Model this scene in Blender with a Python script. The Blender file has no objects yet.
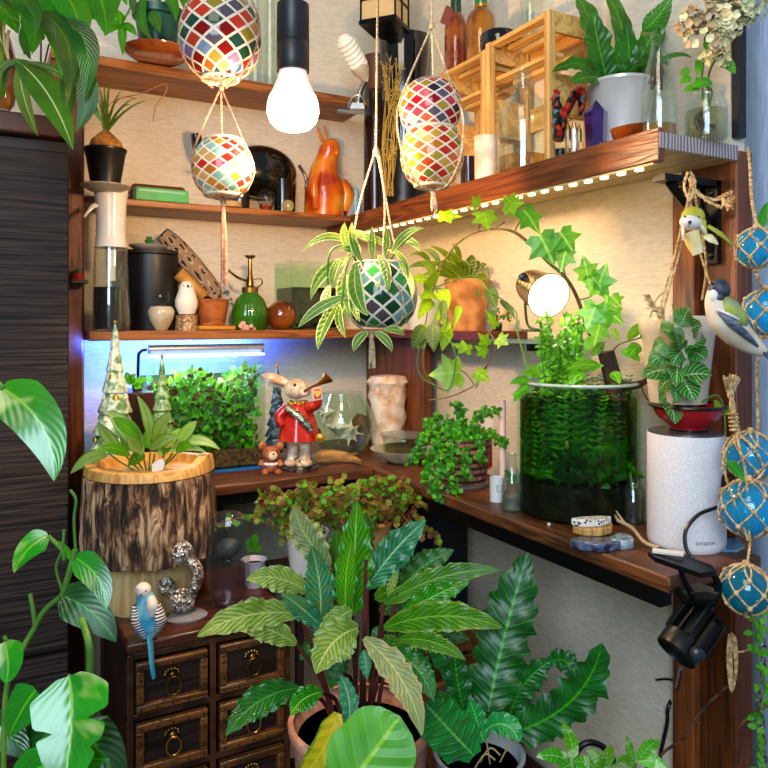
import bpy, math, random
from mathutils import Vector, Matrix, noise
R = random.Random(7)
PI = math.pi
sc = bpy.context.scene
COL = sc.collection
# ---------------- camera, world, lights, exposure ----------------
SN, CS, CZ, FP = .4830, .8756, 1.03, 734.0     # camera yaw, height above the floor, focal length in pixels
cam = bpy.data.objects.new('camera', bpy.data.cameras.new('camera')); COL.objects.link(cam)
cam.location = (0, 0, CZ); cam.rotation_euler = (PI/2, 0, -math.asin(SN))
cam.data.sensor_width = 36; cam.data.lens = FP/768*36; cam.data.shift_y = -62/768; cam.data.clip_start = .02
sc.camera = cam
sc.view_settings.view_transform = 'Standard'; sc.view_settings.look = 'None'
sc.view_settings.gamma = 1; sc.view_settings.use_curve_mapping = False
sc.view_settings.exposure = 0.45
sc.cycles.transparent_max_bounces = 28
sc.cycles.max_bounces = 10
sc.cycles.sample_clamp_indirect = 4
w = bpy.data.worlds.new('room_light'); sc.world = w; w.use_nodes = True
w.node_tree.nodes['Background'].inputs[0].default_value = (.80, .90, 1, 1)
w.node_tree.nodes['Background'].inputs[1].default_value = .15
def area(name, loc, to, size, power, col, sy=None):
    l = bpy.data.lights.new(name, 'AREA'); l.energy = power; l.color = col; l.size = size
    if sy: l.shape = 'RECTANGLE'; l.size_y = sy
    o = bpy.data.objects.new(name, l); COL.objects.link(o); o.location = loc
    o.rotation_euler = (Vector(to)-Vector(loc)).to_track_quat('-Z', 'Y').to_euler()
    return o
def point(name, loc, power, col, r=.02):
    l = bpy.data.lights.new(name, 'POINT'); l.energy = power; l.color = col; l.shadow_soft_size = r
    o = bpy.data.objects.new(name, l); COL.objects.link(o); o.location = loc
    return o
area('warm_fill', (-.45, -.15, 2.3), (.4, 1.2, .9), .7, 8, (1, .86, .68))  # warm soft fill added high behind the camera, not a real fitting
area('daylight_fill', (-.75, -.85, 1.6), (.8, 1.0, .45), .9, 31, (.64, .82, 1))  # cool soft fill added behind and left of the camera, tinted like daylight

# ---------------- helpers ----------------
def K(px): return (px-384)/FP
def P(px, py, d):                        # the point seen at a pixel, at a distance in metres
    x = K(px)*d
    return Vector((CS*x+SN*d, -SN*x+CS*d, CZ+(322-py)/FP*d))
def dY(px, Y): return Y/(CS-SN*K(px))
def dX(px, X): return X/(CS*K(px)+SN)
def dZ(py, z): return (z-CZ)*FP/(322-py)
def onY(px, py, Y): return P(px, py, dY(px, Y))
def onX(px, py, X): return P(px, py, dX(px, X))
def onZ(px, py, z): return P(px, py, dZ(py, z))
def srgb(h):
    if not isinstance(h, str): return tuple(h)+((1,) if len(h) == 3 else ())
    c = [int(h[i:i+2], 16)/255 for i in (0, 2, 4)]
    return tuple(x/12.92 if x <= .04045 else ((x+.055)/1.055)**2.4 for x in c)+(1,)
RT = Vector((CS, -SN, 0)); FW = Vector((SN, CS, 0)); UP = Vector((0, 0, 1)); TC = -FW
ORG = {}
def sp(o, **k):
    for a, b in k.items():
        if b is not None: o[a] = b
def tag(o, label, cat, group=None): sp(o, label=label, category=cat, group=group); return o
def T(name, label, cat, loc, group=None):
    o = bpy.data.objects.new(name, None); COL.objects.link(o); o.empty_display_size = .01
    o.location = loc; ORG[o.name] = Vector(loc); sp(o, label=label, category=cat, group=group)
    return o
def catmull(pts, n=4):
    pts = [Vector(p) for p in pts]
    if len(pts) < 3: return pts
    out = []
    for i in range(len(pts)-1):
        p0 = pts[max(i-1, 0)]; p1 = pts[i]; p2 = pts[i+1]; p3 = pts[min(i+2, len(pts)-1)]
        for j in range(n):
            t = j/n
            out.append(.5*((2*p1)+(p2-p0)*t+(2*p0-5*p1+4*p2-p3)*t*t+(3*p1-p0-3*p2+p3)*t**3))
    out.append(pts[-1]); return out
def jit(a): return Vector((R.uniform(-a, a), R.uniform(-a, a), R.uniform(-a, a)))
class MB:
    def __init__(s): s.v = []; s.f = []; s.u = []; s.m = []; s.s = []; s.k = 0
    def add(s, vs, fs, us=None, smooth=True):
        b = len(s.v); s.v += [Vector(v) for v in vs]
        for i, f in enumerate(fs):
            s.f.append([b+j for j in f]); s.m.append(s.k); s.s.append(smooth)
            s.u.append(us[i] if us else [(0, 0)]*len(f))
        return s
    def grid(s, rows, uv=None, close=False, smooth=True):   # rows of equal length
        n = len(rows); m = len(rows[0]); vs = [p for r in rows for p in r]; fs = []; us = []
        for i in range(n-1):
            for j in range(m if close else m-1):
                j2 = (j+1) % m
                fs.append([i*m+j, i*m+j2, (i+1)*m+j2, (i+1)*m+j])
                if uv:
                    a, b, c, d = uv(i, j), uv(i, j+1), uv(i+1, j+1), uv(i+1, j)
                    us.append([a, b, c, d])
        return s.add(vs, fs, us or None, smooth)
    def box(s, c, size, rz=0, M=None):
        c = Vector(c); h = [x/2 for x in size]
        M = M or Matrix.Rotation(rz, 3, 'Z')
        vs = [c+M@Vector((x*h[0], y*h[1], z*h[2])) for z in (-1, 1) for y in (-1, 1) for x in (-1, 1)]
        return s.add(vs, [(0, 2, 3, 1), (4, 5, 7, 6), (0, 1, 5, 4), (2, 6, 7, 3), (0, 4, 6, 2), (1, 3, 7, 5)], smooth=False)
    def bb(s, a, b):
        a = Vector(a); b = Vector(b); return s.box((a+b)/2, [abs(x) for x in (b-a)])
    def tube(s, pts, r, n=6, cat=0, cap=True, flat=1):
        if cat: 
            m = len(pts); pts2 = catmull(pts, cat)
            if not isinstance(r, (int, float)):
                r = [r[min(int(i/cat), m-1)]*(1-(i/cat) % 1)+r[min(int(i/cat)+1, m-1)]*((i/cat) % 1) for i in range(len(pts2))]
            pts = pts2
        pts = [Vector(p) for p in pts]
        rr = r if not isinstance(r, (int, float)) else [r]*len(pts)
        rows = []; a = None
        for i, p in enumerate(pts):
            t = (pts[min(i+1, len(pts)-1)]-pts[max(i-1, 0)])
            t = t.normalized() if t.length > 1e-9 else UP
            if a is None: a = t.orthogonal().normalized()
            a = (a-t*a.dot(t)); a = a.normalized() if a.length > 1e-6 else t.orthogonal().normalized()
            b = t.cross(a)
            rows.append([p+(a*math.cos(2*PI*j/n)*rr[i]+b*math.sin(2*PI*j/n)*rr[i]*flat) for j in range(n)])
        s.grid(rows, lambda i, j: (j/n, i/max(1, len(rows)-1)), close=True)
        if cap:
            s.add(rows[0], [list(range(n))[::-1]]); s.add(rows[-1], [list(range(n))])
        return s
    def rope(s, pts, r, tw=260, cat=4):           # two twisted strands
        pts = catmull(pts, cat) if len(pts) > 2 else [Vector(p) for p in pts]
        fine = []; 
        for a, b in zip(pts, pts[1:]):
            k = max(1, int((b-a).length/(r*1.6)))
            fine += [a.lerp(b, i/k) for i in range(k)]
        fine.append(pts[-1]); L = 0; A = []; B = []; prev = fine[0]
        for i, p in enumerate(fine):
            t = (fine[min(i+1, len(fine)-1)]-fine[max(i-1, 0)]).normalized(); L += (p-prev).length; prev = p
            u = t.orthogonal().normalized()
            u = (RT-t*RT.dot(t)); u = u.normalized() if u.length > .1 else (UP-t*UP.dot(t)).normalized()
            v = t.cross(u); th = L/r*1.0
            o = u*math.cos(th)*r*.5+v*math.sin(th)*r*.5
            A.append(p+o); B.append(p-o)
        s.tube(A, r*.56, 5); s.tube(B, r*.56, 5); return s
    def lathe(s, c, rows, seg=24, M=None, sq=(1, 1), uvr=None, wob=None):
        c = Vector(c); out = []; L = [0]
        for i in range(1, len(rows)): L.append(L[-1]+math.hypot(rows[i][0]-rows[i-1][0], rows[i][1]-rows[i-1][1]))
        for i, (r, z) in enumerate(rows):
            q = []
            for j in range(seg):
                a = 2*PI*j/seg; k = wob(a, z) if wob else 1
                v = Vector((r*k*math.cos(a)*sq[0], r*k*math.sin(a)*sq[1], z))
                q.append(c+(M@v if M else v))
            out.append(q)
        s.grid(out, lambda i, j: (j/seg, L[i]/max(L[-1], 1e-9)), close=True)
        for e, rev in ((0, 1), (-1, 0)):
            if rows[e][0] > 1e-5:
                f = list(range(seg)); s.add(out[e], [f[::-1] if rev else f], smooth=False)
        return s
    def ell(s, c, r, seg=16, rings=10, M=None):
        rows = [(max(math.sin(PI*i/rings), 1e-4), -math.cos(PI*i/rings)) for i in range(rings+1)]
        D = Matrix.Diagonal(Vector(r if not isinstance(r, (int, float)) else (r, r, r)))
        return s.lathe(c, rows, seg, (M@D) if M else D)
    def prism(s, pts, off):                 # polygon extruded by a vector
        off = Vector(off); n = len(pts); pts = [Vector(p) for p in pts]
        s.add(pts+[p+off for p in pts], [list(range(n))[::-1], list(range(n, 2*n))]+[[i, (i+1) % n, n+(i+1) % n, n+i] for i in range(n)], smooth=False)
        return s
    def leaf(s, B, E, w, n=None, bend=None, prof='ovate', wav=0, wf=6, fold=.12, seg=9, cr=4, ph=None, notch=None, edge=0):
        B = Vector(B); E = Vector(E); t = E-B; L = t.length
        if n is None: n = TC+UP*.5+jit(.5)
        bend = bend if bend is not None else UP*L*.08
        ph = R.uniform(0, 6) if ph is None else ph
        rows = []
        for i in range(seg+1):
            v = i/seg; c = B+t*v+bend*4*v*(1-v)
            tt = (t+bend*4*(1-2*v)).normalized(); sd = tt.cross(n)
            sd = sd.normalized() if sd.length > 1e-5 else RT; nn = sd.cross(tt)
            if prof == 'ovate': k = math.sin(PI*min(1, v**.8*.98+.02))**.8
            elif prof == 'lance': k = math.sin(PI*min(1, v**.88*.97+.03))**.82
            elif prof == 'heart': k = min(1, (v*5+.15))**.6*math.cos(PI/2*v**1.5)**.85
            elif prof == 'round': k = math.sqrt(max(0, 1-(2*v-1)**2))
            elif prof == 'strap': k = min(1, v*4+.35)*min(1, (1-v)*3.2)**.6
            elif prof == 'grass': k = (1-v)**.6
            else: k = math.sin(PI*(.06+.94*v**.62))**.7
            k = max(k, .012)*(1+(edge*(math.sin(wf*2*PI*v*1.7+ph*2)+.5*math.sin(wf*2*PI*v*3.1+ph)) if edge else 0)); q = []
            for j in range(cr+1):
                x = j/cr*2-1; kk = k
                if notch:
                    for (sd_, tv, dp, hw) in notch:
                        if x*sd_ > 0: kk *= 1-dp*math.exp(-((v-tv)/hw)**2)
                off = nn*(fold*abs(x)*w*.5*kk)+nn*(wav*w*math.sin(wf*2*PI*v+ph+(0 if x > 0 else 1.3))*x*x*k)
                q.append(c+sd*(x*w*.5*kk*(1+(.0 if not wav else .05*math.sin(wf*2*PI*v*1.0+ph))))+off)
            rows.append(q)
        s.grid(rows, lambda i, j: (j/cr, i/seg)); return s
    def lobed(s, C, d, w, n=None, lobes=5, cup=.1):         # ivy leaf: C petiole point, d direction vector to the tip
        C = Vector(C); d = Vector(d); L = d.length; y = d.normalized()
        n = n or (TC+UP*.4+jit(.4)); x = y.cross(n).normalized(); z = x.cross(y)
        out = [(0, 0), (.22, -.14), (.5, -.02), (.36, .2), (.62, .5), (.27, .56), (0, 1)]
        if lobes == 3: out = [(0, 0), (.3, -.06), (.55, .18), (.3, .35), (.2, .65), (0, 1)]
        def pt(a, b): return C+x*a*w+y*b*L-z*(cup*abs(a)*w)+z*(-.25*L*b*b)
        o2 = out+[(-a, b) for a, b in out[1:-1]][::-1]
        vs = [pt(0, .32)]+[pt(a, b) for a, b in o2]; us = [(.5, .32)]+[(.5+a*.7, max(0, b)) for a, b in o2]; m = len(o2)
        fs = [[0, 1+i, 1+(i+1) % m] for i in range(m)]
        s.add(vs, fs, [[us[i] for i in f] for f in fs]); return s
    def build(s, name, mats, parent=None, bev=0, sub=0, sol=0, org=None):
        me = bpy.data.meshes.new(name)
        if parent is not None: o0 = ORG[parent.name]
        else:
            xs = [[v[i] for v in s.v] for i in range(3)]
            o0 = Vector(((min(xs[0])+max(xs[0]))/2, (min(xs[1])+max(xs[1]))/2, min(xs[2]))) if org is None else Vector(org)
        me.from_pydata([v-o0 for v in s.v], [], s.f)
        uvl = me.uv_layers.new(name='UVMap'); flat = [c for f in s.u for uv in f for c in uv]
        uvl.data.foreach_set('uv', flat)
        me.polygons.foreach_set('material_index', s.m); me.polygons.foreach_set('use_smooth', s.s)
        for m in (mats if isinstance(mats, (list, tuple)) else [mats]): me.materials.append(m)
        me.update(); me.set_sharp_from_angle(angle=.75); o = bpy.data.objects.new(name, me); COL.objects.link(o)
        if parent is not None: o.parent = parent
        else: o.location = o0
        ORG[o.name] = o0
        if sol: md = o.modifiers.new('solid', 'SOLIDIFY'); md.thickness = sol; md.offset = 0
        if bev: md = o.modifiers.new('bevel', 'BEVEL'); md.width = bev; md.segments = 2; md.limit_method = 'ANGLE'
        if sub: md = o.modifiers.new('sub', 'SUBSURF'); md.levels = sub; md.render_levels = sub
        return o
def shell(rows, t):                     # outer profile bottom->top made into a vessel with wall thickness t
    rows = [tuple(r) for r in rows]
    inner = [(max(r-t, .0005), max(z, rows[0][1]+t)) for r, z in rows][::-1]
    return [(.0004, rows[0][1])]+rows+inner+[(.0004, rows[0][1]+t)]
def rpx(rows, d, z0py):                 # rows (py, half width px) -> (r, z above the base) at distance d
    return [(max(hw, .02)*d/FP, (z0py-py)*d/FP) for py, hw in rows]
def single(mb, name, mat, label, cat, group=None, **k):
    return tag(mb.build(name, mat, **k), label, cat, group)

# ---------------- materials ----------------
def nd(nt, t, ins=None, **pr):
    n = nt.nodes.new(t)
    for a, b in pr.items(): setattr(n, a, b)
    for a, b in (ins or {}).items():
        if isinstance(b, bpy.types.NodeSocket): nt.links.new(b, n.inputs[a])
        else: n.inputs[a].default_value = b
    return n
def mth(nt, op, a, b=0.0, c=0.0):
    return nd(nt, 'ShaderNodeMath', {0: a, 1: b, 2: c}, operation=op).outputs[0]
def mixc(nt, f, a, b, bt='MIX'):
    return nd(nt, 'ShaderNodeMix', {0: f, 6: a, 7: b}, data_type='RGBA', blend_type=bt).outputs[2]
def ramp(nt, f, stops, interp='LINEAR'):
    r = nd(nt, 'ShaderNodeValToRGB', {0: f}); e = r.color_ramp; e.interpolation = interp
    while len(e.elements) < len(stops): e.elements.new(.5)
    for i, (p, c) in enumerate(stops): e.elements[i].position = p; e.elements[i].color = srgb(c)
    return r.outputs[0]
MC = {}
def base(name):
    m = bpy.data.materials.new(name); m.use_nodes = True; nt = m.node_tree
    return m, nt, nt.nodes['Principled BSDF']
def mat(name, col, rough=.5, metal=0, trans=0, ior=1.45, em=None, es=0, coat=0, col2=None, ns=20, nlo=.4, nhi=.6, bump=0, bs=60, stretch=(1, 1, 1), sss=0, spec=.5, det=3):
    if name in MC: return MC[name]
    m, nt, b = base(name); MC[name] = m
    tc = nd(nt, 'ShaderNodeTexCoord').outputs['Object']
    mp = nd(nt, 'ShaderNodeMapping', {0: tc, 3: stretch}).outputs[0]
    b.inputs['Base Color'].default_value = srgb(col); b.inputs['Roughness'].default_value = rough
    b.inputs['Metallic'].default_value = metal; b.inputs['Transmission Weight'].default_value = trans
    b.inputs['IOR'].default_value = ior; b.inputs['Coat Weight'].default_value = coat; b.inputs['Coat Roughness'].default_value = .08
    b.inputs['Specular IOR Level'].default_value = spec
    if sss: b.inputs['Subsurface Weight'].default_value = sss; b.inputs['Subsurface Radius'].default_value = (.01, .006, .003); b.inputs['Subsurface Scale'].default_value = 1
    if em: b.inputs['Emission Color'].default_value = srgb(em); b.inputs['Emission Strength'].default_value = es
    if not col2:                        # a faint tone variation on everything
        c = srgb(col); col2 = tuple(min(1, x*.82) for x in c[:3]); nlo, nhi = .3, .75
    n = nd(nt, 'ShaderNodeTexNoise', {'Vector': mp, 'Scale': ns, 'Detail': det}).outputs[0]
    nt.links.new(ramp(nt, n, [(nlo, col), (nhi, col2)]), b.inputs['Base Color'])
    if bump:
        n2 = nd(nt, 'ShaderNodeTexNoise', {'Vector': mp, 'Scale': bs, 'Detail': 3}).outputs[0]
        nt.links.new(nd(nt, 'ShaderNodeBump', {'Height': n2, 'Strength': bump, 'Distance': .002}).outputs[0], b.inputs['Normal'])
    return m
def wood(name, c1, c2, axis=0, sc_=14, rough=.45, bump=.3, coat=0, c3=None):
    if name in MC: return MC[name]
    m, nt, b = base(name); MC[name] = m
    tc = nd(nt, 'ShaderNodeTexCoord').outputs['Object']
    st = [sc_]*3; st[axis] = sc_*.07
    mp = nd(nt, 'ShaderNodeMapping', {0: tc, 3: st}).outputs[0]
    n = nd(nt, 'ShaderNodeTexNoise', {'Vector': mp, 'Scale': 3.2, 'Detail': 5, 'Distortion': .8}).outputs[0]
    n2 = nd(nt, 'ShaderNodeTexNoise', {'Vector': mp, 'Scale': 14, 'Detail': 2}).outputs[0]
    s = mth(nt, 'FRACT', mth(nt, 'MULTIPLY', n, 5.0)); s = mth(nt, 'PINGPONG', s, .5)
    f = mth(nt, 'ADD', mth(nt, 'MULTIPLY', s, 1.2), mth(nt, 'MULTIPLY', n2, .4))
    col = ramp(nt, f, [(.12, c1), (.8, c2)])
    if c3: col = mixc(nt, ramp(nt, nd(nt, 'ShaderNodeTexNoise', {'Vector': tc, 'Scale': 9.0, 'Detail': 2}).outputs[0], [(.4, '000000'), (.65, 'ffffff')]), col, srgb(c3))
    nt.links.new(col, b.inputs['Base Color']); b.inputs['Roughness'].default_value = rough; b.inputs['Coat Weight'].default_value = coat
    nt.links.new(nd(nt, 'ShaderNodeBump', {'Height': f, 'Strength': bump, 'Distance': .0015}).outputs[0], b.inputs['Normal'])
    return m
def leafm(name, c=None, c2=None, vein=None, nv=9, vw=.10, mid=None, edge=None, rough=.32, tr=.25, var=None, vsc=8, vth=.56, slope=.55, coat=.25, bands=0, bk=.35):
    if name in MC: return MC[name]
    m, nt, b = base(name); MC[name] = m
    uv = nd(nt, 'ShaderNodeUVMap').outputs[0]; tc = nd(nt, 'ShaderNodeTexCoord').outputs['Object']
    sx = nd(nt, 'ShaderNodeSeparateXYZ', {0: uv}); a = mth(nt, 'MULTIPLY', mth(nt, 'ABSOLUTE', mth(nt, 'SUBTRACT', sx.outputs[0], .5)), 2.0)
    v = sx.outputs[1]
    n = nd(nt, 'ShaderNodeTexNoise', {'Vector': tc, 'Scale': 22, 'Detail': 2}).outputs[0]
    col = ramp(nt, n, [(.35, c), (.65, c2 or c)])
    lat = mth(nt, 'FRACT', mth(nt, 'MULTIPLY', mth(nt, 'SUBTRACT', v, mth(nt, 'MULTIPLY', a, slope/nv*1.6)), float(nv)))
    if bands:
        bb_ = mth(nt, 'PINGPONG', lat, .5)
        col = mixc(nt, ramp(nt, mth(nt, 'MULTIPLY', bb_, 2.0), [(.25, '000000'), (.75, (bands,)*3)]), col, mixc(nt, .75, col, srgb('0a2a10')))
    if var:
        nz = nd(nt, 'ShaderNodeTexNoise', {'Vector': nd(nt, 'ShaderNodeMapping', {0: tc, 3: (vsc*10,)*3}).outputs[0], 'Scale': 1, 'Detail': 3, 'Distortion': .6}).outputs[0]
        col = mixc(nt, ramp(nt, nz, [(vth, '000000'), (vth+.07, 'ffffff')]), col, srgb(var))
    if edge: col = mixc(nt, ramp(nt, mth(nt, 'ADD', a, mth(nt, 'MULTIPLY', n, .3)), [(.92, '000000'), (1.02, 'ffffff')]), col, srgb(edge))
    if vein:
        lv = mth(nt, 'LESS_THAN', mth(nt, 'ABSOLUTE', mth(nt, 'SUBTRACT', lat, .5)), vw)
        col = mixc(nt, mth(nt, 'MULTIPLY', lv, .6), col, srgb(vein))
    mv = mth(nt, 'LESS_THAN', a, .055)
    col = mixc(nt, mth(nt, 'MULTIPLY', mv, .85), col, srgb(mid or vein or c2 or c))
    col = nd(nt, 'ShaderNodeHueSaturation', {'Saturation': 1.18, 'Value': .92, 'Color': col}).outputs[0]
    nt.links.new(col, b.inputs['Base Color']); b.inputs['Roughness'].default_value = rough+.06; b.inputs['Coat Weight'].default_value = coat*.5; b.inputs['Coat Roughness'].default_value = .25
    h = mth(nt, 'PINGPONG', lat, .5)
    bp = nd(nt, 'ShaderNodeBump', {'Height': h, 'Strength': bk, 'Distance': .004}).outputs[0]
    nt.links.new(bp, b.inputs['Normal'])
    tl = nd(nt, 'ShaderNodeBsdfTranslucent', {0: mixc(nt, .5, col, srgb('c8e050'))}).outputs[0]
    mx = nd(nt, 'ShaderNodeMixShader', {0: tr, 1: b.outputs[0], 2: tl}).outputs[0]
    nt.links.new(mx, nt.nodes['Material Output'].inputs[0]); return m
def glass(name, tint='ffffff', rough=.02, op=0, gcol='ffffff', k=1.0, body=None, c0=.035):    # thin-walled glass
    if name in MC: return MC[name]
    m, nt, b = base(name); MC[name] = m
    tr = nd(nt, 'ShaderNodeBsdfTransparent', {0: srgb(tint)}).outputs[0]
    if op:
        b.inputs['Base Color'].default_value = srgb(body or tint); b.inputs['Roughness'].default_value = .1
        tr = nd(nt, 'ShaderNodeMixShader', {0: op, 1: tr, 2: b.outputs[0]}).outputs[0]
    gl = nd(nt, 'ShaderNodeBsdfGlossy', {0: srgb(gcol), 1: rough}).outputs[0]
    fr = nd(nt, 'ShaderNodeLayerWeight', {0: .25}).outputs['Facing']
    f = mth(nt, 'MINIMUM', mth(nt, 'ADD', mth(nt, 'MULTIPLY', mth(nt, 'POWER', fr, 2.2), .55*k), c0), 1.0)
    nt.links.new(nd(nt, 'ShaderNodeMixShader', {0: f, 1: tr, 2: gl}).outputs[0], nt.nodes['Material Output'].inputs[0])
    return m
def mosaic(name, cols, nu=9, nv=6, grout='efe6d2', g=.09):
    m, nt, b = base(name)
    uv = nd(nt, 'ShaderNodeUVMap').outputs[0]; s = nd(nt, 'ShaderNodeSeparateXYZ', {0: uv})
    a = mth(nt, 'MULTIPLY', s.outputs[0], float(nu)); c = mth(nt, 'MULTIPLY', s.outputs[1], float(nv))
    p, q = mth(nt, 'ADD', a, c), mth(nt, 'SUBTRACT', a, c)
    pf, qf = mth(nt, 'FLOOR', mth(nt, 'ADD', p, .001)), mth(nt, 'FLOOR', mth(nt, 'ADD', q, .001))
    wn = nd(nt, 'ShaderNodeTexWhiteNoise', {'Vector': nd(nt, 'ShaderNodeCombineXYZ', {0: pf, 1: qf, 2: 3.3}).outputs[0]}, noise_dimensions='3D').outputs[0]
    n = len(cols); col = ramp(nt, wn, [(i/n, x) for i, x in enumerate(cols)], 'CONSTANT')
    e1 = mth(nt, 'ABSOLUTE', mth(nt, 'SUBTRACT', mth(nt, 'FRACT', p), .5)); e2 = mth(nt, 'ABSOLUTE', mth(nt, 'SUBTRACT', mth(nt, 'FRACT', q), .5))
    e = mth(nt, 'GREATER_THAN', mth(nt, 'MAXIMUM', e1, e2), .5-g)
    nt.links.new(mixc(nt, e, col, srgb(grout)), b.inputs['Base Color'])
    nt.links.new(mth(nt, 'ADD', mth(nt, 'MULTIPLY', e, .6), .1), b.inputs['Roughness'])
    nt.links.new(nd(nt, 'ShaderNodeBump', {'Height': mth(nt, 'SUBTRACT', 1.0, e), 'Strength': .5, 'Distance': .001}).outputs[0], b.inputs['Normal'])
    tl = nd(nt, 'ShaderNodeBsdfTranslucent', {0: mixc(nt, e, col, srgb(grout))}).outputs[0]
    nt.links.new(nd(nt, 'ShaderNodeMixShader', {0: .3, 1: b.outputs[0], 2: tl}).outputs[0], nt.nodes['Material Output'].inputs[0])
    return m
BLACKP = mat('black_plastic', '0c0c0e', .35); BLACKM = mat('black_metal', '101012', .38, .6)
WHITEC = mat('white_ceramic', 'e9e4da', .25, coat=.4); CREAM = mat('cream_paint', 'e8d9bb', .5)
STEEL = mat('brushed_steel', 'b8b4ac', .28, 1); BRASS = mat('antique_brass', 'b08c48', .3, 1, col2='6a5028'); GOLD = mat('gold_paint', 'c08a2a', .35, .8)
GL = glass('clear_glass', 'f6fbf9', k=1.9, op=.008, body='e8f0f0'); TKG = glass('tank_glass', 'f2faf2', k=.5, c0=.012); GLG = glass('green_tinted_glass', 'f2faf5', gcol='e0fff0'); CRY = mat('crystal_glass', 'ffffff', .02, trans=1, ior=1.5)
SOIL = mat('dark_soil', '3a2618', .95, col2='6a4a30', ns=160, bump=1, bs=200)
ROPE = mat('jute_rope', 'd4b482', .85, col2='a07c4c', ns=200, bump=.6, bs=300); COTTON = mat('cotton_cord', 'd8c3a0', .85, col2='b09068', ns=200)
PINKC = mat('pink_brown_cord', 'b98a72', .85, col2='8e5f4c', ns=200); STEM = mat('green_stem', '5c8a2c', .5, col2='3c6a1e'); TWIG = mat('brown_twig', '6a4424', .7, col2='3c2412', ns=80)
PETI = mat('wine_red_stem', '5a2018', .5, col2='3a140e'); TERRA = mat('terracotta', 'c88a4c', .7, col2='9c5f28', ns=30, bump=.3)
WD = wood('stained_wood', '55270c', 'a86428', 0); WDY = wood('stained_wood_lengthways', '4a200c', '92521f', 1); WDZ = wood('stained_wood_upright', '3a1a0a', '8a4a1e', 2, c3='5a2a12')
# ---------------- the room ----------------
BW, RW = 1.519, .83                      # back wall Y, right wall X
def wallmat():
    m, nt, b = base('cream_wallpaper')
    tc = nd(nt, 'ShaderNodeTexCoord').outputs['Object']
    mp = nd(nt, 'ShaderNodeMapping', {0: tc, 3: (26, 26, 120)}).outputs[0]
    n = nd(nt, 'ShaderNodeTexNoise', {'Vector': mp, 'Scale': 2.2, 'Detail': 4, 'Distortion': .6}).outputs[0]
    n2 = nd(nt, 'ShaderNodeTexNoise', {'Vector': tc, 'Scale': 3, 'Detail': 2}).outputs[0]
    c = ramp(nt, n, [(.3, 'd2c3ac'), (.65, 'e6d9c2')])
    nt.links.new(mixc(nt, mth(nt, 'MULTIPLY', n2, .3), c, srgb('cdbfae')), b.inputs['Base Color'])
    b.inputs['Roughness'].default_value = .75
    nt.links.new(nd(nt, 'ShaderNodeBump', {'Height': n, 'Strength': .45, 'Distance': .003}).outputs[0], b.inputs['Normal'])
    return m
WALL = wallmat()
def struct(name, mb, m, **k):
    o = mb.build(name, m, **k); o['kind'] = 'structure'; return o
struct('wall_back', MB().bb((-1.6, BW, 0), (RW+.06, BW+.06, 2.5)), WALL)
struct('wall_right', MB().bb((RW, .60, 0), (RW+.028, BW, 2.5)), WALL)
FLOOR = wood('dark_floorboards', '2a1a10', '4a2e1a', 1, 8)
struct('floor', MB().bb((-1.6, -1.2, -.03), (2.2, BW+.06, 0)), FLOOR)
m, nt, b = base('blue_grey_curtain'); CURT = m
s = nd(nt, 'ShaderNodeSeparateXYZ', {0: nd(nt, 'ShaderNodeTexCoord').outputs['Object']})
n = nd(nt, 'ShaderNodeTexNoise', {'Vector': nd(nt, 'ShaderNodeMapping', {0: nd(nt, 'ShaderNodeTexCoord').outputs['Object'], 3: (60, 60, 5)}).outputs[0], 'Scale': 4, 'Detail': 3}).outputs[0]
nt.links.new(ramp(nt, n, [(.3, '98aac8'), (.7, 'bccbe2')]), b.inputs['Base Color']); b.inputs['Roughness'].default_value = .9
mb = MB()
rows = [[], []]
for i in range(90):
    y = -.9+i*.019; x = 1.06+.012*math.sin(i*1.1)
    rows[0].append((x, y, .02)); rows[1].append((x, y, 2.45))
mb.grid(rows)
cu = mb.build('curtain', CURT, sol=.003); tag(cu, 'pale blue-grey curtain hanging behind the blue glass floats at the right edge', 'curtain')
FR = mat('black_window_frame', '17181d', .5)
struct('window_1', MB().bb((RW+.002, .589, 1.262), (RW+.016, .5995, 2.45)), FR)
# posts
mb = MB(); mb.bb((RW, .5905, 0), (RW+.032, .676, CZ+.216)).bb((RW-.016, .642, 0), (RW, .676, CZ+.18))
pst = T('wooden_post', 'stained upright post at the right end of shelf and desk', 'post', (RW+.01, .63, 0))
mb.build('upright_board', WDZ, pst, bev=.003)
mb = MB(); mb.bb((RW-.0158, .632, CZ+.11), (RW+.0, .6415, CZ+.18)).bb((RW-.105, .612, CZ+.172), (RW-.001, .632, CZ+.180)).bb((RW-.009, .612, CZ+.075), (RW-.001, .632, CZ+.180))
mb.tube([(RW-.085, .622, CZ+.172), (RW-.05, .622, CZ+.145), (RW-.02, .622, CZ+.135), (RW-.008, .622, CZ+.09)], .006, 8, cat=4)
for q in ((RW-.011, .622, CZ+.165), (RW-.011, .622, CZ+.085)): mb.ell(q, (.002, .005, .005), 8, 6)
single(mb, 'shelf_bracket', BLACKM, 'black iron bracket under the open end of the right shelf', 'bracket', bev=.001)
single(MB().bb((.107, 1.388, 0), (.163, 1.424, CZ+.4565)), 'wooden_post', WDZ, 'stained upright post beside the dark ribbed cabinet', 'post', bev=.005)
single(MB().bb((.78, 1.25, .745), (.80, 1.50, CZ-.034)), 'wooden_post', WDZ, 'short wide upright board in the corner behind the quartz ornament', 'post', bev=.002)
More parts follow.
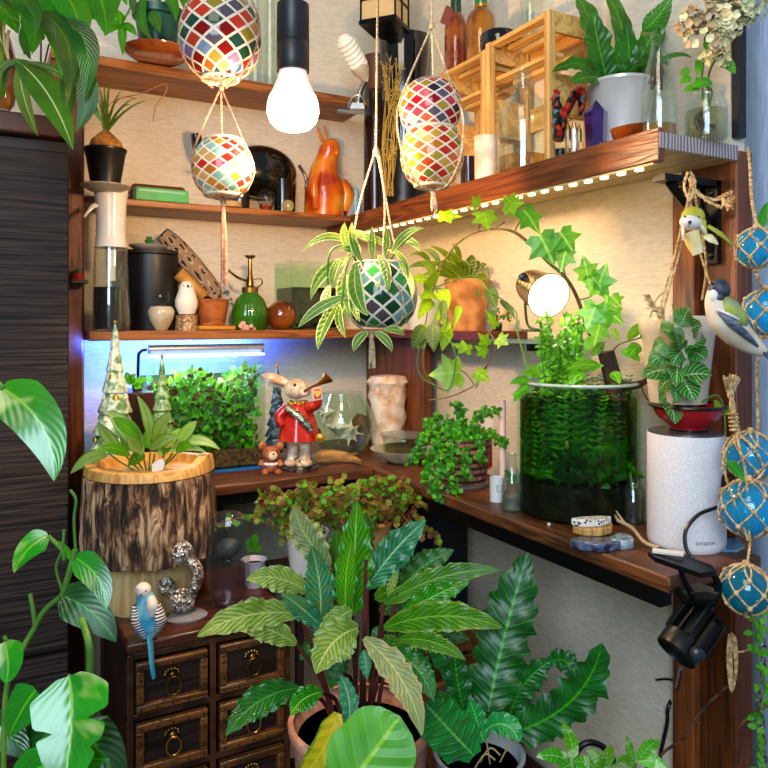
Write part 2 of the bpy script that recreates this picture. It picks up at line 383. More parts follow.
# cabinet left
def ribs():
    m, nt, b = base('ribbed_dark_laminate')
    tc = nd(nt, 'ShaderNodeTexCoord').outputs['Object']
    n = nd(nt, 'ShaderNodeTexNoise', {'Vector': nd(nt, 'ShaderNodeMapping', {0: tc, 3: (4, 4, 130)}).outputs[0], 'Scale': 1.4, 'Detail': 3, 'Distortion': .4}).outputs[0]
    nt.links.new(ramp(nt, n, [(.35, '15100e'), (.7, '43332c')]), b.inputs['Base Color']); b.inputs['Roughness'].default_value = .6; b.inputs['Specular IOR Level'].default_value = .25
    nt.links.new(nd(nt, 'ShaderNodeBump', {'Height': n, 'Strength': .6, 'Distance': .004}).outputs[0], b.inputs['Normal']); return m
RIB = ribs(); DKW = mat('dark_brown_laminate', '2a1c18', .45)
cb = T('cabinet', 'dark brown cabinet with ribbed drawer fronts at the left edge', 'cabinet', (-.1, 1.2, 0))
zt = CZ+(322-128)/FP*1.11
MB().bb((-.45, 1.215, 0), (.12, 1.36, zt-.02)).build('body', DKW, cb)
MB().bb((-.45, 1.19, zt-.018), (.122, 1.37, zt+.012)).build('cabinet_top', mat('worn_brown_top', '4a2c22', .4, col2='35201a'), cb, bev=.003)
zs = [0.02, .27, .535, zt-.035]
for a, b_ in zip(zs, zs[1:]): MB().bb((-.44, 1.199, a+.003), (.118, 1.215, b_-.003)).build('drawer', RIB, cb, bev=.002)
# shelves
def shelf(label, z0, z1, x0, x1, y0=1.388, y1=BW, m=WD, name='wall_shelf'):
    return single(MB().bb((x0, y0, z0), (x1, y1, z1)), name, m, label, 'shelf', bev=.002)
shelf('top wooden shelf on the back wall, behind the bright bulb', CZ+.457, CZ+.4745, .108, .73)
shelf('middle wooden shelf on the back wall, under the orange figurine', CZ+.211, CZ+.2235, .1635, .687)
s3 = T('wall_shelf', 'lowest wall shelf, above the lit moss tank, turning along the right wall', 'shelf', (.4, 1.4, CZ-.0325))
MB().bb((.1635, 1.335, CZ-.0325), (RW, BW, CZ-.0155)).build('shelf_board', wood('honey_wood', '5c2c0e', '9a5a24', 0), s3, bev=.002)
MB().bb((.745, .99, CZ-.0325), (RW, 1.3345, CZ-.0155)).build('shelf_board', wood('red_wood', '3a160a', '6a2c14', 1), s3, bev=.002)
rs = T('wall_shelf', 'high wooden shelf on the right wall with lights under its front', 'shelf', (.76, 1.0, CZ+.19))
MB().bb((.70, .5905, CZ+.2015), (RW, BW, CZ+.2205)).build('shelf_board', wood('pale_pine', 'a8906a', 'd8c49a', 1, 10), rs, bev=.001)
mb = MB(); mb.bb((.689, .5905, CZ+.187), (.70, BW, CZ+.2265)); mb.build('front_trim', wood('red_brown_trim', '4a1e0c', '8e4a20', 1, 12, .3, coat=.2), rs, bev=.0015)
# end grain
m, nt, b = base('end_grain'); 
wv = nd(nt, 'ShaderNodeTexWave', {'Vector': nd(nt, 'ShaderNodeMapping', {0: nd(nt, 'ShaderNodeTexCoord').outputs['Object'], 3: (1, 1, .6)}).outputs[0], 'Scale': 55, 'Distortion': 5, 'Detail': 1.5, 'Detail Scale': .6}).outputs[1]
nt.links.new(ramp(nt, wv, [(.2, '6a5a5c'), (.8, 'b5a8a8')]), b.inputs['Base Color'])
MB().bb((.69, .5888, CZ+.2018), (RW-.0005, .5903, CZ+.2203)).build('end_grain', m, rs)
# LED strip
ls = T('light_strip', 'strip of small warm lights stuck under the right shelf', 'light strip', (.694, 1.0, CZ+.182))
MB().bb((.6905, .60, CZ+.1845), (.6985, 1.44, CZ+.1868)).build('tape', mat('strip_tape', 'd8c08a', .5), ls)
LED = mat('led_glow', 'fff0c8', .4, em='ffd98a', es=8)
for i in range(29):
    y = .62+i*.028
    MB().bb((.692, y, CZ+.1815), (.6975, y+.009, CZ+.1845)).build('led', LED, ls)
area('strip_glow', (.700, 1.02, CZ+.180), (.74, 1.02, .6), .006, .42, (1, .62, .26), sy=.85).rotation_euler = (0, -.35, 0)
# glass shelf piece
gs = single(MB().bb((.73, .84, CZ-.033), (RW, .989, CZ-.027)), 'glass_shelf', glass('shelf_glass', 'b8d8d0', gcol='d8fff5', op=.25), 'short glass shelf under the lit clamp lamp', 'shelf')
mb = MB(); mb.bb((RW-.07, .90, CZ-.046), (RW, .91, CZ-.0335)).bb((RW-.012, .90, CZ-.11), (RW, .91, CZ-.046)); single(mb, 'shelf_bracket', BLACKM, 'black bracket holding the short glass shelf to the right wall', 'bracket')
# desk: two boards on black metal
dk = T('desk', 'wooden corner desk on a black metal frame carrying the two tanks', 'desk', (.6, 1.1, 0))
MB().bb((.28, 1.179, .745), (.630, BW, .763)).build('desk_top', wood('desk_wood', '33180c', '6e3e20', 0), dk, bev=.003)
MB().bb((.6305, .527, .745), (.785, BW, .763)).build('desk_top', wood('desk_wood_side', '2e150b', '70401f', 1), dk, bev=.003)
mb = MB(); mb.bb((.632, .54, .727), (.65, 1.5, .7448)).bb((.30, 1.186, .727), (.63, 1.204, .7448)).build('frame', BLACKM, dk)
for x, y in ((.636, 1.19), (.33, 1.19), (.33, 1.48), (.79, 1.49)): MB().bb((x, y, 0), (x+.016, y+.016, .727)).build('leg', BLACKM, dk)
mb = MB(); mb.tube([(.345, 1.2, .725), (.375, 1.21, .55), (.40, 1.22, .30)], .010, 6).build('brace', BLACKM, dk)
# bench carrying the floor pots
bn = T('plant_bench', 'low dark wooden bench under the potted foliage plants', 'bench', (.55, .85, 0))
MB().bb((.385, .52, .27), (.81, 1.15, .30)).build('bench_top', DKW, bn)
for x, y in ((.39, .53), (.77, .53), (.39, 1.1), (.77, 1.1)): MB().bb((x, y, 0), (x+.03, y+.03, .27)).build('leg', DKW, bn)
# drawer chest
CW = wood('chest_wood', '2e1a0e', '74481f', 0, 12, .35); CWD = wood('chest_panel', '140c0a', '30201a', 0, 12, .35); CWT = wood('chest_top_wood', '2c130b', '54291a', 0, 10, .3)
x0, x1, y0, y1, zt = .161, .377, .952, 1.176, .63
ch = T('drawer_chest', 'small dark wooden chest of drawers with brass ring pulls under the bark planter', 'chest of drawers', ((x0+x1)/2, 1.06, 0))
MB().bb((x0+.004, y0+.014, .03), (x1-.004, y1, zt-.014)).build('body', mat('chest_side', '1c100b', .4, col2='33190e', ns=12), ch)
MB().bb((x0-.001, y0-.003, zt-.014), (x1+.001, y1+.001, zt)).build('chest_top', CWT, ch, bev=.003)
mb = MB(); pit = .0765
for i in range(8): mb.bb((x0, y0, zt-.0145-i*pit-.008), (x1, y0+.014, zt-.0145-i*pit))
for x in (x0+.004, (x0+x1)/2, x1-.004): mb.bb((x-.004, y0-.001, .03), (x+.004, y0+.014, zt-.0145))
mb.build('face_frame', mat('chest_frame', '2c1a0f', .35, col2='4a2c18', ns=30), ch, bev=.001)
for (a, c) in ((x0, y0), (x1-.02, y0), (x0, y1-.02), (x1-.02, y1-.02)): MB().bb((a, c, 0), (a+.02, c+.02, .03)).build('foot', DKW, ch)
cw = (x1-x0)/2
for cidx in (0, 1):
    for i in range(7):
        a = x0+.010+cidx*(cw-.002); b_ = a+cw-.018; z1 = zt-.026-i*pit; z0 = z1-pit+.014; m_ = (z0+z1)/2
        dr = MB(); dr.bb((a, y0+.002, z0), (b_, y0+.016, z1))
        d_ = dr.build('drawer', CWD, ch)
        mb = MB(); t = .010
        for q in (((a, z0), (b_, z0+t)), ((a, z1-t), (b_, z1)), ((a, z0+t), (a+t, z1-t)), ((b_-t, z0+t), (b_, z1-t))):
            mb.bb((q[0][0], y0-.006, q[0][1]), (q[1][0], y0+.004, q[1][1]))
        mb.build('moulding', CW, d_, bev=.002)
        if i < 4:
            mb = MB()
            for u in range(5):
                for zz in (z0+t/2, z1-t/2): mb.ell((a+.006+(b_-a-.012)*u/4, y0-.007, zz), .0015, 6, 4)
            for u in (1, 2):
                for xx in (a+t/2, b_-t/2): mb.ell((xx, y0-.007, z0+(z1-z0)*u/3), .0015, 6, 4)
            mb.build('studs', mat('stud_brass', '6a5434', .4, 1), d_)
        hx = (a+b_)/2; mb = MB()
        ring = [(hx+.0095*math.cos(u*PI/8), y0-.007-.002*(1-math.sin(u*PI/8)), m_-.004+.0105*math.sin(u*PI/8)) for u in range(17)]
        mb.tube(ring, .0014, 6); mb.ell((hx, y0-.002, m_+.008), (.005, .004, .0045), 10, 6)
        for u in range(7):
            an = PI*u/6; mb.ell((hx+.0085*math.cos(an), y0+.0005, m_+.008+.006*math.sin(an)), (.0028, .002, .0028), 8, 5)
        mb.build('ring_pull', BRASS, d_)
# things stored below the desk
single(MB().bb((.655, 1.09, .3002), (.78, 1.20, .715)), 'storage_box', mat('navy_fabric', '07080e', .9, bump=.4), 'dark navy storage box raised to darken the space under the desk', 'storage box', bev=.012)  # near-black box made tall to darken the gap under the desk
mb = MB()
for z in (.31, .355, .40, .445): mb.bb((.595, .93, z), (.605, 1.08, z+.036)).bb((.765, .93, z), (.775, 1.08, z+.036)).bb((.605, .93, z), (.765, .938, z+.036)).bb((.605, 1.072, z), (.765, 1.08, z+.036))
mb.bb((.60, .935, .30), (.77, 1.075, .31)); single(mb, 'wooden_crate', wood('dull_crate', '5c3a24', '8a6244', 0), 'dull brown slatted box on the low bench behind the ferns', 'crate')
S1, S2, S3, SR, DK = CZ+.4745, CZ+.2235, CZ-.0155, CZ+.2205, .763
def vr(px, d, rows, zb):                # pixel rows -> profile from a base height; returns centre, rows
    c = P(px, 322, d); c.z = zb
    out = [(max(hw, .02)*d/FP, max(0, CZ+(322-py)/FP*d-zb)) for py, hw in rows]
    return c, out
def rim(mb, c, r, z, t, n=24): mb.tube([c+Vector((r*math.cos(2*PI*i/n), r*math.sin(2*PI*i/n), z)) for i in range(n+1)], t, 6)
def tpx(mb, pts, r, n=6, cat=4): return mb.tube([P(*p) for p in pts], r, n, cat=cat)
def lpx(mb, b, t, w, d0, d1, mid=None, **k):          # a leaf whose base and tip are seen at two pixels
    B = P(b[0], b[1], d0); E = P(t[0], t[1], d1); d = (d0+d1)/2
    bend = None
    if mid: bend = (P((b[0]+t[0])/2+mid[0], (b[1]+t[1])/2+mid[1], d-(mid[2] if len(mid) > 2 else 0))-(B+E)/2)
    mb.leaf(B, E, w*d/FP, bend=bend, **k)
def N(a, b, j=.15): return (TC+RT*a+UP*b+jit(j))      # a normal facing the room, tilted right and up
# ---- top left: dracaena like plant in dark vase on the cabinet
CT = CZ+(322-128)/FP*1.11+.012
LG = leafm('glossy_green_leaf', '1c6a14', '2f8a1e', '4a9a30', nv=14, vw=.06, mid='6aa838', rough=.2, coat=.5, slope=2.2)
LGD = leafm('deep_green_leaf', '0c3c10', '1c5a1a', '2a6a24', nv=14, vw=.05, mid='3c7a2c', rough=.2, coat=.5, slope=2.2)
LGS = leafm('striped_leaf', '1f5a18', '3c7a24', 'a8b870', nv=10, vw=.05, mid='d8e0a8', rough=.22, coat=.5, slope=6, var='8aa850', vsc=1.5, vth=.62)
pl = T('leafy_houseplant', 'long drooping leaves of the plant in the brown glass vase, top left corner', 'plant', P(4, 110, 1.16))
c, rows = vr(0, 1.17, [(110, 9), (104, 13), (85, 16), (60, 15), (40, 11), (34, 8)], CT)
va = single(MB().lathe(c, shell(rows, .004), 24), 'vase', mat('brown_glass_glaze', '35160a', .08, coat=1, col2='7a4a20', ns=14), 'dark brown glazed vase on top of the ribbed cabinet', 'vase')
mb = MB()
for a in [((-10, -10), (62, 78), 34, 1.0, .95, (18, -30)), ((-10, -20), (52, 42), 34, 1.02, .95, (10, -18)), ((40, -30), (78, 50), 34, .98, .93, (14, -4)),
          ((62, -40), (106, 36), 42, 1.0, .95, (12, -8)), ((20, -20), (32, 54), 26, 1.0, .96, (8, 0)), ((30, 4), (24, 56), 12, 1, .98, None), ((30, -30), (58, 30), 40, 1.01, .98, (4, -4)), ((-20, 0), (18, 34), 26, 1.03, 1.0, (4, -8)), ((44, -20), (94, 20), 30, 1.02, 1.0, (4, -8)), ((56, 14), (84, 52), 24, .97, .95, (4, -6))]:
    lpx(mb, *a, n=N(.2, .5), prof='lance', fold=.16, seg=14, wav=.015, wf=3)
mb.build('leaf_cluster', LG, pl)
mb = MB()
lpx(mb, (38, 12), (66, 106), 28, .95, .92, (16, -14), n=N(-.5, .3), prof='lance', seg=14)
lpx(mb, (58, 22), (84, 100), 26, .94, .92, (14, -18), n=N(.6, .2), prof='lance', seg=14)
lpx(mb, (80, 62), (76, 132), 21, .93, .93, (10, 0), n=N(.2, .1), prof='lance', seg=12)
lpx(mb, (-4, -10), (36, 34), 24, .92, .9, (10, -8), n=N(.3, .5), prof='lance', seg=12)
lpx(mb, (24, 24), (31, 60), 10, .98, .96, (-3, 0), n=N(.3, .1), prof='lance')
lpx(mb, (62, 60), (66, 124), 14, .96, .94, (4, 0), n=N(.3, .1), prof='lance')
mb.build('leaf_cluster', LGD, pl)
mb = MB()
lpx(mb, (16, 60), (73, 150), 30, .98, .92, (4, -10), n=N(.3, .2, 0), prof='lance', seg=14, fold=.1)
lpx(mb, (26, 62), (103, 126), 14, .97, .93, (6, -14), n=N(.2, .9, 0), prof='lance', seg=14)
lpx(mb, (20, 62), (38, 136), 22, .98, .95, (-6, -6), n=N(-.6, .1, 0), prof='lance', seg=12)
lpx(mb, (14, 60), (-10, 96), 12, .98, .95, (-4, -8), n=N(-.2, .6, 0), prof='lance')
mb.build('leaf_cluster', LGS, pl)
mb = MB(); tpx(mb, [(1, 100, 1.16), (6, 70, 1.1), (18, 62, .98)], .005); tpx(mb, [(2, 100, 1.165), (0, 30, 1.1), (10, -12, 1.0)], .006)
tpx(mb, [(7, 15, 1.0), (20, 22, 1.0), (33, 32, 1.0)], .0012); mb.build('stem', STEM, pl)
mb = MB()
for a in [((6, 12), (8, 62)), ((0, 10), (3, 46)), ((9, 30), (12, 70))]: lpx(mb, a[0], a[1], 4, 1.05, 1.05, (-3, 0), n=N(0, 0), prof='grass')
mb.build('dried_tips', mat('dried_straw', 'b8a070', .8), pl)
# power cable behind the leaves
mb = MB(); tpx(mb, [(40, 20, 1.18), (41, 50, 1.18), (40, 88, 1.2), (44, 66, 1.2), (49, 44, 1.2)], .0015); mb.ell(P(41, 36, 1.18), (.006, .005, .007), 8, 6)
single(mb, 'cable', BLACKP, 'thin black cable dangling behind the drooping leaves at top left', 'cable')
# ---- top shelf
c, rows = vr(158, 1.33, [(60, 26), (50, 33), (47, 33)], S1); c.y = min(c.y, 1.44)
sa = single(MB().lathe(c, [(.001, 0), (.04, 0), (.058, .009), (.061, .016), (.058, .016), (.045, .010), (.001, .009)], 32), 'saucer', mat('varnished_wood', '6a2c10', .15, coat=1, col2='93481c', ns=8), 'glossy reddish wooden saucer under the green plastic pot', 'saucer')
po = T('potted_plant', 'plant with broad leaves in dark green plastic pot on wooden saucer', 'plant', c+Vector((0, 0, .0105)))
d = 1.34; r = 22*d/FP
MB().lathe(c+Vector((0, 0, .0105)), shell([(r*.78, 0), (r*.98, .062), (r*1.12, .064), (r*1.15, .078)], .002), 32).build('pot', mat('green_plastic', '17483c', .35), po)
mb = MB().lathe(c+Vector((0, 0, .065)), [(.001, 0), (r*.93, 0)], 24); mb.build('soil', SOIL, po)
LU = leafm('umbrella_leaf', '2c8a24', '48a832', '8ac85a', nv=7, vw=.04, rough=.3)
mb = MB()
for (cx, cy), tips in {(122, 24): [(118, 10), (131, 12), (104, 36), (123, 56), (137, 36), (106, 24)], (119, -14): [(118, 8), (127, 6), (108, 2)]}.items():
    for tx, ty in tips: lpx(mb, (cx, cy), (tx, ty), 9, 1.22, 1.2, n=N(0, .2, .25), prof='ovate')
mb.build('foliage', LU, po)
mb = MB(); tpx(mb, [(122, 24, 1.22), (130, 8, 1.23), (138, -6, 1.25), (150, 30, 1.33)], .0012); tpx(mb, [(119, -14, 1.22), (130, -14, 1.23), (138, -6, 1.25)], .0012); mb.build('stem', STEM, po)
mb = MB()
for a in [((150, 12), (160, 33), 13, (0, -4)), ((146, -6), (152, 40), 12, (-8, 0)), ((160, -8), (176, 22), 12, (4, -6)), ((175, -12), (186, 14), 10, (3, -3)), ((140, -14), (134, 14), 8, (-4, 0))]:
    lpx(mb, a[0], a[1], a[2], 1.28, 1.24, a[3], n=N(0, .3, .3), prof='lance')
mb.build('foliage', LG, po)
mb = MB()
for i in range(6): mb.tube([c+Vector((R.uniform(-.01, .01), R.uniform(-.01, .01), .07)), c+Vector((R.uniform(-.03, .03), -.03, .12)), P(R.uniform(140, 180), -12, 1.28)], .0016, 5, cat=3)
mb.build('stem', STEM, po)
# tall glasses
for px, hw, top, lab in ((255, 8, -20, 'left one of the clear glass vases behind the lit bulb, on the top shelf'), (270, 8, -24, 'right one of the clear glass vases behind the lit bulb, on the top shelf')):
    d = dY(px, 1.455); c, rows = vr(px, d, [(92, hw*.9), (60, hw), (20, hw*.9), (0, hw*.7), (top, hw)], S1)
    single(MB().lathe(c, shell([(rows[0][0], 0)]+rows[1:], .002), 20), 'glass_vase', GL, lab, 'vase')
# clip lamp with spiral bulb
cl = T('clip_lamp', 'clip lamp with white spiral energy saving bulb near the black lantern', 'lamp', P(357, 100, 1.5))
ax = (P(343, 40, 1.48)-P(362, 74, 1.53)).normalized(); q = ax.to_track_quat('Z', 'Y').to_matrix()
b0 = P(359, 66, 1.52)
mb = MB(); n_ = 90; L = .060
mb.tube([b0+q@Vector((0.0155*math.cos(i*.42), 0.0155*math.sin(i*.42), L*i/n_)) for i in range(n_+1)], .0052, 6)
mb.tube([b0+ax*L+q@Vector((.009*math.cos(i*.5), .009*math.sin(i*.5), .004)) for i in range(14)], .0052, 6)
mb.build('spiral_bulb', mat('frosted_white_tube', 'f2ead8', .3, em='fff0d8', es=.15), cl)
MB().lathe(b0-ax*.034, [(.001, 0), (.011, 0), (.013, .012), (.019, .024), (.019, .036), (.001, .036)], 20, q).build('bulb_base', mat('cream_plastic', 'd8c8ac', .35), cl)
mb = MB(); mb.tube([b0-ax*.03, P(360, 92, 1.53), P(358, 104, 1.53)], .006, 10); mb.box(P(357, 107, 1.53), (.03, .018, .012), -.4)
mb.box(P(350, 112, 1.52), (.055, .014, .004), -.3); mb.tube([P(348, 108, 1.51), P(352, 98, 1.51), P(360, 95, 1.51), P(366, 104, 1.51)], .0022, 6, cat=4); mb.build('clip', STEEL, cl)
MB().lathe(P(376, 76, 1.54)-Vector((0, 0, .03)), [(.001, 0), (.016, 0), (.024, .05), (.026, .07), (.024, .07), (.001, .06)], 20).build('lamp_socket', mat('brown_leather_cup', '5a3424', .5), cl)
# lantern
ln = T('lantern', 'black framed lantern with cream paper panes behind the tall black vase', 'lantern', P(385, 34, 1.38))
C0 = P(385, 25, 1.45); rz = -.9; Mz = Matrix.Rotation(rz, 3, 'Z'); h = .11; s_ = .036
MB().box(C0+Vector((0, 0, h/2)), (2*s_-.004, 2*s_-.004, h), M=Mz).build('pane', mat('cream_paper', 'caa878', .8, em='ffc878', es=.12), ln)
mb = MB()
for i in (-1, 0, 1):
    for j in (-1, 0, 1):
        if abs(i)+abs(j) >= 1 and (abs(i) == 1 or abs(j) == 1): mb.box(C0+Mz@Vector((i*s_, j*s_, h/2)), (.003, .003, h), M=Mz)
for z in (0.0, .04, .08, h):
    for sgn in (-1, 1): mb.box(C0+Mz@Vector((0, sgn*s_, z)), (2*s_, .003, .003), M=Mz).box(C0+Mz@Vector((sgn*s_, 0, z)), (.003, 2*s_, .003), M=Mz)
mb.box(C0+Vector((0, 0, -.004)), (2*s_+.006, 2*s_+.006, .008), M=Mz)
mb.build('frame', BLACKM, ln)
MB().lathe(C0+Vector((0, 0, h*.72)), [(.085, 0), (.06, .02), (.012, .055), (.001, .056)], 4, Mz@Matrix.Rotation(PI/4, 3, 'Z')).build('roof', BLACKM, ln)
mb = MB(); mb.tube([C0+UP*.13, C0+UP*.6], .001, 6); mb.build('hanging_wire', BLACKM, ln)
c = onY(375, 322, 1.462); c.z = SR; u = dY(375, 1.462)/FP
single(MB().lathe(c, [(.001, 0), (.024, 0), (.026, .03), (.025, (322-84)*u+CZ-SR-.01), (.021, (322-80)*u+CZ-SR), (.001, (322-80)*u+CZ-SR)], 24), 'canister', mat('dark_red_lacquer', '2a120e', .25, coat=.6), 'tall dark red canister behind the straight hanging rope in the shelf corner', 'canister')
# black oval vase with dried twigs
c = onX(404, 322, .765); c.z = SR; d = dX(404, .765); u = d/FP
single(MB().lathe(c, [(.001, 0), (.046, 0), (.047, .01), (.047, (322-154)*u+CZ-SR-.006), (.050, (322-154)*u+CZ-SR-.005), (.050, (322-150)*u+CZ-SR), (.001, (322-150)*u+CZ-SR)], 36), 'canister', BLACKP, 'short black canister under the tall glossy black vase', 'canister')
c = c+UP*((322-150)*u+CZ-SR+.0003); h = 113*u
single(MB().lathe(c, shell([(19*u, 0), (20*u, .03), (22*u, .12), (25*u, .19), (26*u, h)], .004), 40, Matrix.Rotation(-.5, 3, 'Z'), sq=(1, .75)), 'vase', mat('glossy_black', '060607', .06, coat=1), 'tall glossy black vase left of the hanging mosaic bowls', 'vase')
dt = T('dried_twigs', 'bundle of dried yellow twigs standing before the tall black vase', 'dried twigs', P(385, 190, 1.33))
mb = MB(); mt = MB()
for i in range(16):
    x = R.uniform(380, 404); y = R.uniform(55, 100); p = [P(389+R.uniform(-4, 5), 196, 1.385), P(388+R.uniform(-6, 10), 140, 1.375), P(x, y, 1.37)]
    mt.tube(p, .0007, 4, cat=4)
    for k in range(9):
        t = R.uniform(.3, 1); q = p[1].lerp(p[2], t)+jit(.004) if t > .5 else p[0].lerp(p[1], t*2)
        mb.ell(q, .0015, 5, 4); mt.tube([q, q+jit(.008)+UP*.006], .0005, 4)
mt.build('twig', mat('straw_twig', 'a88a3c', .7), dt); mb.build('buds', mat('yellow_buds', 'b8983c', .7), dt)['kind'] = 'stuff'
# ---- the hanging bulb
lb = T('pendant_bulb', 'glowing white bulb in a black socket hanging before the top shelf', 'lamp', P(293, 130, .92))
d = .92; c = P(293, 132, d); f = lambda rows: rpx(rows, d, 132)
MB().lathe(c, f([(131.5, .1), (131, 8), (128, 17), (122, 23), (113, 26), (104, 25.5), (96, 23)]), 32).build('bulb', mat('glowing_glass', 'ffffff', .3, em='fff2e0', es=5), lb)
MB().lathe(c, f([(97, 23.2), (92, 21), (80, 15.5), (68, 13), (64, 12.5)]), 32).build('bulb_collar', mat('warm_white_collar', 'f2ded0', .35, em='ffe8d8', es=.35), lb)
mb = MB(); mb.lathe(c, f([(62, 13), (72, 16), (72, 14.6), (70, 16.2), (44, 16.2), (43.5, 15.8), (43, 16.2), (5, 16), (4, 14), (3.9, 1)]), 32)
mb.build('socket', mat('dark_grey_socket', '2a2a2e', .4, .3), lb)
mb = MB(); tpx(mb, [(293, 4, d), (293, -20, d), (293, -60, d)], .002, cat=0); mb.build('cord', BLACKP, lb)
point('bulb_light', P(293, 136, .92)+Vector((0, -.0, -.012)), 9.5, (1, .62, .31), .03)
# ---- mosaic lanterns in macrame hangers
COLS1 = ['8a1010', 'b85a1c', '9a8a2a', 'b01818', '1f4a38', '5c5560', '7a1414', 'c0883a', '6a8ab0', 'a89860', '3a2028', 'c83c20', '8a6a9a']
COLS2 = ['b06a20', '7ab8b0', 'a88a2c', 'b02018', '8ac0b8', 'c08a30', '982818', 'c8a060', '6aa8a0']
COLS3 = ['b8304a', '3a2a34', 'c07a2a', '9a1020', '5a5c70', 'b0982a', 'd05a50', 'a85a20', 'c83a58', '8a8a90']
COLS4 = ['c04a20', 'c07a20', 'a8982a', 'b83018', 'c8a040', '7a8a2a', 'c86a38', 'd8c080']
COLS5 = ['1a5a30', '2c8a3a', '24384a', '6a9a9a', '1c4428', '2c7a3c', '5a4a54', '1a3a30', '3a9a4a', '88b0b0']
def mosaicball(px, d, rows, cols, label, cat='candle holder', group='hanging mosaic bowls', nu=11, nv=7, cap=None, name='mosaic_candle_holder'):
    zb = rows[0][0]; c = P(px, zb, d); t = T(name, label, cat, c, group)
    MB().lathe(c, rpx(rows, d, zb), 40).build('mosaic_bowl', mosaic('mosaic_glass', cols, nu, nv), t)
    if cap is not None:
        for py in cap:
            rr = [hw for a, hw in rows if a == py][0]; mb = MB(); rim(mb, c, rr*d/FP, (zb-py)*d/FP, .0022, 28); mb.build('rim', mat('cream_grout_rim', 'dcd0b0', .5), t)
    return t, c
mosaicball(220, .95, [(80, .1), (79, 18), (74, 25), (66, 33), (55, 38.5), (42, 41), (28, 40), (14, 36), (0, 27), (-8, 18), (-9, 15)], COLS1, 'large red and amber mosaic bowl hanging left of the glowing bulb', cap=[79, -9])
mosaicball(223, .95, [(196, .1), (195, 18), (189, 25), (180, 29.5), (170, 31), (160, 30), (151, 27), (143, 21), (140, 17), (141, 15)], COLS2, 'small pale mosaic bowl with amber and turquoise tiles, above a pink tassel', cap=[195, 140])
mosaicball(430, .96, [(129, .1), (129, 24), (122, 29), (112, 31), (102, 31), (93, 28), (85, 22), (81, 15), (82, 13)], COLS3, 'upper red and pink mosaic bowl of the stacked hanging pair', cap=[129])
mosaicball(432, .96, [(187, .1), (186, 17), (180, 24), (170, 29.5), (160, 32), (150, 31.5), (140, 29), (133, 26), (130, 24)], COLS4, 'lower amber mosaic bowl of the stacked hanging pair', cap=[130, 186])
def hanger(name, label, mat_, strands, knots, tassel, d, r=.0016):
    t = T(name, label, 'rope hanger', P(tassel[0][0], tassel[0][1], d), None)
    for s in strands:
        MB().rope([P(*q) for q in s], r).build('cord', mat_, t)
    for k in knots: MB().ell(P(k[0], k[1], d), (.004, .004, k[2] if len(k) > 2 else .005), 10, 8).build('knot', mat_, t)
    mb = MB(); (ax_, ay), (bx, by) = tassel
    for i in range(7):
        o = (i-3)*.9; tpx(mb, [(ax_+o*.3, ay, d-.002*(i % 2)), (bx+o*.9, (ay+by)/2, d-.003*(i % 2)), (bx+o+R.uniform(-.6, .6), by+R.uniform(-6, 2), d)], .0011, 5, 3)
    mb.build('tassel', mat_, t); return t
dd = .95; fr = dd-.056; bk = dd+.056
hanger('macrame_hanger', 'pinkish cord hanger with a long tassel holding two mosaic bowls', PINKC,
       [[(222, -60, dd), (190, 0, fr+.02), (180, 30, dd-.02), (186, 62, fr+.03), (213, 88, dd)], [(222, -60, dd), (252, 0, fr+.02), (259, 30, dd-.02), (250, 62, fr+.03), (226, 88, dd)], [(222, -60, dd), (240, -10, bk), (228, 40, bk+.005), (221, 88, dd)],
        [(220, 90, dd), (198, 138, dd-.02), (192, 168, dd-.03), (205, 194, dd-.02), (222, 200, dd)], [(222, 90, dd), (242, 138, dd-.02), (254, 168, dd-.03), (244, 192, dd-.02), (223, 200, dd)], [(221, 90, dd), (222, 140, dd+.02), (224, 170, dd+.048), (223, 200, dd)]],
       [(221, 88), (223, 201)], ((223, 200), (224, 286)), dd)
dd = .96
hanger('macrame_hanger', 'beige cord hanger holding the pair of stacked mosaic bowls', COTTON,
       [[(432, -60, dd), (432, 27, dd)], [(431, 28, dd), (405, 88, dd-.025), (397, 118, dd-.035), (403, 155, dd-.04), (418, 184, dd-.025), (432, 190, dd)], [(433, 28, dd), (452, 88, dd-.025), (463, 116, dd-.035), (461, 155, dd-.04), (448, 184, dd-.025), (433, 190, dd)], [(432, 28, dd), (433, 76, dd+.02), (434, 110, dd+.045), (434, 160, dd+.048), (433, 190, dd)]],
       [(432, 26), (433, 190)], ((433, 190), (434, 214)), dd)
dd = .95
hanger('macrame_hanger', 'long beige cord hanger holding the green mosaic plant pot', COTTON,
       [[(378, -60, dd), (376, 152, dd)], [(375, 152, dd), (362, 195, dd-.01), (350, 250, dd-.03), (342, 285, dd-.04), (354, 322, dd-.03), (372, 333, dd)], [(377, 152, dd), (385, 200, dd-.03), (384, 262, dd-.055), (402, 295, dd-.050), (400, 322, dd-.03), (373, 333, dd)], [(379, 152, dd), (387, 205, dd+.01), (399, 262, dd+.025), (414, 295, dd+.02), (402, 325, dd+.01), (373, 333, dd)]],
       [(376, 152, .007), (372, 333)], ((371, 333), (372, 368)), dd)
t, c = mosaicball(380, .95, [(328, .1), (327, 18), (323, 27), (314, 34), (302, 37.5), (290, 37.5), (278, 34), (268, 29), (263, 25), (263, 23), (270, 25), (271, .1)], COLS5, 'round green mosaic glass pot with a trailing variegated plant', 'hanging pot', None, 11, 7, [263], 'hanging_pot')
MB().lathe(P(380, 266, .95), [(.001, 0), (25.5*.95/FP, 0)], 24).build('soil', SOIL, t)
HV = leafm('variegated_hoya_leaf', '4a7a24', '5c8a2c', None, mid='e8ecb0', edge='e6ebb0', var='d8dc90', vsc=1.6, vth=.58, rough=.4, coat=.1)
mb = MB(); D = .90
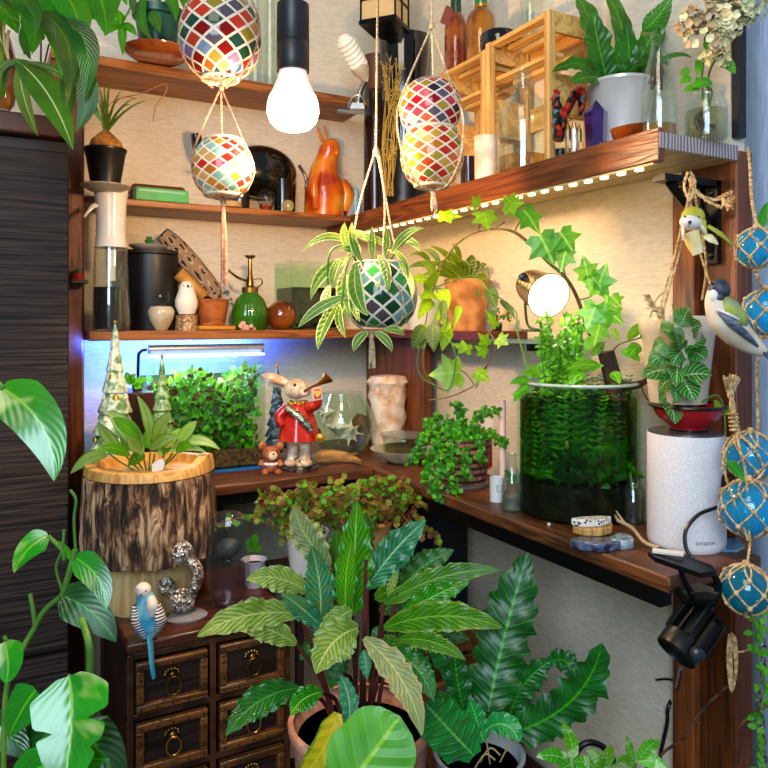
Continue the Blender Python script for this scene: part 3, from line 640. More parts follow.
for a in [((352, 245), (302, 252), 8, (0, -12)), ((352, 258), (311, 300), 12, (-8, -6)), ((356, 262), (368, 316), 17, (-6, 4)), ((348, 296), (298, 328), 11, (-4, -4)), ((340, 300), (318, 350), 12, (-5, 0)),
          ((345, 270), (352, 320), 13, (-6, 2)), ((340, 305), (346, 338), 9, (-4, 0)), ((368, 332), (354, 352), 10, (-3, -2)), ((374, 332), (392, 352), 9, (3, -2)), ((384, 330), (404, 336), 9, (3, -3)),
          ((378, 255), (388, 294), 10, (3, -4)), ((388, 250), (408, 280), 7, (5, -6)), ((362, 262), (352, 222), 10, (-4, 0)), ((372, 258), (372, 226), 9, (0, 0)), ((383, 258), (386, 226), 9, (2, 0)),
          ((392, 252), (424, 228), 8, (-2, -6)), ((376, 244), (346, 232), 10, (0, -3)), ((350, 250), (345, 222), 9, (-3, 0)), ((358, 258), (352, 238), 12, (0, 0)), ((395, 240), (420, 252), 8, (4, -4)), ((370, 262), (378, 290), 8, (2, 0)),
          ((386, 246), (362, 240), 9, (0, -4)), ((360, 256), (338, 250), 8, (0, -4)), ((340, 258), (332, 286), 9, (-3, 0)), ((352, 290), (360, 322), 9, (-2, 0)), ((330, 285), (326, 318), 10, (-3, 0)), ((398, 262), (412, 300), 7, (5, -2))]:
    lpx(mb, a[0], a[1], a[2], D+.01+R.uniform(-.015, .02), D-.005, a[3], n=N(R.uniform(-.4, .4), .3, .25), prof='lance', fold=.1)
mb.build('foliage', HV, t)
mb = MB()
for p in [[(366, 262, .94), (352, 256, .91), (345, 275, .9), (342, 305, .9)], [(390, 262, .94), (398, 248, .92), (412, 235, .9)], [(356, 262, .94), (348, 246, .92), (330, 252, .9), (328, 285, .9)], [(372, 266, .94), (372, 240, .92)], [(384, 266, .94), (390, 244, .93)],
          [(400, 270, .92), (408, 300, .92), (404, 322, .93), (384, 332, .93), (372, 333, .93)]]: tpx(mb, p, .0014)
mb.build('stem', STEM, t)
# ---- middle shelf, left to right
pp = T('ponytail_palm', 'ponytail palm with swollen brown base in a small black pot', 'plant', P(105, 192, 1.27))
d = 1.255; c, rows = vr(105.5, d, [(183, 14), (150, 20), (148, 20.5)], S2); c.z = S2+.010; zo = .010
d0 = c.copy()
MB().lathe(c, shell([(14*d/FP, 0), (19.5*d/FP, .056), (20.5*d/FP, .058), (20.5*d/FP, .062)], .0015), 28).build('pot', BLACKP, pp)
cz = c+Vector((0, 0, .05)); MB().lathe(cz, [(.028, 0), (.029, .012), (.024, .026), (.013, .036), (.006, .043), (.001, .045)], 24, wob=lambda a, z: 1+.05*math.sin(a*3+z*90)).build('caudex', mat('corky_brown', 'b87a34', .85, col2='7a4a1c', ns=70, bump=.8, bs=90), pp)
MB().lathe(cz, [(.001, 0), (.030, .001)], 20).build('soil', SOIL, pp)
mb = MB(); top = cz+Vector((0, 0, .04))
for a in [(150, 100, 0), (131, 104, 0), (96, 96, 0), (104, 82, 0), (88, 104, 0), (122, 90, 0), (110, 78, 0), (99, 86, 0), (136, 98, -10)]:
    B = top; E = P(a[0], a[1], d-.02+R.uniform(-.03, .03)); mb.leaf(B, E, .006, n=N(.3, .4), bend=UP*.012+(E-B)*0, prof='grass', seg=7, cr=2)
mb.build('foliage', leafm('grassy_leaf', '3a5a1c', '6a7a30', mid='6a8a3a'), pp)
mb = MB()
for p in [[(105, 122, d), (118, 100, d-.02), (140, 94, d-.03), (164, 84, d-.03), (166, 92, d-.03), (156, 106, d-.03), (153, 122, d-.03)], [(104, 122, d), (110, 104, d-.02), (126, 97, d-.02), (136, 99, d-.02)]]: tpx(mb, p, .0008)
mb.build('dry_tips', mat('dry_leaf', '9a6a3a', .8), pp)
sc_ = single(MB().lathe(Vector((c.x, c.y, S2)), [(.001, 0), (.026, 0), (.0405, .008), (.0405, .0098), (.030, .0095), (.001, .009)], 32), 'saucer', mat('grey_brown_saucer', 'a89a88', .4), 'grey-brown saucer under the small black pot', 'saucer')
Yb = 1.44; c = onY(156, 190, Yb); c.z = S2
bx = T('wooden_box', 'flat wooden box with rounded ends stacked behind the green box', 'box', c)
MB().box(c+Vector((.004, .012, .028)), (.10, .05, .018)).build('lid', mat('brown_box', '6a341a', .4, col2='3c1c0e', ns=10), bx, bev=.006); MB().box(c+Vector((.004, .012, .0095)), (.10, .05, .019)).build('body', mat('dark_box', '241410', .4), bx, bev=.004)
bx = T('card_box', 'small green box lying in front of the flat brown box', 'box', c)
c = onY(161, 190, 1.402); c.z = S2
MB().box(c+Vector((0, -.000, .012)), (.098, .024, .024), .06).build('body', mat('green_card', '2f8a4c', .35, col2='48a860', ns=12), bx, bev=.002)
MB().box(c+Vector((0, -.0128, .018)), (.085, .001, .004), .06).build('label', mat('pale_green_label', '8ac8a0', .5), bx)
# black elephant
EL = mat('glossy_dark_ceramic', '0c0a0a', .18, coat=.8)
el = T('elephant_figurine', 'glossy black elephant figurine behind the small hanging bowl', 'figurine', onY(262, 205, 1.45))
Y = 1.458
mb = MB()
mb.ell(onY(262, 172, Y), (.075, .046, .055), 28, 18); mb.ell(onY(222, 160, Y), (.040, .036, .036), 20, 14)
mb.tube([onY(214, 165, Y-.01), onY(204, 158, Y-.02), onY(198, 146, Y-.02), onY(196, 134, Y-.02)], [.024, .016, .012, .010], 12, cat=4)
for px, yy in ((236, .02), (240, -.022), (283, -.022), (286, .02)): 
    q = onY(px, 190, Y+yy); mb.tube([q+UP*.02, Vector((q.x, q.y, S2))], [.022, .019], 14)
mb.tube([onY(299, 165, Y), onY(306, 178, Y), onY(306, 190, Y)], .0035, 8, cat=3)
mb.build('body', EL, el)
MB().ell(onY(236, 158, Y-.04), (.026, .006, .030), 16, 10, Matrix.Rotation(.4, 3, 'Z')).build('ear', EL, el)
mb = MB().ell(onY(217, 153, Y-.035), (.0025, .0025, .0025), 8, 6); mb.build('eye', mat('eye_gloss', 'd8d0c8', .1), el)
MB().tube([onY(206, 168, Y-.03), onY(199, 170, Y-.045), onY(194, 164, Y-.05)], [.004, .003, .0008], 8, cat=3).build('tusk', WHITEC, el)
# crystal balls on wooden flower stand
fs = T('flower_stand', 'dark red carved flower stand holding the larger crystal ball', 'stand', onY(266, 208, 1.40))
c = onY(266, 207, 1.403); c.z = S2; mb = MB()
for i in range(7):
    a = i*2*PI/7; v = Vector((math.cos(a), math.sin(a), 0)); mb.leaf(c+v*.003+UP*.002, c+v*.0115+UP*.013, .012, n=UP*.4-v, bend=UP*-.001+v*.005, prof='ovate', seg=5, cr=2)
mb.lathe(c, [(.001, 0), (.010, 0), (.011, .003), (.004, .005), (.001, .006)], 16); mb.build('petals', mat('red_carved_wood', '5a1c0c', .35, col2='8a3414', ns=30), fs, sol=.0012)
single(MB().ell(c+Vector((0, 0, .0245)), .0185, 32, 20), 'crystal_ball', glass('ball_glass', 'f4f8fa', k=1.7), 'large clear crystal ball on the dark red flower stand', 'crystal ball')
c2 = onY(288, 201, 1.400); c2.z = S2+.0125
single(MB().ell(c2, .0125, 24, 16), 'crystal_ball', mat('pale_yellow_crystal', 'f0e0a0', .05, trans=.7, ior=1.5), 'small pale yellow stone ball resting on the shelf beside the orange figurine', 'crystal ball')
# small cork lid item
c = onY(232, 205, 1.395); c.z = S2
single(MB().lathe(c, [(.001, 0), (.018, 0), (.019, .010), (.001, .011)], 20), 'cork_coaster', mat('cork', 'c09a60', .8), 'pale round cork piece below the pale mosaic bowl', 'coaster')
# orange figurine
ORM, ont, ob = base('orange_glaze'); s_ = nd(ont, 'ShaderNodeTexNoise', {'Vector': nd(ont, 'ShaderNodeTexCoord').outputs['Object'], 'Scale': 22, 'Detail': 1}).outputs[0]
ont.links.new(ramp(ont, s_, [(.35, 'a83208'), (.5, 'd8640e'), (.68, 'e89a28')]), ob.inputs['Base Color']); ob.inputs['Roughness'].default_value = .22; ob.inputs['Coat Weight'].default_value = .6
of = T('animal_figurine', 'orange glazed seated animal figurine with upright ears', 'figurine', onY(326, 210, 1.43)); Y = 1.44
mb = MB(); d = dY(325, Y); c = onY(324, 322, Y); c.z = S2; u = d/FP
mb.tube([c, onY(325, 192, Y), onY(324, 174, Y), onY(327, 159, Y-.004), onY(330, 149, Y-.008), onY(331, 142, Y-.008), onY(331, 138.5, Y-.008)], [20*u, 20.5*u, 15*u, 11*u, 10.5*u, 7.5*u, 1*u], 28, cat=5); mb.ell(onY(336, 153, Y-.022), (.009, .008, .007), 12, 8)
mb.tube([onY(340, 182, Y-.01), onY(346, 196, Y-.012), onY(342, 212, Y-.012)], [.014, .020, .016], 14, cat=4)
mb.tube([onY(318, 172, Y-.028), onY(314, 190, Y-.034), onY(316, 208, Y-.03)], [.008, .010, .009], 12, cat=4)
mb.build('body', ORM, of)
for a, b_ in (((322, 142), (317, 127)), ((326, 141), (324, 125))): MB().tube([onY(*a, Y), onY((a[0]+b_[0])/2, (a[1]+b_[1])/2, Y), onY(*b_, Y)], [.0055, .0065, .001], 10, cat=3, flat=.5).build('ear', ORM, of)
mb = MB(); mb.ell(onY(334, 146, Y-.022), .0022, 8, 6).ell(onY(326, 146, Y-.022), .0022, 8, 6).ell(onY(336, 152, Y-.027), .002, 8, 6); mb.build('face', BLACKP, of)
# blue bottle-like figurine
bf = T('glass_bird_figurine', 'slim pale blue glazed figurine at the shelf corner', 'figurine', onY(355, 213, 1.43)); c = onY(356, 322, 1.42); c.z = S2
MB().lathe(c, [(.010, 0), (.013, .02), (.010, .035), (.006, .05), (.0065, .056), (.005, .064), (.001, .068)], 20).build('body', mat('pale_blue_glaze', '8ab4bc', .2, coat=.6, col2='6a98a8'), bf)
MB().ell(c+Vector((-.014, .002, .022)), (.010, .009, .022), 14, 10).build('wing', mat('lilac_glaze', 'a8a0b4', .25), bf)
# ---------------- lowest wall shelf, left to right ----------------
def onshelf(px, Y, z): c = onY(px, 322, Y); c.z = z; return c
sp_ = T('spray_bottle', 'continuous mist spray bottle with tall white head and dark liquid', 'spray bottle', onshelf(110, 1.41, S3))
Y = 1.358; d = dY(110, Y); c = onshelf(111, Y, S3); u = d/FP
MB().lathe(c, shell([(18*u, 0), (18.5*u, .02), (17*u, 45*u), (16*u, 80*u), (15.5*u, 84*u)], .0015), 32).build('bottle', GL, sp_)
MB().lathe(c+UP*.0025, [(.001, 0), (16.8*u, 0), (16.2*u, 42*u), (.001, 42*u)], 28).build('liquid', mat('dark_liquid', '15100c', .15, coat=.5), sp_)
MB().lathe(c+UP*84*u, [(16.5*u, -1*u), (15.5*u, 0), (14.2*u, 12*u), (14*u, 28*u), (15*u, 45*u), (16.6*u, 58*u), (15.5*u, 63*u), (.001, 64*u)], 32).build('spray_head', mat('white_plastic', 'f8eee0', .3, coat=.3), sp_)
mb = MB(); q = [onY(96, 205, Y-.02), onY(91, 208, Y-.024), onY(84, 217, Y-.026)]; mb.tube(q, [.006, .004, .0015], 8, cat=3, flat=.6); mb.build('trigger', mat('white_plastic', 'f8eee0'), sp_)
mb = MB(); mb.tube([c+UP*50*u, c+UP*84*u], 4.5*u, 12); mb.build('inner_pump', mat('white_plastic', ''), sp_)
mb = MB(); mb.tube([c+UP*50*u, c+UP*20*u, c+Vector((-.012, -.006, .004))], .002, 8, cat=3); mb.build('dip_tube', mat('clear_tube', 'c8c0b0', .2), sp_)
# little red succulent pot on the post ledge
t = T('succulent_pot', 'tiny green succulent in a red pot on a ledge beside the left post', 'plant', onY(78, 281, 1.37))
c = onY(78, 280, 1.37); lg = MB().bb(c+Vector((-.012, -.016, -.006)), (c.x+.014, 1.3875, c.z)); single(lg, 'ledge', DKW, 'tiny wooden ledge on the left post carrying a red succulent pot', 'ledge')
MB().lathe(c, shell([(.008, 0), (.010, .012)], .001), 16).build('pot', mat('red_pot', 'a8201a', .4), t)
def rosette(mb, c, r, n, layers=3, w=.5, h=.6):
    for l in range(layers):
        k = 1-l/(layers+.6)
        for i in range(n):
            a = 2*PI*(i+l*.5)/n; v = Vector((math.cos(a), math.sin(a), 0))
            mb.leaf(c, c+v*r*k+UP*r*h*(.2+l*.45), r*w, n=UP*1-v*.4, bend=UP*-.08*r, prof='ovate', seg=4, cr=2, fold=.25)
mb = MB(); rosette(mb, c+UP*.008, .010, 7, 3, h=1.2); mb.build('foliage', mat('succulent_green', '2c6a2c', .5, col2='4a8a3c'), t)
Y = 1.445; c = onshelf(152, Y, S3); d = dY(153, Y); u = d/FP
t = T('canister', 'matte black canister with a dark lid behind the white bird', 'canister', c)
MB().lathe(c, [(.001, 0), (25*u, 0), (25.5*u, .003), (25.5*u, 74*u), (.001, 75*u)], 40).build('body', mat('matte_black', '0d0b0b', .42), t)
MB().lathe(c+UP*75.2*u, [(.001, 0), (26*u, 0), (26.3*u, 3.5*u), (.001, 3.6*u)], 40).build('lid', mat('matte_black2', '1c1715', .5), t)
c2 = c+UP*79.2*u+RT*(-3*u); t = T('succulent_dish', 'small green succulent on a grey dish on top of the black canister', 'plant', c2)
MB().lathe(c2, [(.001, 0), (12*u, 0), (19*u, 4*u), (19.5*u, 5.5*u), (11*u, 3*u), (.001, 2.5*u)], 32).build('dish', mat('grey_dish', '9a9088', .35), t)
mb = MB(); rosette(mb, c2+UP*3*u, 9.5*u, 10, 4, h=.8); mb.build('foliage', mat('succulent_green', ''), t)
# heart glass with ball
c = onshelf(161, 1.402, S3); d = dY(161, 1.402); u = d/FP
t = single(MB().lathe(c, [(.001, 0), (6*u, 0), (12*u, 11*u), (13.6*u, 19*u), (11*u, 23.5*u), (5*u, 25*u), (.001, 24*u)], 28), 'stone_heart_ornament', mat('pale_quartz', 'e8d8bc', .12, trans=.35, col2='d0b890', ns=25, coat=.5), 'rounded pale quartz ornament holding a small glass ball', 'ornament')
single(MB().ell(c+UP*33.5*u, 8.8*u, 24, 16), 'glass_ball', glass('ball_glass', ''), 'small clear glass ball sitting on the pale quartz ornament', 'glass ball')
# bird on log
c = onshelf(186.5, 1.404, S3); d = dY(186, 1.404); u = d/FP
single(MB().lathe(c, [(.001, 0), (11*u, 0), (10.5*u, 8*u), (11*u, 15*u), (.001, 15.5*u)], 24, wob=lambda a, z: 1+.04*math.sin(a*7+z*300)), 'birch_stump', mat('glittery_bark', 'c8a878', .5, .3, col2='7a5a38', ns=200, bump=1, bs=250), 'little glittery log under the white bird figurine', 'log')
bd = T('bird_figurine', 'plump white bird figurine perched on the little glittery log', 'figurine', c+UP*15.5*u)
mb = MB(); mb.lathe(c+UP*15.5*u, [(.001, -.0), (8*u, .5*u), (11*u, 8*u), (11.3*u, 14*u), (9*u, 21*u), (7.4*u, 26*u), (6.5*u, 30*u), (4*u, 33*u), (.001, 34*u)], 24)
mb.tube([c+UP*24*u+TC*-6*u, c+UP*18*u+TC*-14*u-RT*4*u], [.004, .001], 8); mb.build('body', mat('white_bisque', 'ece4d8', .45), bd)
MB().tube([c+UP*44*u+TC*6*u+RT*3*u, c+UP*42.5*u+TC*9.5*u+RT*5*u], [.0025, .0006], 8).build('beak', mat('dark_beak', '3a2a22', .3), bd)
mb = MB(); mb.ell(c+UP*44*u+TC*6.6*u-RT*1*u, .0012, 6, 5).ell(c+UP*43.5*u+TC*4*u+RT*6*u, .0012, 6, 5); mb.build('eye', BLACKP, bd)
# wooden cup, tray, cholla, bamboo
WG = wood('warm_grain_cup', '7a3a14', 'b0622c', 0, 9, .35)
c = onshelf(212, 1.42, S3+.009); u = dY(212, 1.42)/FP
MBc = MB().lathe(c, shell([(12.5*u, 0), (17*u, 26*u)], .003), 32)
single(MBc, 'wooden_cup', WG, 'tapered wooden cup holding the porous cholla wood', 'cup')
single(MB().bb(onshelf(199, 1.392, S3), onshelf(227, 1.452, S3+.0085)), 'wooden_tray', wood('amber_tray', '9a5a10', 'c8862a', 0), 'flat amber wooden tray under the tapered cup', 'tray', bev=.002)
m, nt, b = base('cholla_wood'); tc = nd(nt, 'ShaderNodeUVMap').outputs[0]
s_ = nd(nt, 'ShaderNodeSeparateXYZ', {0: tc}); wn_ = nd(nt, 'ShaderNodeTexNoise', {'Vector': nd(nt, 'ShaderNodeTexCoord').outputs['Object'], 'Scale': 45}).outputs[0]; A_ = mth(nt, 'ADD', mth(nt, 'MULTIPLY', s_.outputs[0], 9.0), mth(nt, 'MULTIPLY', wn_, .9)); B_ = mth(nt, 'ADD', mth(nt, 'MULTIPLY', s_.outputs[1], 7.0), wn_)
fx = mth(nt, 'ABSOLUTE', mth(nt, 'SUBTRACT', mth(nt, 'FRACT', mth(nt, 'ADD', A_, mth(nt, 'MULTIPLY', mth(nt, 'FLOOR', B_), .5))), .5)); fy = mth(nt, 'ABSOLUTE', mth(nt, 'SUBTRACT', mth(nt, 'FRACT', B_), .5))
r2 = mth(nt, 'ADD', mth(nt, 'MULTIPLY', mth(nt, 'MULTIPLY', fx, fx), 9.0), mth(nt, 'MULTIPLY', mth(nt, 'MULTIPLY', fy, fy), 5.0))
nt.links.new(ramp(nt, r2, [(.28, '2a1a10'), (.45, 'c8ac88'), (1, '8a6c50')]), b.inputs['Base Color']); b.inputs['Roughness'].default_value = .8
nt.links.new(nd(nt, 'ShaderNodeBump', {'Height': mth(nt, 'MINIMUM', r2, .7), 'Strength': 1, 'Distance': .006}).outputs[0], b.inputs['Normal'])
p = [onY(209, 302, 1.425), onY(212, 292, 1.437), onY(192, 266, 1.44), onY(175, 246, 1.44), onY(162, 234, 1.44)]
single(MB().tube(p, [.015, .020, .021, .019, .015], 18, cat=6), 'cholla_wood', m, 'grey porous stick of cholla wood leaning up out of the wooden cup', 'driftwood')
single(MB().tube([onY(204, 296, 1.412), onY(195, 288, 1.412), onY(178, 273, 1.412)], [.011, .0115, .0135], 14), 'wooden_stick', mat('yellow_brown_wood', 'c08a3a', .5, col2='8a5a20'), 'smooth yellow-brown stick leaning from the wooden cup behind the white bird', 'stick')
t = single(MB().prism([onY(214, 330, 1.47), onY(240, 330, 1.47), onY(226, 276, 1.475), onY(216, 290, 1.47)], (.0, .012, 0)), 'patterned_cloth', mat('grey_white_print', 'b8b4b0', .8, col2='4a4c58', ns=45, nlo=.55, nhi=.6), 'white and grey printed card standing behind the green mister', 'card')
# green mister
Y = 1.42; c = onshelf(250, Y, S3); u = dY(250, Y)/FP
t = T('plant_mister', 'ribbed green glass plant mister with an antique brass pump', 'plant mister', c)
GG = mat('green_glass', '3f8a14', .06, trans=.45, ior=1.45, coat=.6, col2='2c6a10')
MB().lathe(c, [(.001, 0), (14*u, 0), (17*u, 4*u), (17.6*u, 14*u), (16.8*u, 22*u), (13*u, 31*u), (8*u, 36*u), (7*u, 38*u), (.001, 38*u)], 96, wob=lambda a, z: 1+.035*abs(math.sin(a*12))).build('bottle', GG, t)
mb = MB(); mb.lathe(c+UP*37*u, [(.001, 0), (8*u, 0), (8.3*u, 5*u), (4*u, 7*u), (3.4*u, 14*u), (2.2*u, 18*u), (2*u, 34*u), (.001, 34*u)], 20)
mb.lathe(c+UP*71*u, [(.001, 0), (4*u, .5*u), (5.5*u, 2*u), (5*u, 3.4*u), (.001, 3.6*u)], 20)
mb.tube([c+UP*48*u, c+UP*52*u-RT*12*u, c+UP*58*u-RT*20*u], [.003, .0028, .0022], 8, cat=3)
mb.tube([c+UP*42*u+RT*7*u, c+UP*46*u+RT*12*u, c+UP*51*u+RT*11*u, c+UP*50*u+RT*3*u], .0013, 6, cat=4); mb.build('pump', BRASS, t)
MB().ell(c+UP*59*u-RT*21*u, .0035, 10, 8).build('nozzle', BRASS, t)
c = onshelf(248, 1.392, S3); mb = MB()
for i in range(9): a = i*.75; mb.ell(c+Vector((.016*math.cos(a)*.8, .004*math.sin(a), .004+.004*(i % 3))), (.006, .004, .006), 5, 4, Matrix.Rotation(a, 3, 'Y'))
single(mb, 'rose_quartz', mat('pink_stone', 'e8b09c', .35, coat=.3, col2='c88a78'), 'rough pink crystal cluster in front of the green mister', 'crystal')
c = onshelf(281, 1.41, S3); u = dY(281, 1.41)/FP
single(MB().lathe(c, [(.001, 0), (8*u, 1*u), (14*u, 7*u), (15.6*u, 14*u), (14*u, 21*u), (8*u, 27*u), (5*u, 28*u), (5*u, 27*u), (.001, 26.5*u)], 32), 'amber_glass_ball', mat('amber_glass', '6a2808', .06, trans=.35, coat=.8, metal=.1, col2='a85a18', ns=10), 'round dark amber glass votive between the green mister and the square tank', 'votive')
# square tank on shelf
c = onshelf(318, 1.44, S3); t = T('glass_tank', 'small square glass tank of murky green water on the lowest shelf', 'aquarium', c)
w_ = .105; h_ = (329-262)*dY(318, 1.41)/FP; y0_, y1_ = 1.394, 1.49; xa, xb = onY(291, 300, y0_).x, onY(345, 300, y0_).x
def tank(x0, x1, y0, y1, z0, z1, par, g=.003, m=None):
    mb = MB(); mb.bb((x0, y0, z0), (x1, y1, z0+g)).bb((x0, y0, z0+g), (x1, y0+g, z1)).bb((x0, y1-g, z0+g), (x1, y1, z1)).bb((x0, y0+g, z0+g), (x0+g, y1-g, z1)).bb((x1-g, y0+g, z0+g), (x1, y1-g, z1)); return mb.build('glass', m or GLG, par)
tank(xa, xb, y0_, y1_, S3, S3+h_, t, m=TKG)
mb = MB().bb((xa+.004, y0_+.004, S3+.004), (xb-.004, y1_-.004, S3+h_*.62)); mb.build('water', glass('murky_water', '5a6a3a', op=.55, body='141c0a'), t)
GREENS = [leafm('moss_bright', '3a9a18', '66c82c', mid='8ad850', tr=.3), leafm('moss_mid', '1f6a14', '3c8a20', mid='5aa030'), leafm('moss_dark', '123c10', '245a18', mid='2c6a20')]
def scatter(par, fn, n, size, mats, name='foliage', prof='ovate', stuff=False, keep=None):
    for k, m_ in enumerate(mats):
        mb = MB()
        for i in range(n//len(mats)):
            p_ = fn(); d_ = jit(1).normalized()+UP*.3; L = size*R.uniform(.6, 1.3)
            mb.leaf(p_, p_+d_*L, L*.7, n=TC*.8+UP*.3+jit(.8), bend=UP*L*.1, prof=prof, seg=3, cr=2)
        if keep: keep(mb)
        o = mb.build(name, m_, par)
        if stuff: o['kind'] = 'stuff'
scatter(t, lambda: Vector((R.uniform(xa+.012, xb-.012), R.uniform(y0_+.015, y1_-.015), S3+R.uniform(.01, h_*.55))), 120, .012, GREENS[1:])
# terracotta pot with hoya
Xp = .786; c = onX(467, 322, Xp); c.z = S3; d = dX(467, Xp); u = d/FP
t = T('potted_plant', 'plant with arching narrow leaves in a square-cut terracotta pot', 'plant', c)
MB().lathe(c, shell([(17*u, 0), (23*u, 51*u)], .003), 32, M=Matrix.Rotation(.3, 3, 'Z')).build('pot', TERRA, t)
MB().lathe(c+UP*45*u, [(.001, 0), (21*u, 0)], 24).build('soil', SOIL, t)
mb = MB(); dd = d-.0
for a in [((463, 280), (436, 262), 8), ((465, 280), (446, 252), 8), ((468, 280), (470, 255), 12), ((470, 280), (480, 262), 9), ((472, 280), (488, 282), 7), ((460, 282), (424, 262), 8), ((456, 280), (420, 276), 8), ((462, 276), (430, 246), 8),
          ((474, 276), (486, 266), 7), ((467, 280), (458, 262), 10), ((440, 266), (422, 250), 7), ((436, 270), (408, 268), 8), ((470, 282), (478, 300), 8), ((460, 270), (452, 244), 7), ((430, 262), (408, 256), 7)]:
    lpx(mb, a[0], a[1], a[2], dd-.02, dd-.03+R.uniform(-.03, .02), (2, -5), n=N(R.uniform(-.5, .5), .4, .3), prof='lance')
mb.build('foliage', leafm('hoya_leaf', '3a5a18', '5c7a24', mid='8a9a40', edge='a8a850'), t)
mb = MB()
for p_ in [[(466, 284, dd), (463, 262, dd-.02), (450, 250, dd-.03)], [(460, 284, dd), (440, 268, dd-.02), (424, 256, dd-.03)], [(476, 282, dd), (487, 268, dd-.02), (490, 290, dd-.03)]]: tpx(mb, p_, .001)
mb.build('stem', STEM, t)
# white pot left of it with pale pothos
Xp = .775; c = onX(424, 322, Xp); c.z = S3; d = dX(424, Xp); u = d/FP
t = T('potted_plant', 'white pot of trailing yellow-green pothos beside the green mosaic pot', 'plant', c)
MB().lathe(c, shell([(15*u, 0), (20*u, 30*u), (21*u, 33*u)], .003), 28).build('pot', WHITEC, t)
MB().lathe(c+UP*28*u, [(.001, 0), (19*u, 0)], 24).build('soil', SOIL, t)
YG = leafm('yellow_green_leaf', '7aa81e', 'a0c83c', 'c8dc70', nv=6, vw=.04, rough=.4); DGL = leafm('dull_green_leaf', '3a5a24', '4f6a34', '8a9a60', rough=.35)
mb = MB()
for a in [((432, 300), (418, 320), 14), ((440, 290), (448, 310), 16), ((430, 280), (404, 285), 12), ((446, 306), (436, 322), 12), ((442, 318), (450, 334), 11), ((434, 275), (420, 262), 10), ((436, 296), (420, 300), 14), ((426, 290), (440, 272), 11)]:
    lpx(mb, a[0], a[1], a[2], 1.10, 1.06, n=N(0, .4, .35), prof='heart')
for a in [((436, 350), (426, 374), 20), ((456, 352), (450, 375), 15), ((468, 330), (462, 352), 8), ((452, 366), (462, 352), 6)]: lpx(mb, (a[0][0]-8, a[0][1]-24), (a[1][0]-8, a[1][1]-24), a[2], 1.05, 1.03, n=N(0, .2, .2), prof='heart')
mb.build('foliage', YG, t)
mb = MB()
for a in [((425, 326), (412, 350), 15), ((432, 324), (434, 352), 16), ((421, 336), (424, 352), 9), ((488, 288), (496, 310), 14), ((500, 300), (516, 320), 7), ((444, 300), (442, 322), 8)]: lpx(mb, a[0], a[1], a[2], 1.04, 1.02, n=N(0, .1, .2), prof='ovate')
mb.build('foliage', DGL, t)
mb = MB()
for p_ in [[(424, 292, 1.14), (430, 276, 1.12), (438, 300, 1.08), (430, 328, 1.04), (418, 352, 1.03), (420, 375, 1.03), (440, 388, 1.03), (450, 388, 1.03), (456, 360, 1.03), (450, 340, 1.03)], [(424, 292, 1.14), (444, 290, 1.1), (446, 320, 1.06), (440, 345, 1.04)], [(424, 292, 1.14), (470, 276, 1.06), (488, 290, 1.03), (500, 298, 1.02), (516, 312, 1.01), (517, 330, 1.0), (528, 372, .98)]]: tpx(mb, p_, .0011)
mb.build('vine', STEM, t)
# lit clamp lamp
lp_ = T('clamp_lamp', 'silver round-headed clamp lamp, switched on, on the glass shelf', 'lamp', onX(527, 334, .77))
d = 1.07; face = P(549, 296, d-.04); backp = P(537, 277, d+.02); ax = (face-backp).normalized()
tgt = (TC*1.0+RT*.30-UP*.35).normalized(); q = tgt.to_track_quat('Z', 'Y').to_matrix(); u = d/FP; L = .066
MB().lathe(face-tgt*L, [(.001, 0), (11*u, 0), (15*u, 3*u), (17*u, 10*u), (20*u, L*.8), (22.5*u, L), (21.5*u, L), (19*u, L*.8), (.001, L*.72)], 36, q).build('lamp_head', mat('satin_aluminium', 'b8aa90', .25, 1), lp_)
MB().lathe(face-tgt*L*.25, [(.001, 0), (19.5*u, 0), (20*u, L*.18), (15*u, L*.24), (.001, L*.25)], 32, q).build('lamp_lens', mat('lit_lens', 'ffffff', .3, em='fff6e0', es=5), lp_)
mb = MB(); mb.tube([P(524, 277, d-.01), P(525, 300, d-.01), P(527, 322, d), P(534, 329, d), P(552, 330, d+.01)], .0022, 6, cat=4); mb.build('bracket_arm', STEEL, lp_)
MB().lathe(P(523, 277, d-.012), [(.001, -.006), (.006, -.006), (.006, .004), (.001, .005)], 14, TC.to_track_quat('Z', 'Y').to_matrix()).build('knob', BLACKP, lp_)
mb = MB(); mb.box(onX(536, 333, .775)+UP*.004, (.04, .03, .004), -.4).box(onX(545, 331, .775)+UP*.008, (.014, .012, .006), -.4); mb.build('clamp', mat('grey_clamp', '8a8c8e', .4, .6), lp_)
sl = bpy.data.lights.new('lamp_beam', 'SPOT'); sl.energy = .8; sl.color = (1, .93, .78); sl.spot_size = 2.4; sl.spot_blend = .9; sl.shadow_soft_size = .02
so = bpy.data.objects.new('lamp_beam', sl); COL.objects.link(so); so.location = face+tgt*.012; so.rotation_euler = (-tgt).to_track_quat('Z', 'Y').to_euler()
# tiny flower pot by the lamp
t = T('potted_succulent', 'tiny flowering plant at the end of the wooden shelf by the lit lamp', 'plant', onX(497, 331, .775))
c = onX(497, 322, .775); c.z = S3; MB().lathe(c, shell([(.008, 0), (.010, .014)], .001), 14).build('pot', mat('dark_glaze', '1a1614', .3), t)
mb = MB(); mf = MB()
for i in range(26): q_ = c+Vector((0, 0, .014))+Vector((R.gauss(0, .009), R.gauss(0, .009), abs(R.gauss(.008, .008)))); mb.leaf(q_, q_+jit(.009)+UP*.004, .006, seg=3, cr=2)
for i in range(9): mf.ell(c+Vector((R.gauss(0, .010), R.gauss(0, .008), R.uniform(.02, .036))), .0028, 6, 5)
mb.build('foliage', GREENS[1], t); mf.build('blossom', mat('orange_white_flower', 'd8a080', .5, col2='c85a20', ns=90), t)
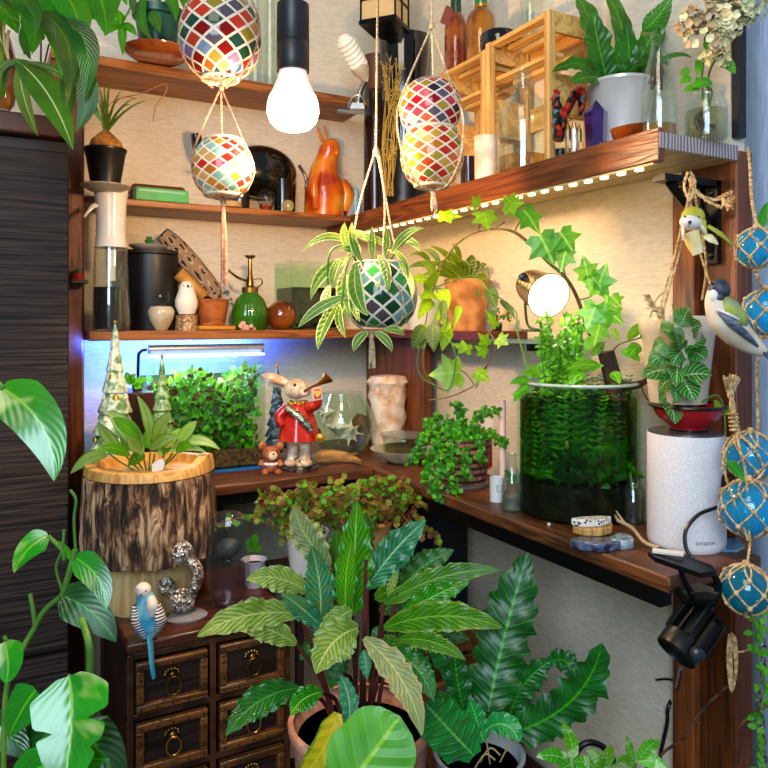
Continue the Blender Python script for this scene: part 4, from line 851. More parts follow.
# ---------------- high right shelf ----------------
def bx(mb, a, b): return mb.bb(a, b)
PINE = wood('crate_pine', 'b07a34', 'e0b468', 1, 12, .5); PINE2 = wood('crate_pine_upright', 'a8742e', 'dcb06a', 2, 12, .5)
def crate(y0, y1, h, label, x0=.735, x1=.825):
    t = T('wooden_crate', label, 'crate', (x0, y0, SR), 'open pine crates'); z = SR; p = .011
    for (x, y) in ((x0, y0), (x0, y1-.012), (x1-p, y0), (x1-p, y1-.012)): MB().bb((x, y, z), (x+p, y+.012, z+h)).build('corner_post', PINE2, t)
    k = 0
    for zz in (z+.004, z+h-.030): 
        MB().bb((x0+p, y0+.001, zz), (x1-p, y0+.008, zz+.030)).build('end_slat', PINE, t); MB().bb((x0+p, y1-.008, zz), (x1-p, y1-.001, zz+.030)).build('end_slat', PINE, t)
    MB().bb((x0+p, y1-.008, z+h*.36), (x1-p, y1-.001, z+h*.62)).build('end_slat', PINE, t); MB().bb((x0+p, y0+.001, z+h*.36), (x1-p, y0+.008, z+h*.62)).build('end_slat', PINE, t)
    for zz in (z+.02, z+h*.5-.02, z+h-.045): MB().bb((x1-.006, y0+.013, zz), (x1, y1-.013, zz+.04)).build('back_slat', PINE, t)
    for xx in (x0+.003, x0+.036, x0+.068): MB().bb((xx, y0+.0125, z+h-.007), (xx+.017, y1-.0125, z+h)).build('top_slat', PINE, t)
    for xx in (x0+.014, x0+.05): MB().bb((xx, y0+.009, z+h-.062), (xx+.022, y1-.009, z+h-.056)).build('shelf_slat', PINE, t)
    MB().bb((x0+.004, y0+.0125, z+.002), (x1-.008, y1-.0125, z+.008)).build('bottom_board', PINE, t)
crate(.828, .984, .240, 'right one of the two open pine crates, behind the round clear bottle')
crate(.986, 1.125, .232, 'left one of the two open pine crates, behind the mosaic bowls')
ZC2, ZC1 = SR+.240, SR+.232
c = onX(456, 322, .78); c.z = ZC1; u = dX(456, .78)/FP
t = T('glass_bottle', 'amber bottle of steeped fruit on the left crate, leftmost of the bottles', 'bottle', c)
AMB = mat('amber_liquor', '7a2a08', .08, trans=.35, coat=.8, col2='b8601a', ns=25); AMB2 = mat('golden_liquor', 'c07a14', .08, trans=.45, coat=.8, col2='8a3c10', ns=20)
MB().lathe(c, [(.001, 0), (11*u, 0), (11.5*u, 4*u), (11.5*u, 52*u), (8*u, 62*u), (5*u, 66*u), (4.5*u, 76*u), (.001, 76*u)], 28).build('bottle', AMB, t)
MB().lathe(c+UP*66*u, [(5.2*u, 0), (5.5*u, 3*u), (5.2*u, 14*u), (.001, 14*u)], 20).build('cap', mat('dark_green_cap', '12402a', .35), t)
MB().prism([P(446, 5, 1.26), P(440, 22, 1.26), P(449, 26, 1.26), P(453, 8, 1.26)], (.001, .002, 0)).build('tag', mat('brown_tag', '7a2a18', .6), t)
c = onX(481, 322, .775); c.z = ZC1; u = dX(481, .775)/FP; c.y = min(c.y, .992+.0) if False else c.y
t = T('glass_bottle', 'golden liquor bottle with a green cap standing on the crates', 'bottle', c)
MB().lathe(c, [(.001, 0), (14*u, 0), (14.5*u, 4*u), (14.5*u, 45*u), (11*u, 53*u), (5.6*u, 57*u), (5.4*u, 61*u), (.001, 61*u)], 28).build('bottle', AMB2, t)
MB().lathe(c+UP*60*u, [(6*u, 0), (6.3*u, 2*u), (6*u, 24*u), (.001, 24*u)], 20).build('cap', mat('bright_green_cap', '0f7a4c', .3, coat=.4), t)
MB().lathe(c+UP*57*u, [(6.2*u, 0), (6.4*u, 1), (6.2*u, 3*u)][:1]+[(6.6*u, 1*u), (6.5*u, 3*u), (.001, 3*u)], 20).build('cap_ring', GOLD, t)
c = onX(499, 322, .768); c.z = ZC2; u = dX(499, .768)/FP
single(MB().lathe(c, [(.001, 0), (20*u, 0), (21*u, 3*u), (21*u, 13*u), (19*u, 15*u), (.001, 15*u)], 36, sq=(.9, .9)), 'round_tin', mat('navy_black_gloss', '0c0e14', .12, coat=.7), 'glossy black round tin lying on top of the right crate', 'tin')
c = onX(530, 322, .79); c.z = ZC2; u = dX(530, .79)/FP
single(MB().lathe(c, shell([(10*u, 0), (8*u, 14*u), (10*u, 40*u), (14*u, 70*u)], .0015), 24), 'drinking_glass', GL, 'clear flared glass standing on the right crate near the top edge', 'glass')
# items inside the crates
c = onX(513, 322, .765); mb = MB(); mb.tube([onX(508, 38, .765), onX(519, 35, .765)], .007, 12); 
t = T('glass_vial', 'small bottle with black cap lying on the upper slats of the right crate', 'bottle', onX(513, 40, .765))
mb.build('cap', BLACKP, t); MB().tube([onX(519, 35, .765), onX(536, 27, .768)], .007, 12).build('glass', GL, t)
# apothecary bottle
c = onX(523, 322, .722); c.z = SR; d = dX(523, .722); u = d/FP
t = T('glass_bottle', 'round-shouldered clear bottle with a little yellow water, before the crates', 'bottle', c)
prof = [(.001, 0), (22*u, 0), (25*u, 3*u), (25.5*u, 50*u), (25*u, 62*u), (21*u, 74*u), (13*u, 82*u), (9.5*u, 86*u), (8.5*u, 88*u), (8.5*u, 102*u), (10*u, 103*u), (9.5*u, 106*u)]
c.z = SR; hb = 1.0
MB().lathe(c, prof+[(8*u, 106*u), (7.2*u, 90*u), (12*u, 80*u), (20*u, 72*u), (23.8*u, 60*u), (24*u, 5*u), (.001, 4*u)], 40).build('glass', GL, t)
MB().lathe(c+UP*4.2*u, [(.001, 0), (23.6*u, 0), (23.7*u, 15*u), (.001, 15*u)], 32).build('water', glass('yellow_water', 'f0d890', op=.05, body='c8a040'), t)
for i in range(4): mb = MB(); rim(mb, c, 9*u, (91+i*3)*u, .0010); mb.build('thread', GL, t)
# candle roll
c = onX(486, 322, .725); c.z = SR; u = dX(486, .725)/FP
single(MB().lathe(c, [(.001, 0), (11*u, 0), (12*u, 50*u), (.001, 50*u)], 28), 'pillar_candle', mat('pale_wax', 'e0d2c0', .5, sss=.3, col2='b8a898', ns=40), 'white ribbed pillar beside the clear bottle, in front of the crates', 'candle')
c = onX(468, 322, .722); c.z = SR; u = dX(468, .722)/FP
single(MB().lathe(c, [(.001, 0), (7*u, 0), (7.5*u, 34*u), (.001, 34*u)], 20), 'small_jar', mat('dark_purple_glass', '2a1a24', .15, coat=.6), 'small dark jar behind the lower amber mosaic bowl', 'jar')
# rooster
d = dX(561, .715); t = T('rooster_figurine', 'red, blue and black painted rooster figurine left of the purple crystal', 'figurine', onX(561, 150, .715))
m, nt, b = base('painted_rooster'); s_ = nd(nt, 'ShaderNodeTexVoronoi', {'Vector': nd(nt, 'ShaderNodeTexCoord').outputs['Object'], 'Scale': 150}).outputs[1]
s2 = nd(nt, 'ShaderNodeSeparateXYZ', {0: s_}); nt.links.new(ramp(nt, s2.outputs[0], [(0, '0c0c10'), (.38, 'a01818'), (.6, '16222c'), (.75, '3c8a94'), (.88, 'c03a20')], 'CONSTANT'), b.inputs['Base Color']); b.inputs['Roughness'].default_value = .25
Q = lambda x, y, o=0: P(x, y, d+o)
zb = SR-(CZ+(322-150)/FP*d)
mb = MB(); mb.tube([Q(558, 140), Q(560, 124), Q(558, 112), Q(556, 102), Q(556, 96)], [.013, .018, .014, .010, .009], 12, cat=4, flat=.6)
mb.tube([Q(562, 122), Q(568, 108), Q(574, 96), Q(578, 92), Q(582, 98), Q(580, 116)], [.012, .013, .013, .013, .012, .005], 12, cat=4, flat=.45)
mb.tube([Q(556, 96), Q(550, 100)], [.004, .001], 8); mb.build('body', m, t)
mb = MB()
for a in ((554, 90), (557, 89), (560, 91)): mb.tube([Q(557, 96), Q(*a)], [.003, .0015], 8)
mb.build('comb', mat('red_glaze', 'a81c14', .25), t)
mb = MB(); mb.lathe(Vector((Q(560, 150).x, Q(560, 150).y, SR)), [(.001, 0), (.012, 0), (.010, .004), (.006, .010), (.007, .022), (.001, .022)], 16); mb.build('base', BLACKP, t)
# crystals
def tower(px, X, w_, top, m_, name, label, cat='crystal'):
    c = onX(px, 322, X); c.z = SR; u = dX(px, X)/FP; h = CZ+(322-top)*u-SR; mb = MB()
    mb.lathe(c, [(.001, 0), (w_*.85*u, 0), (w_*u, h*.75), (w_*.98*u, h*.78), (.0005, h)], 6, Matrix.Rotation(R.uniform(0, 1), 3, 'Z')); mb.s = [False]*len(mb.s)
    return single(mb, name, m_, label, cat)
tower(596, .712, 11.5, 100, mat('amethyst', '4a2a7a', .06, trans=.45, col2='2a1448', ns=30, coat=.7), 'amethyst_tower', 'dark purple pointed crystal between the rooster and the amber dish')
for i, (px, tp) in enumerate(((568, 122), (574, 119), (579, 124))): tower(px, .706+.004*i, 3.2, tp, CRY, 'quartz_point', ['leftmost', 'middle', 'rightmost'][i]+' of the three clear quartz points before the rooster')
c = onX(631, 322, .716); c.z = SR; u = dX(631, .716)/FP
single(MB().lathe(c+Vector((0, 0, .003)), [(.001, 0), (9*u, 0), (17*u, 8*u), (19*u, 17*u), (17.5*u, 17*u), (15*u, 9*u), (.001, 2.5*u)], 28, Matrix.Rotation(-.15, 3, 'Y')), 'amber_dish', mat('amber_orange_glass', 'b0500c', .06, trans=.4, coat=.7, col2='7a2a06'), 'small amber glass dish lying between purple crystal and tall clear bottle', 'dish')
# white pot with crispy fern
c = onX(621, 322, .775); c.z = SR; d = dX(621, .775); u = d/FP
t = T('bird_nest_fern', 'bird nest fern with broad wavy leaves in a white metal pot', 'plant', c)
h = (322-84)*u+CZ-SR
MB().lathe(c, shell([(24*u, 0), (32*u, h-.006), (33.5*u, h-.004), (33.5*u, h)], .0015), 40).build('pot', mat('white_enamel', 'ddd8d4', .3, .2, coat=.4), t)
MB().lathe(c+UP*(h-.012), [(.001, 0), (31*u, 0)], 24).build('soil', SOIL, t)
CF = leafm('crisp_fern_leaf', '14501a', '2c7a24', '4a9a34', nv=9, vw=.05, mid='6ab04a', rough=.28, slope=1)
mb = MB(); dd = d
for a in [((604, 82), (576, -8), 26, (6, 0), .05), ((608, 82), (592, 12), 27, (0, 4), -.02), ((624, 82), (626, 24), 22, (4, 4), .02), ((600, 84), (552, 72), 15, (4, -14), .06), ((632, 82), (672, 4), 20, (-6, 4), -.05),
          ((640, 78), (668, 66), 14, (0, -10), -.03), ((612, 84), (570, 82), 16, (2, -6), -.05), ((618, 86), (646, 64), 20, (0, -6), -.05), ((625, 82), (640, 38), 16, (3, 3), .04), ((606, 86), (592, 62), 18, (-4, 0), .0), ((615, 84), (604, -12), 18, (14, 0), .05), ((640, 80), (668, 60), 12, (0, -8), .05), ((640, 62), (664, 28), 12, (3, 0), 0)]:
    lpx(mb, a[0], a[1], a[2], dd-.005, dd+a[4], a[3], n=N(R.uniform(-.3, .3), .3, .1), prof='strap', wav=.10, wf=4, seg=18, cr=6)
mb.build('foliage', CF, t)
# tall bottle with cutting
c = onX(659, 322, .722); c.z = SR; d = dX(659, .722); u = d/FP
t = T('glass_bottle', 'tall clear bottle with a leaf cutting and yellowish water, near the shelf end', 'bottle', c)
MB().lathe(c, shell([(17*u, 0), (18*u, 3*u), (17.5*u, 40*u), (14*u, 68*u), (8.5*u, 90*u), (8*u, 99*u), (9*u, 100*u), (8.5*u, 103*u)], .0015), 32).build('glass', GL, t)
MB().lathe(c+UP*2*u, [(.001, 0), (16*u, 0), (16*u, 12*u), (.001, 12*u)], 28).build('water', glass('amber_water', 'd8a828', op=.3, body='c89418'), t)
mb = MB()
for i in range(14): mb.tube([P(660, 62, d), P(656+R.uniform(-6, 8), 74, d+R.uniform(-.01, .01)), P(655+R.uniform(-8, 8), 86+R.uniform(-8, 4), d)], .0011, 5, cat=3)
mb.build('root', TWIG, t); mb = MB()
lpx(mb, (658, 62), (692, 58), 9, d, d-.01, (2, -5), n=N(0, .9)); lpx(mb, (655, 34), (640, 36), 10, d, d-.03, n=N(0, .3)); lpx(mb, (642, 30), (672, -6), 22, d-.02, d-.03, (0, 6), n=N(-.4, .3), wav=.06, seg=12); mb.build('foliage', CF, t)
mb = MB(); tpx(mb, [(660, 64, d), (660, 40, d), (657, 24, d-.005), (650, 26, d-.02)], .0014); mb.build('stem', STEM, t)
# jar with pothos cuttings
c = onX(706, 322, .775); c.z = SR; d = dX(706, .775); u = d/FP
t = T('glass_jar', 'squat clear jar of water with pothos cuttings at the shelf end', 'jar', c)
MB().lathe(c, shell([(19*u, 0), (21.5*u, 4*u), (21.5*u, 32*u), (17.5*u, 41*u), (17*u, 46*u), (18.5*u, 48*u), (18.5*u, 52*u)], .002), 36).build('glass', GL, t)
MB().lathe(c+UP*2.4*u, [(.001, 0), (19.3*u, 0), (19.5*u, 27*u), (.001, 27*u)], 32).build('water', glass('jar_water', 'e6e0cc', op=.03, body='8a7a5a'), t)
mb = MB()
for i in range(8): mb.tube([P(708, 108, d), P(704+R.uniform(-10, 12), 118, d+R.uniform(-.01, .01)), P(708+R.uniform(-12, 10), 130+R.uniform(-5, 3), d)], .0012, 5, cat=3)
mb.build('root', TWIG, t); mb = MB()
for a in [((700, 88), (684, 92), 10), ((712, 82), (692, 88), 14), ((722, 60), (735, 74), 13), ((706, 50), (712, 36), 10), ((700, 60), (697, 76), 9), ((692, 78), (680, 84), 9), ((690, 70), (680, 76), 8)]: lpx(mb, a[0], a[1], a[2], d-.02, d-.03, n=N(0, .3, .3), prof='ovate')
mb.build('foliage', leafm('bright_pothos', '2f8a1c', '56b02c', '8ad060', nv=6, vw=.03), t)
mb = MB()
for p_ in [[(710, 110, d), (708, 80, d), (714, 62, d-.02), (722, 54, d-.02), (722, 60, d-.02)], [(704, 112, d), (702, 76, d), (706, 52, d-.02)], [(708, 110, d), (712, 92, d), (706, 86, d-.02), (696, 78, d-.02)]]: tpx(mb, p_, .0013)
mb.build('stem', STEM, t)
# dried hydrangea
t = T('dried_hydrangea', 'bunch of dried cream hydrangea heads hanging at the top right', 'dried flowers', P(715, 60, .86))
mats_ = [mat('cream_petal', 'ece2b4', .7, col2='c8c088'), mat('tan_petal', 'cdb084', .75, col2='a08058'), mat('pale_green_petal', 'b0ba8a', .7, col2='d8d8b0')]
mbs = [MB(), MB(), MB()]
for (cx, cy, r_, n_, k_) in ((700, 8, 22, 60, 1), (725, 20, 22, 60, 0), (705, 42, 18, 45, 0), (745, 5, 20, 50, 2), (690, 22, 14, 26, 1), (718, 58, 10, 16, 0), (730, -8, 24, 40, 2)):
    for i in range(n_):
        a, e = R.uniform(0, 2*PI), R.uniform(-1, 1); v = (RT*math.cos(a)*math.sqrt(1-e*e)+UP*e+TC*abs(math.sin(a))*math.sqrt(1-e*e)); q_ = P(cx, cy, .86)+v*r_*.86/FP*R.uniform(.75, 1.05)
        mb = mbs[k_ if R.random() < .7 else R.randrange(3)]; x_ = v.orthogonal().normalized(); y_ = v.cross(x_); th = R.uniform(0, 2)
        for j in range(4):
            dv = x_*math.cos(th+j*PI/2)+y_*math.sin(th+j*PI/2); mb.leaf(q_, q_+dv*.0058+v*.003, .0062, n=v, bend=v*-.0008, prof='round', seg=3, cr=2)
for mb, m_ in zip(mbs, mats_): mb.build('petals', m_, t)['kind'] = 'stuff'
mb = MB(); tpx(mb, [(705, 40, .88), (718, 0, .89), (728, -60, .9)], .002); tpx(mb, [(745, 5, .88), (736, -30, .89), (728, -60, .9)], .002); mb.build('stem', TWIG, t)
# ---------------- on the desk ----------------
def ondk(px, py): return onZ(px, py, DK)
# planted tank with its light bar
t = T('aquarium', 'lit glass tank packed with bright green moss behind the bark planter', 'aquarium', Vector((.36, 1.37, DK)))
ax0, ax1, ay0, ay1, az1 = .262, .462, 1.29, 1.44, CZ-.071
tank(ax0, ax1, ay0, ay1, DK+.003, az1, t, m=TKG)
MB().bb((ax0+.0035, ay0+.0035, DK+.0065), (ax1-.0035, ay1-.0035, DK+.035)).build('soil', SOIL, t)
def mossp():
    x = R.uniform(ax0+.008, ax1-.010); z = R.uniform(0, 1); y = ay0+.012+R.uniform(0, 1)**1.5*.10
    return Vector((x, y, DK+.03+z*.152*(.9+.1*math.sin(x*60))))
scatter(t, mossp, 2600, .013, [GREENS[0], GREENS[1], GREENS[2], GREENS[0], mat('brown_moss', '6a4a1c', .8, col2='3c2810')], 'moss', stuff=True)
MB().bb((ax0+.004, ay1-.012, DK+.036), (ax1-.004, ay1-.0045, az1-.03)).build('hardscape', mat('dark_rock', '1a2414', .9, col2='2e3c1c', ns=60, bump=1), t)
MB().bb((ax0-.004, ay0-.010, DK), (ax1+.012, ay1, DK+.0028)).build('mat', mat('blue_mat', '1c6ab8', .5), t)
lb2 = T('aquarium_light', 'slim grey light bar shining blue-white over the mossy tank', 'lamp', Vector((.36, 1.36, az1+.02)))
pA, pB = onY(149, 348, 1.36), onY(264, 348, 1.36); zz = CZ-.050
MB().tube([Vector((pA.x, 1.365, zz)), Vector((pB.x, 1.365, zz))], .0085, 14, flat=1).build('housing', mat('grey_aluminium', 'a8aab0', .35, .7), lb2)
MB().bb((pA.x+.004, 1.345, zz-.0135), (pB.x-.004, 1.385, zz-.0095)).build('light_panel', mat('cold_led', 'e8f4ff', .4, em='8ab6ff', es=2.2), lb2)
mb = MB(); mb.tube([Vector((pA.x-.003, 1.365, zz)), Vector((pA.x-.014, 1.365, zz-.004)), Vector((pA.x-.018, 1.365, zz-.03)), Vector((pA.x-.018, 1.365, DK+.01)), Vector((pA.x-.018, 1.365, DK))], .0028, 8, cat=3); mb.build('bracket', BLACKM, lb2)
area('tank_light', (.36, 1.365, zz-.016), (.36, 1.365, 0), .18, 1.1, (.60, .80, 1), sy=.03)
area('tank_back_glow', (.33, 1.40, zz+.011), (.30, 1.52, zz+.10), .34, 4.5, (.05, .13, 1), sy=.01)
# red-brown box behind the ceramic trees
single(MB().bb((.195, 1.268, 0), (.258, 1.375, CZ-.118)), 'storage_chest', mat('dark_red_box', '3a0f0c', .35, coat=.3), 'dark red box against the left post, behind the tall ceramic tree', 'box', bev=.002)
t = T('potted_succulent', 'little bright green plant on top of the dark red box', 'plant', Vector((.240, 1.32, CZ-.118)))
mb = MB()
for a in [((132, 385), (148, 380), 9), ((130, 385), (126, 372), 8), ((134, 386), (142, 388), 8), ((130, 384), (136, 374), 8)]: lpx(mb, a[0], a[1], a[2], 1.25, 1.24, n=N(0, .5))
mb.build('foliage', GREENS[0], t)
MB().lathe(Vector((.240, 1.32, CZ-.118)), shell([(.008, 0), (.010, .012)], .001), 16).build('pot', DKW, t)
# ceramic trees
def ctree(px, d, bot, top, hw, tiers, m_, label, orn=None, zb=None):
    c = P(px, bot, d); u = d/FP; t = T('ceramic_tree', label, 'ornament', c)
    H = (bot-top)*u; mb = MB(); rows = [(hw*.5*u, 0), (hw*.5*u, H*.06)]
    for i in range(tiers):
        f = i/tiers; r1 = hw*u*(1-f)**1.15+.0025; z0 = H*(.06+.88*f); rows += [(r1, z0), (r1*1.02, z0+H*.012), (r1*.62, z0+H*.88/tiers*.95)]
    rows += [(.0015, H*.97), (.001, H)]
    mb.lathe(c, [(.001, 0)]+rows, 48, wob=lambda a, z: 1+.11*abs(math.sin(a*5))-.05); mb.build('tree_body', m_, t)
    if orn:
        k = 0
        for i in range(tiers-1):
            f = i/tiers; r1 = hw*u*(1-f)**1.15
            for j in range(5):
                a = j*2*PI/5+i*.7; q_ = c+Vector((r1*math.cos(a)*1.02, r1*math.sin(a)*1.02, H*(.06+.88*f)-.004))
                if (q_-c).dot(TC) < -.002: continue
                MB().lathe(q_-UP*.006, [(.001, 0), (.0052, 0), (.0035, .005), (.0015, .008), (.001, .008)], 10).build('bell', orn[(i+j) % 2], t)
        mb = MB(); mb.ell(c+UP*H, .0035, 8, 6); mb.build('star', GOLD, t)
    else: MB().ell(c+UP*H, .003, 8, 6).build('star', GOLD, t)
    return t
CTM = mat('frosted_sage_ceramic', 'd0d8bc', .45, col2='5c8450', ns=75, nlo=.45, nhi=.6, coat=.2); CTG = mat('green_glazed_tree', '9ab87a', .35, col2='3c6a34', ns=120, coat=.3)
ctree(115, 1.165, 462, 322, 22, 6, CTM, 'tall pale ceramic tree with little hanging bells, behind the bark planter', (mat('pale_bell', 'd8d0b0', .4), GOLD))
ctree(162, 1.165, 452, 356, 13, 7, CTG, 'slim green ceramic tree right of the tall pale one')
# the trees stand on a dark riser behind the planter
MB_ = MB().bb((.196, 1.1795+.0, .56), (.275, 1.213, CZ-.222)); 
c1, c2 = P(115, 462, 1.165), P(162, 452, 1.165)
tr = T('wooden_riser', 'dark wooden riser behind the planter carrying the two ceramic trees', 'riser', (c1.x, c1.y, DK))
mb = MB()
for c_ in (c1, c2): mb.lathe(Vector((c_.x, c_.y, 0)), [(.001, 0), (.022, 0), (.022, c_.z-.0002), (.001, c_.z-.0002)], 20)
mb.bb((c1.x, c1.y-.006, .5), (c2.x, c2.y+.006, .53)); mb.build('riser', DKW, tr)
# rabbit with trumpet
c = ondk(299, 470); d = dZ(470, DK); u = d/FP; c += FW*.012
t = T('rabbit_figurine', 'white rabbit figurine in a red coat blowing a golden trumpet', 'figurine', c)
PB = mat('rabbit_white', 'e6d6c2', .5, col2='b89a80', ns=60); RC = mat('red_coat', 'a8160e', .3, coat=.5, col2='c8401c', ns=70, nlo=.5, nhi=.7); SIL = mat('antique_silver', '9a948c', .35, .9, col2='3a3430', ns=120)
H = lambda x, y, o=0: P(x, y, d+o)
MB().lathe(c, [(.001, 0), (19*u, 0), (19.5*u, 2*u), (17*u, 4*u), (17.5*u, 6*u), (15*u, 9*u), (12*u, 13*u), (.001, 13*u)], 36).build('base', SIL, t)
mb = MB(); mb.tube([H(292, 438), H(293, 450), H(292, 462)], [.014, .009, .011], 14, cat=3); mb.tube([H(305, 438), H(305, 450), H(305, 462)], [.014, .009, .011], 14, cat=3)
mb.ell(H(290, 463, -.012), (.011, .014, .007), 12, 8); mb.ell(H(306, 463, -.012), (.011, .014, .007), 12, 8)
mb.lathe(H(298, 442), [(13*u, 0), (12*u, 15*u), (9*u, 30*u), (6*u, 40*u), (.001, 42*u)], 20)
mb.ell(H(296, 389, -.004), (.0215, .022, .0185), 20, 14); mb.ell(H(304, 392, -.018), (.012, .012, .009), 14, 10)
q = [H(288, 384), H(280, 380), H(270, 377), H(262, 375)]; mb.tube(q, [.006, .0115, .0105, .002], 14, cat=5, flat=.55)
q = [H(284, 386, .006), H(276, 384, .008), H(268, 384, .01)]; mb.tube(q, [.006, .009, .002], 12, cat=4, flat=.5)
mb.build('body', PB, t)
MB().tube([H(285, 384, -.006), H(275, 380, -.007), H(266, 377, -.006)], [.002, .006, .001], 12, cat=5, flat=.3).build('inner_ear', mat('ear_brown', 'b07a58', .6), t)
MB().ell(H(295, 385, -.024), (.003, .002, .003), 8, 6).build('eye', BLACKP, t)
mb = MB(); mb.lathe(H(299, 439), [(21*u, 0), (20*u, 4*u), (16*u, 20*u), (12.5*u, 32*u), (9*u, 36*u)], 32, wob=lambda a, z: 1+.05*math.sin(a*8))
mb.tube([H(308, 408, -.014), H(317, 404, -.026), H(318, 396, -.03), H(315, 390, -.03)], [.010, .009, .006, .005], 12, cat=4)
mb.tube([H(288, 408, -.012), H(279, 416, -.018), H(282, 426, -.022)], [.010, .009, .006], 12, cat=4); mb.build('coat', RC, t)
mb = MB()
for i in range(14): a = i*2*PI/14; mb.ell(H(298, 403)+Vector((.0155*math.cos(a), .0155*math.sin(a), .001*math.sin(i*3))), (.0042, .0042, .0042), 8, 6)
mb.build('collar', GOLD, t)
mb = MB(); mb.tube([H(286, 407, -.024), H(300, 417, -.032), H(312, 430, -.034)], [.006, .0065, .005], 10, cat=4, flat=.4); mb.build('sash', mat('silver_glitter', '8a9a90', .3, .6, col2='3a4a40', ns=200), t)
mb = MB(); mb.tube([H(304, 391, -.03), H(312, 387, -.032), H(318, 384.5, -.034), H(322, 382, -.035), H(327, 378, -.036), H(328.5, 376.5, -.036)], [.0022, .0022, .003, .005, .0105, .012], 16, cat=0); mb.build('trumpet', mat('copper_gold', 'c07828', .25, .9), t)
fl = MB().prism([H(312, 388, -.035), H(321, 387, -.036), H(323, 399, -.036), H(313, 401, -.035)], TC*.002); f_ = fl.build('flag', mat('white_red_flag', 'd8b8a8', .5), t)
mb = MB(); mb.prism([H(313.5, 389.5, -.0375), H(320, 388.7, -.0385), H(321.5, 397.5, -.0385), H(314.5, 399.3, -.0375)], TC*.001); mb.build('red_field', mat('red_flag', 'b8141c', .5), f_)
mb = MB(); q_ = H(317.5, 393.5, -.040); mb.ell(q_-RT*1.6*u+UP*1.2*u, .0036, 8, 6, Matrix.Diagonal((1, .4, 1))).ell(q_+RT*1.6*u+UP*1.2*u, .0036, 8, 6, Matrix.Diagonal((1, .4, 1))).prism([q_-RT*3.4*u, q_+RT*3.4*u, q_-UP*4*u], TC*.0012); mb.build('heart', mat('gold_heart', 'e8b83a', .4), f_)
MB().lathe(H(320, 438, -.02), [(.001, -.007), (.008, -.006), (.008, .006), (.001, .007)], 20, (TC.to_track_quat('Z', 'Y').to_matrix())).build('drum', GOLD, t)
# little bear
c = ondk(271, 474); d = dZ(474, DK); u = d/FP; H = lambda x, y, o=0: P(x, y, d+o)
t = T('bear_figurine', 'tiny brown sitting bear figurine at the foot of the rabbit', 'figurine', c)
mb = MB(); BR = mat('bear_brown', 'b0683a', .6, col2='8a4424', ns=90)
mb.ell(H(271, 465), (.0125, .011, .014), 14, 10); mb.ell(H(271, 454, -.002), (.0165, .014, .0145), 16, 12); mb.ell(H(262.5, 446), (.0078, .005, .0078), 12, 8); mb.ell(H(280, 446), (.0078, .005, .0078), 12, 8)
for x in (265, 278): mb.ell(H(x, 472, -.008), (.007, .009, .006), 10, 8)
for x in (260, 282): mb.tube([H(x+(3 if x < 270 else -3), 461), H(x, 466, -.006)], [.005, .0045], 8)
mb.build('body', BR, t)
MB().ell(H(273, 456, -.014), (.0085, .005, .008), 12, 8).build('muzzle', mat('cream_muzzle', 'e8c8a8', .6), t)
MB().ell(H(273.5, 454, -.019), .0018, 8, 6).build('nose', BLACKP, t)
mb = MB(); mb.ell(H(267, 451, -.0145), .0014, 6, 5).ell(H(277, 451, -.0145), .0014, 6, 5); mb.build('eye', BLACKP, t)
MB().lathe(H(271, 463.5), [(.0125, -.003), (.0145, 0), (.0125, .003)], 16).build('scarf', mat('white_scarf', 'e0d8d0', .7), t)
# dark small tree behind
ctree(277, 1.43, 452, 366, 12, 7, mat('dark_blue_tree', '1c2c3c', .5, col2='5a7a8a', ns=140, nlo=.5, nhi=.62), 'small frosted dark tree ornament behind the rabbit figurine')
o = [x for x in COL.objects if x.get('label', '').startswith('small frosted dark')][0]
mb = MB(); c_ = P(277, 452, 1.43); mb.lathe(Vector((c_.x, c_.y, DK)), [(.001, 0), (.012, 0), (.004, .004), (.003, c_.z-DK+.001), (.001, c_.z-DK+.001)], 14); mb.build('trunk', TWIG, o)
# fish bowl with shells
c = ondk(342, 458)+FW*.03; d = (c-Vector((0, 0, c.z))).dot(FW) if False else (c.x*SN+c.y*CS); u = d/FP; c.z = DK
t = T('glass_bowl', 'tilted-looking round glass bowl holding white seashells', 'bowl', c)
MB().lathe(c+UP*.0, shell([(15*u, .001), (24*u, 9*u), (30*u, 24*u), (30.5*u, 36*u), (26*u, 50*u), (21*u, 60*u), (20.5*u, 63*u)], .0018), 40).build('glass', GLG, t)
for i, (px, py, s_) in enumerate(((338, 425, .024), (326, 412, .018), (350, 432, .020))):
    q = P(px, py, d-.01); mb = MB(); M_ = Matrix.Rotation(i*1.3, 3, 'Y')@Matrix.Rotation(i, 3, 'X')
    mb.lathe(q, [(.001, -s_), (s_*.35, -s_*.6), (s_*.8, -.2*s_), (s_*.72, 0), (s_*.6, s_*.1), (s_*.5, s_*.35), (s_*.36, s_*.45), (s_*.3, s_*.7), (.001, s_*1.2)], 20, M_, wob=lambda a, z: 1+.06*math.sin(a*5))
    for k in range(8):
        a = k*2*PI/8; v = M_@Vector((math.cos(a), math.sin(a), -.1)); mb.tube([q+v*s_*.55, q+v*s_*(1.15+.25*(k % 2))], [s_*.22, .0006], 7)
    o_ = single(mb, 'seashell', mat('white_shell', 'e0d8c8', .4, col2='c8b09a', ns=50), ['spiky white seashell lying in the middle of the glass bowl', 'white seashell resting at the left side of the glass bowl', 'white seashell resting at the right side of the glass bowl'][i], 'seashell', 'seashells in the glass bowl')
q = P(316, 432, d-.0); single(MB().ell(q, .010, 16, 10), 'blue_pebble', mat('teal_glass', '2a6a70', .1, trans=.5), 'rounded teal glass piece low in the glass bowl', 'pebble')
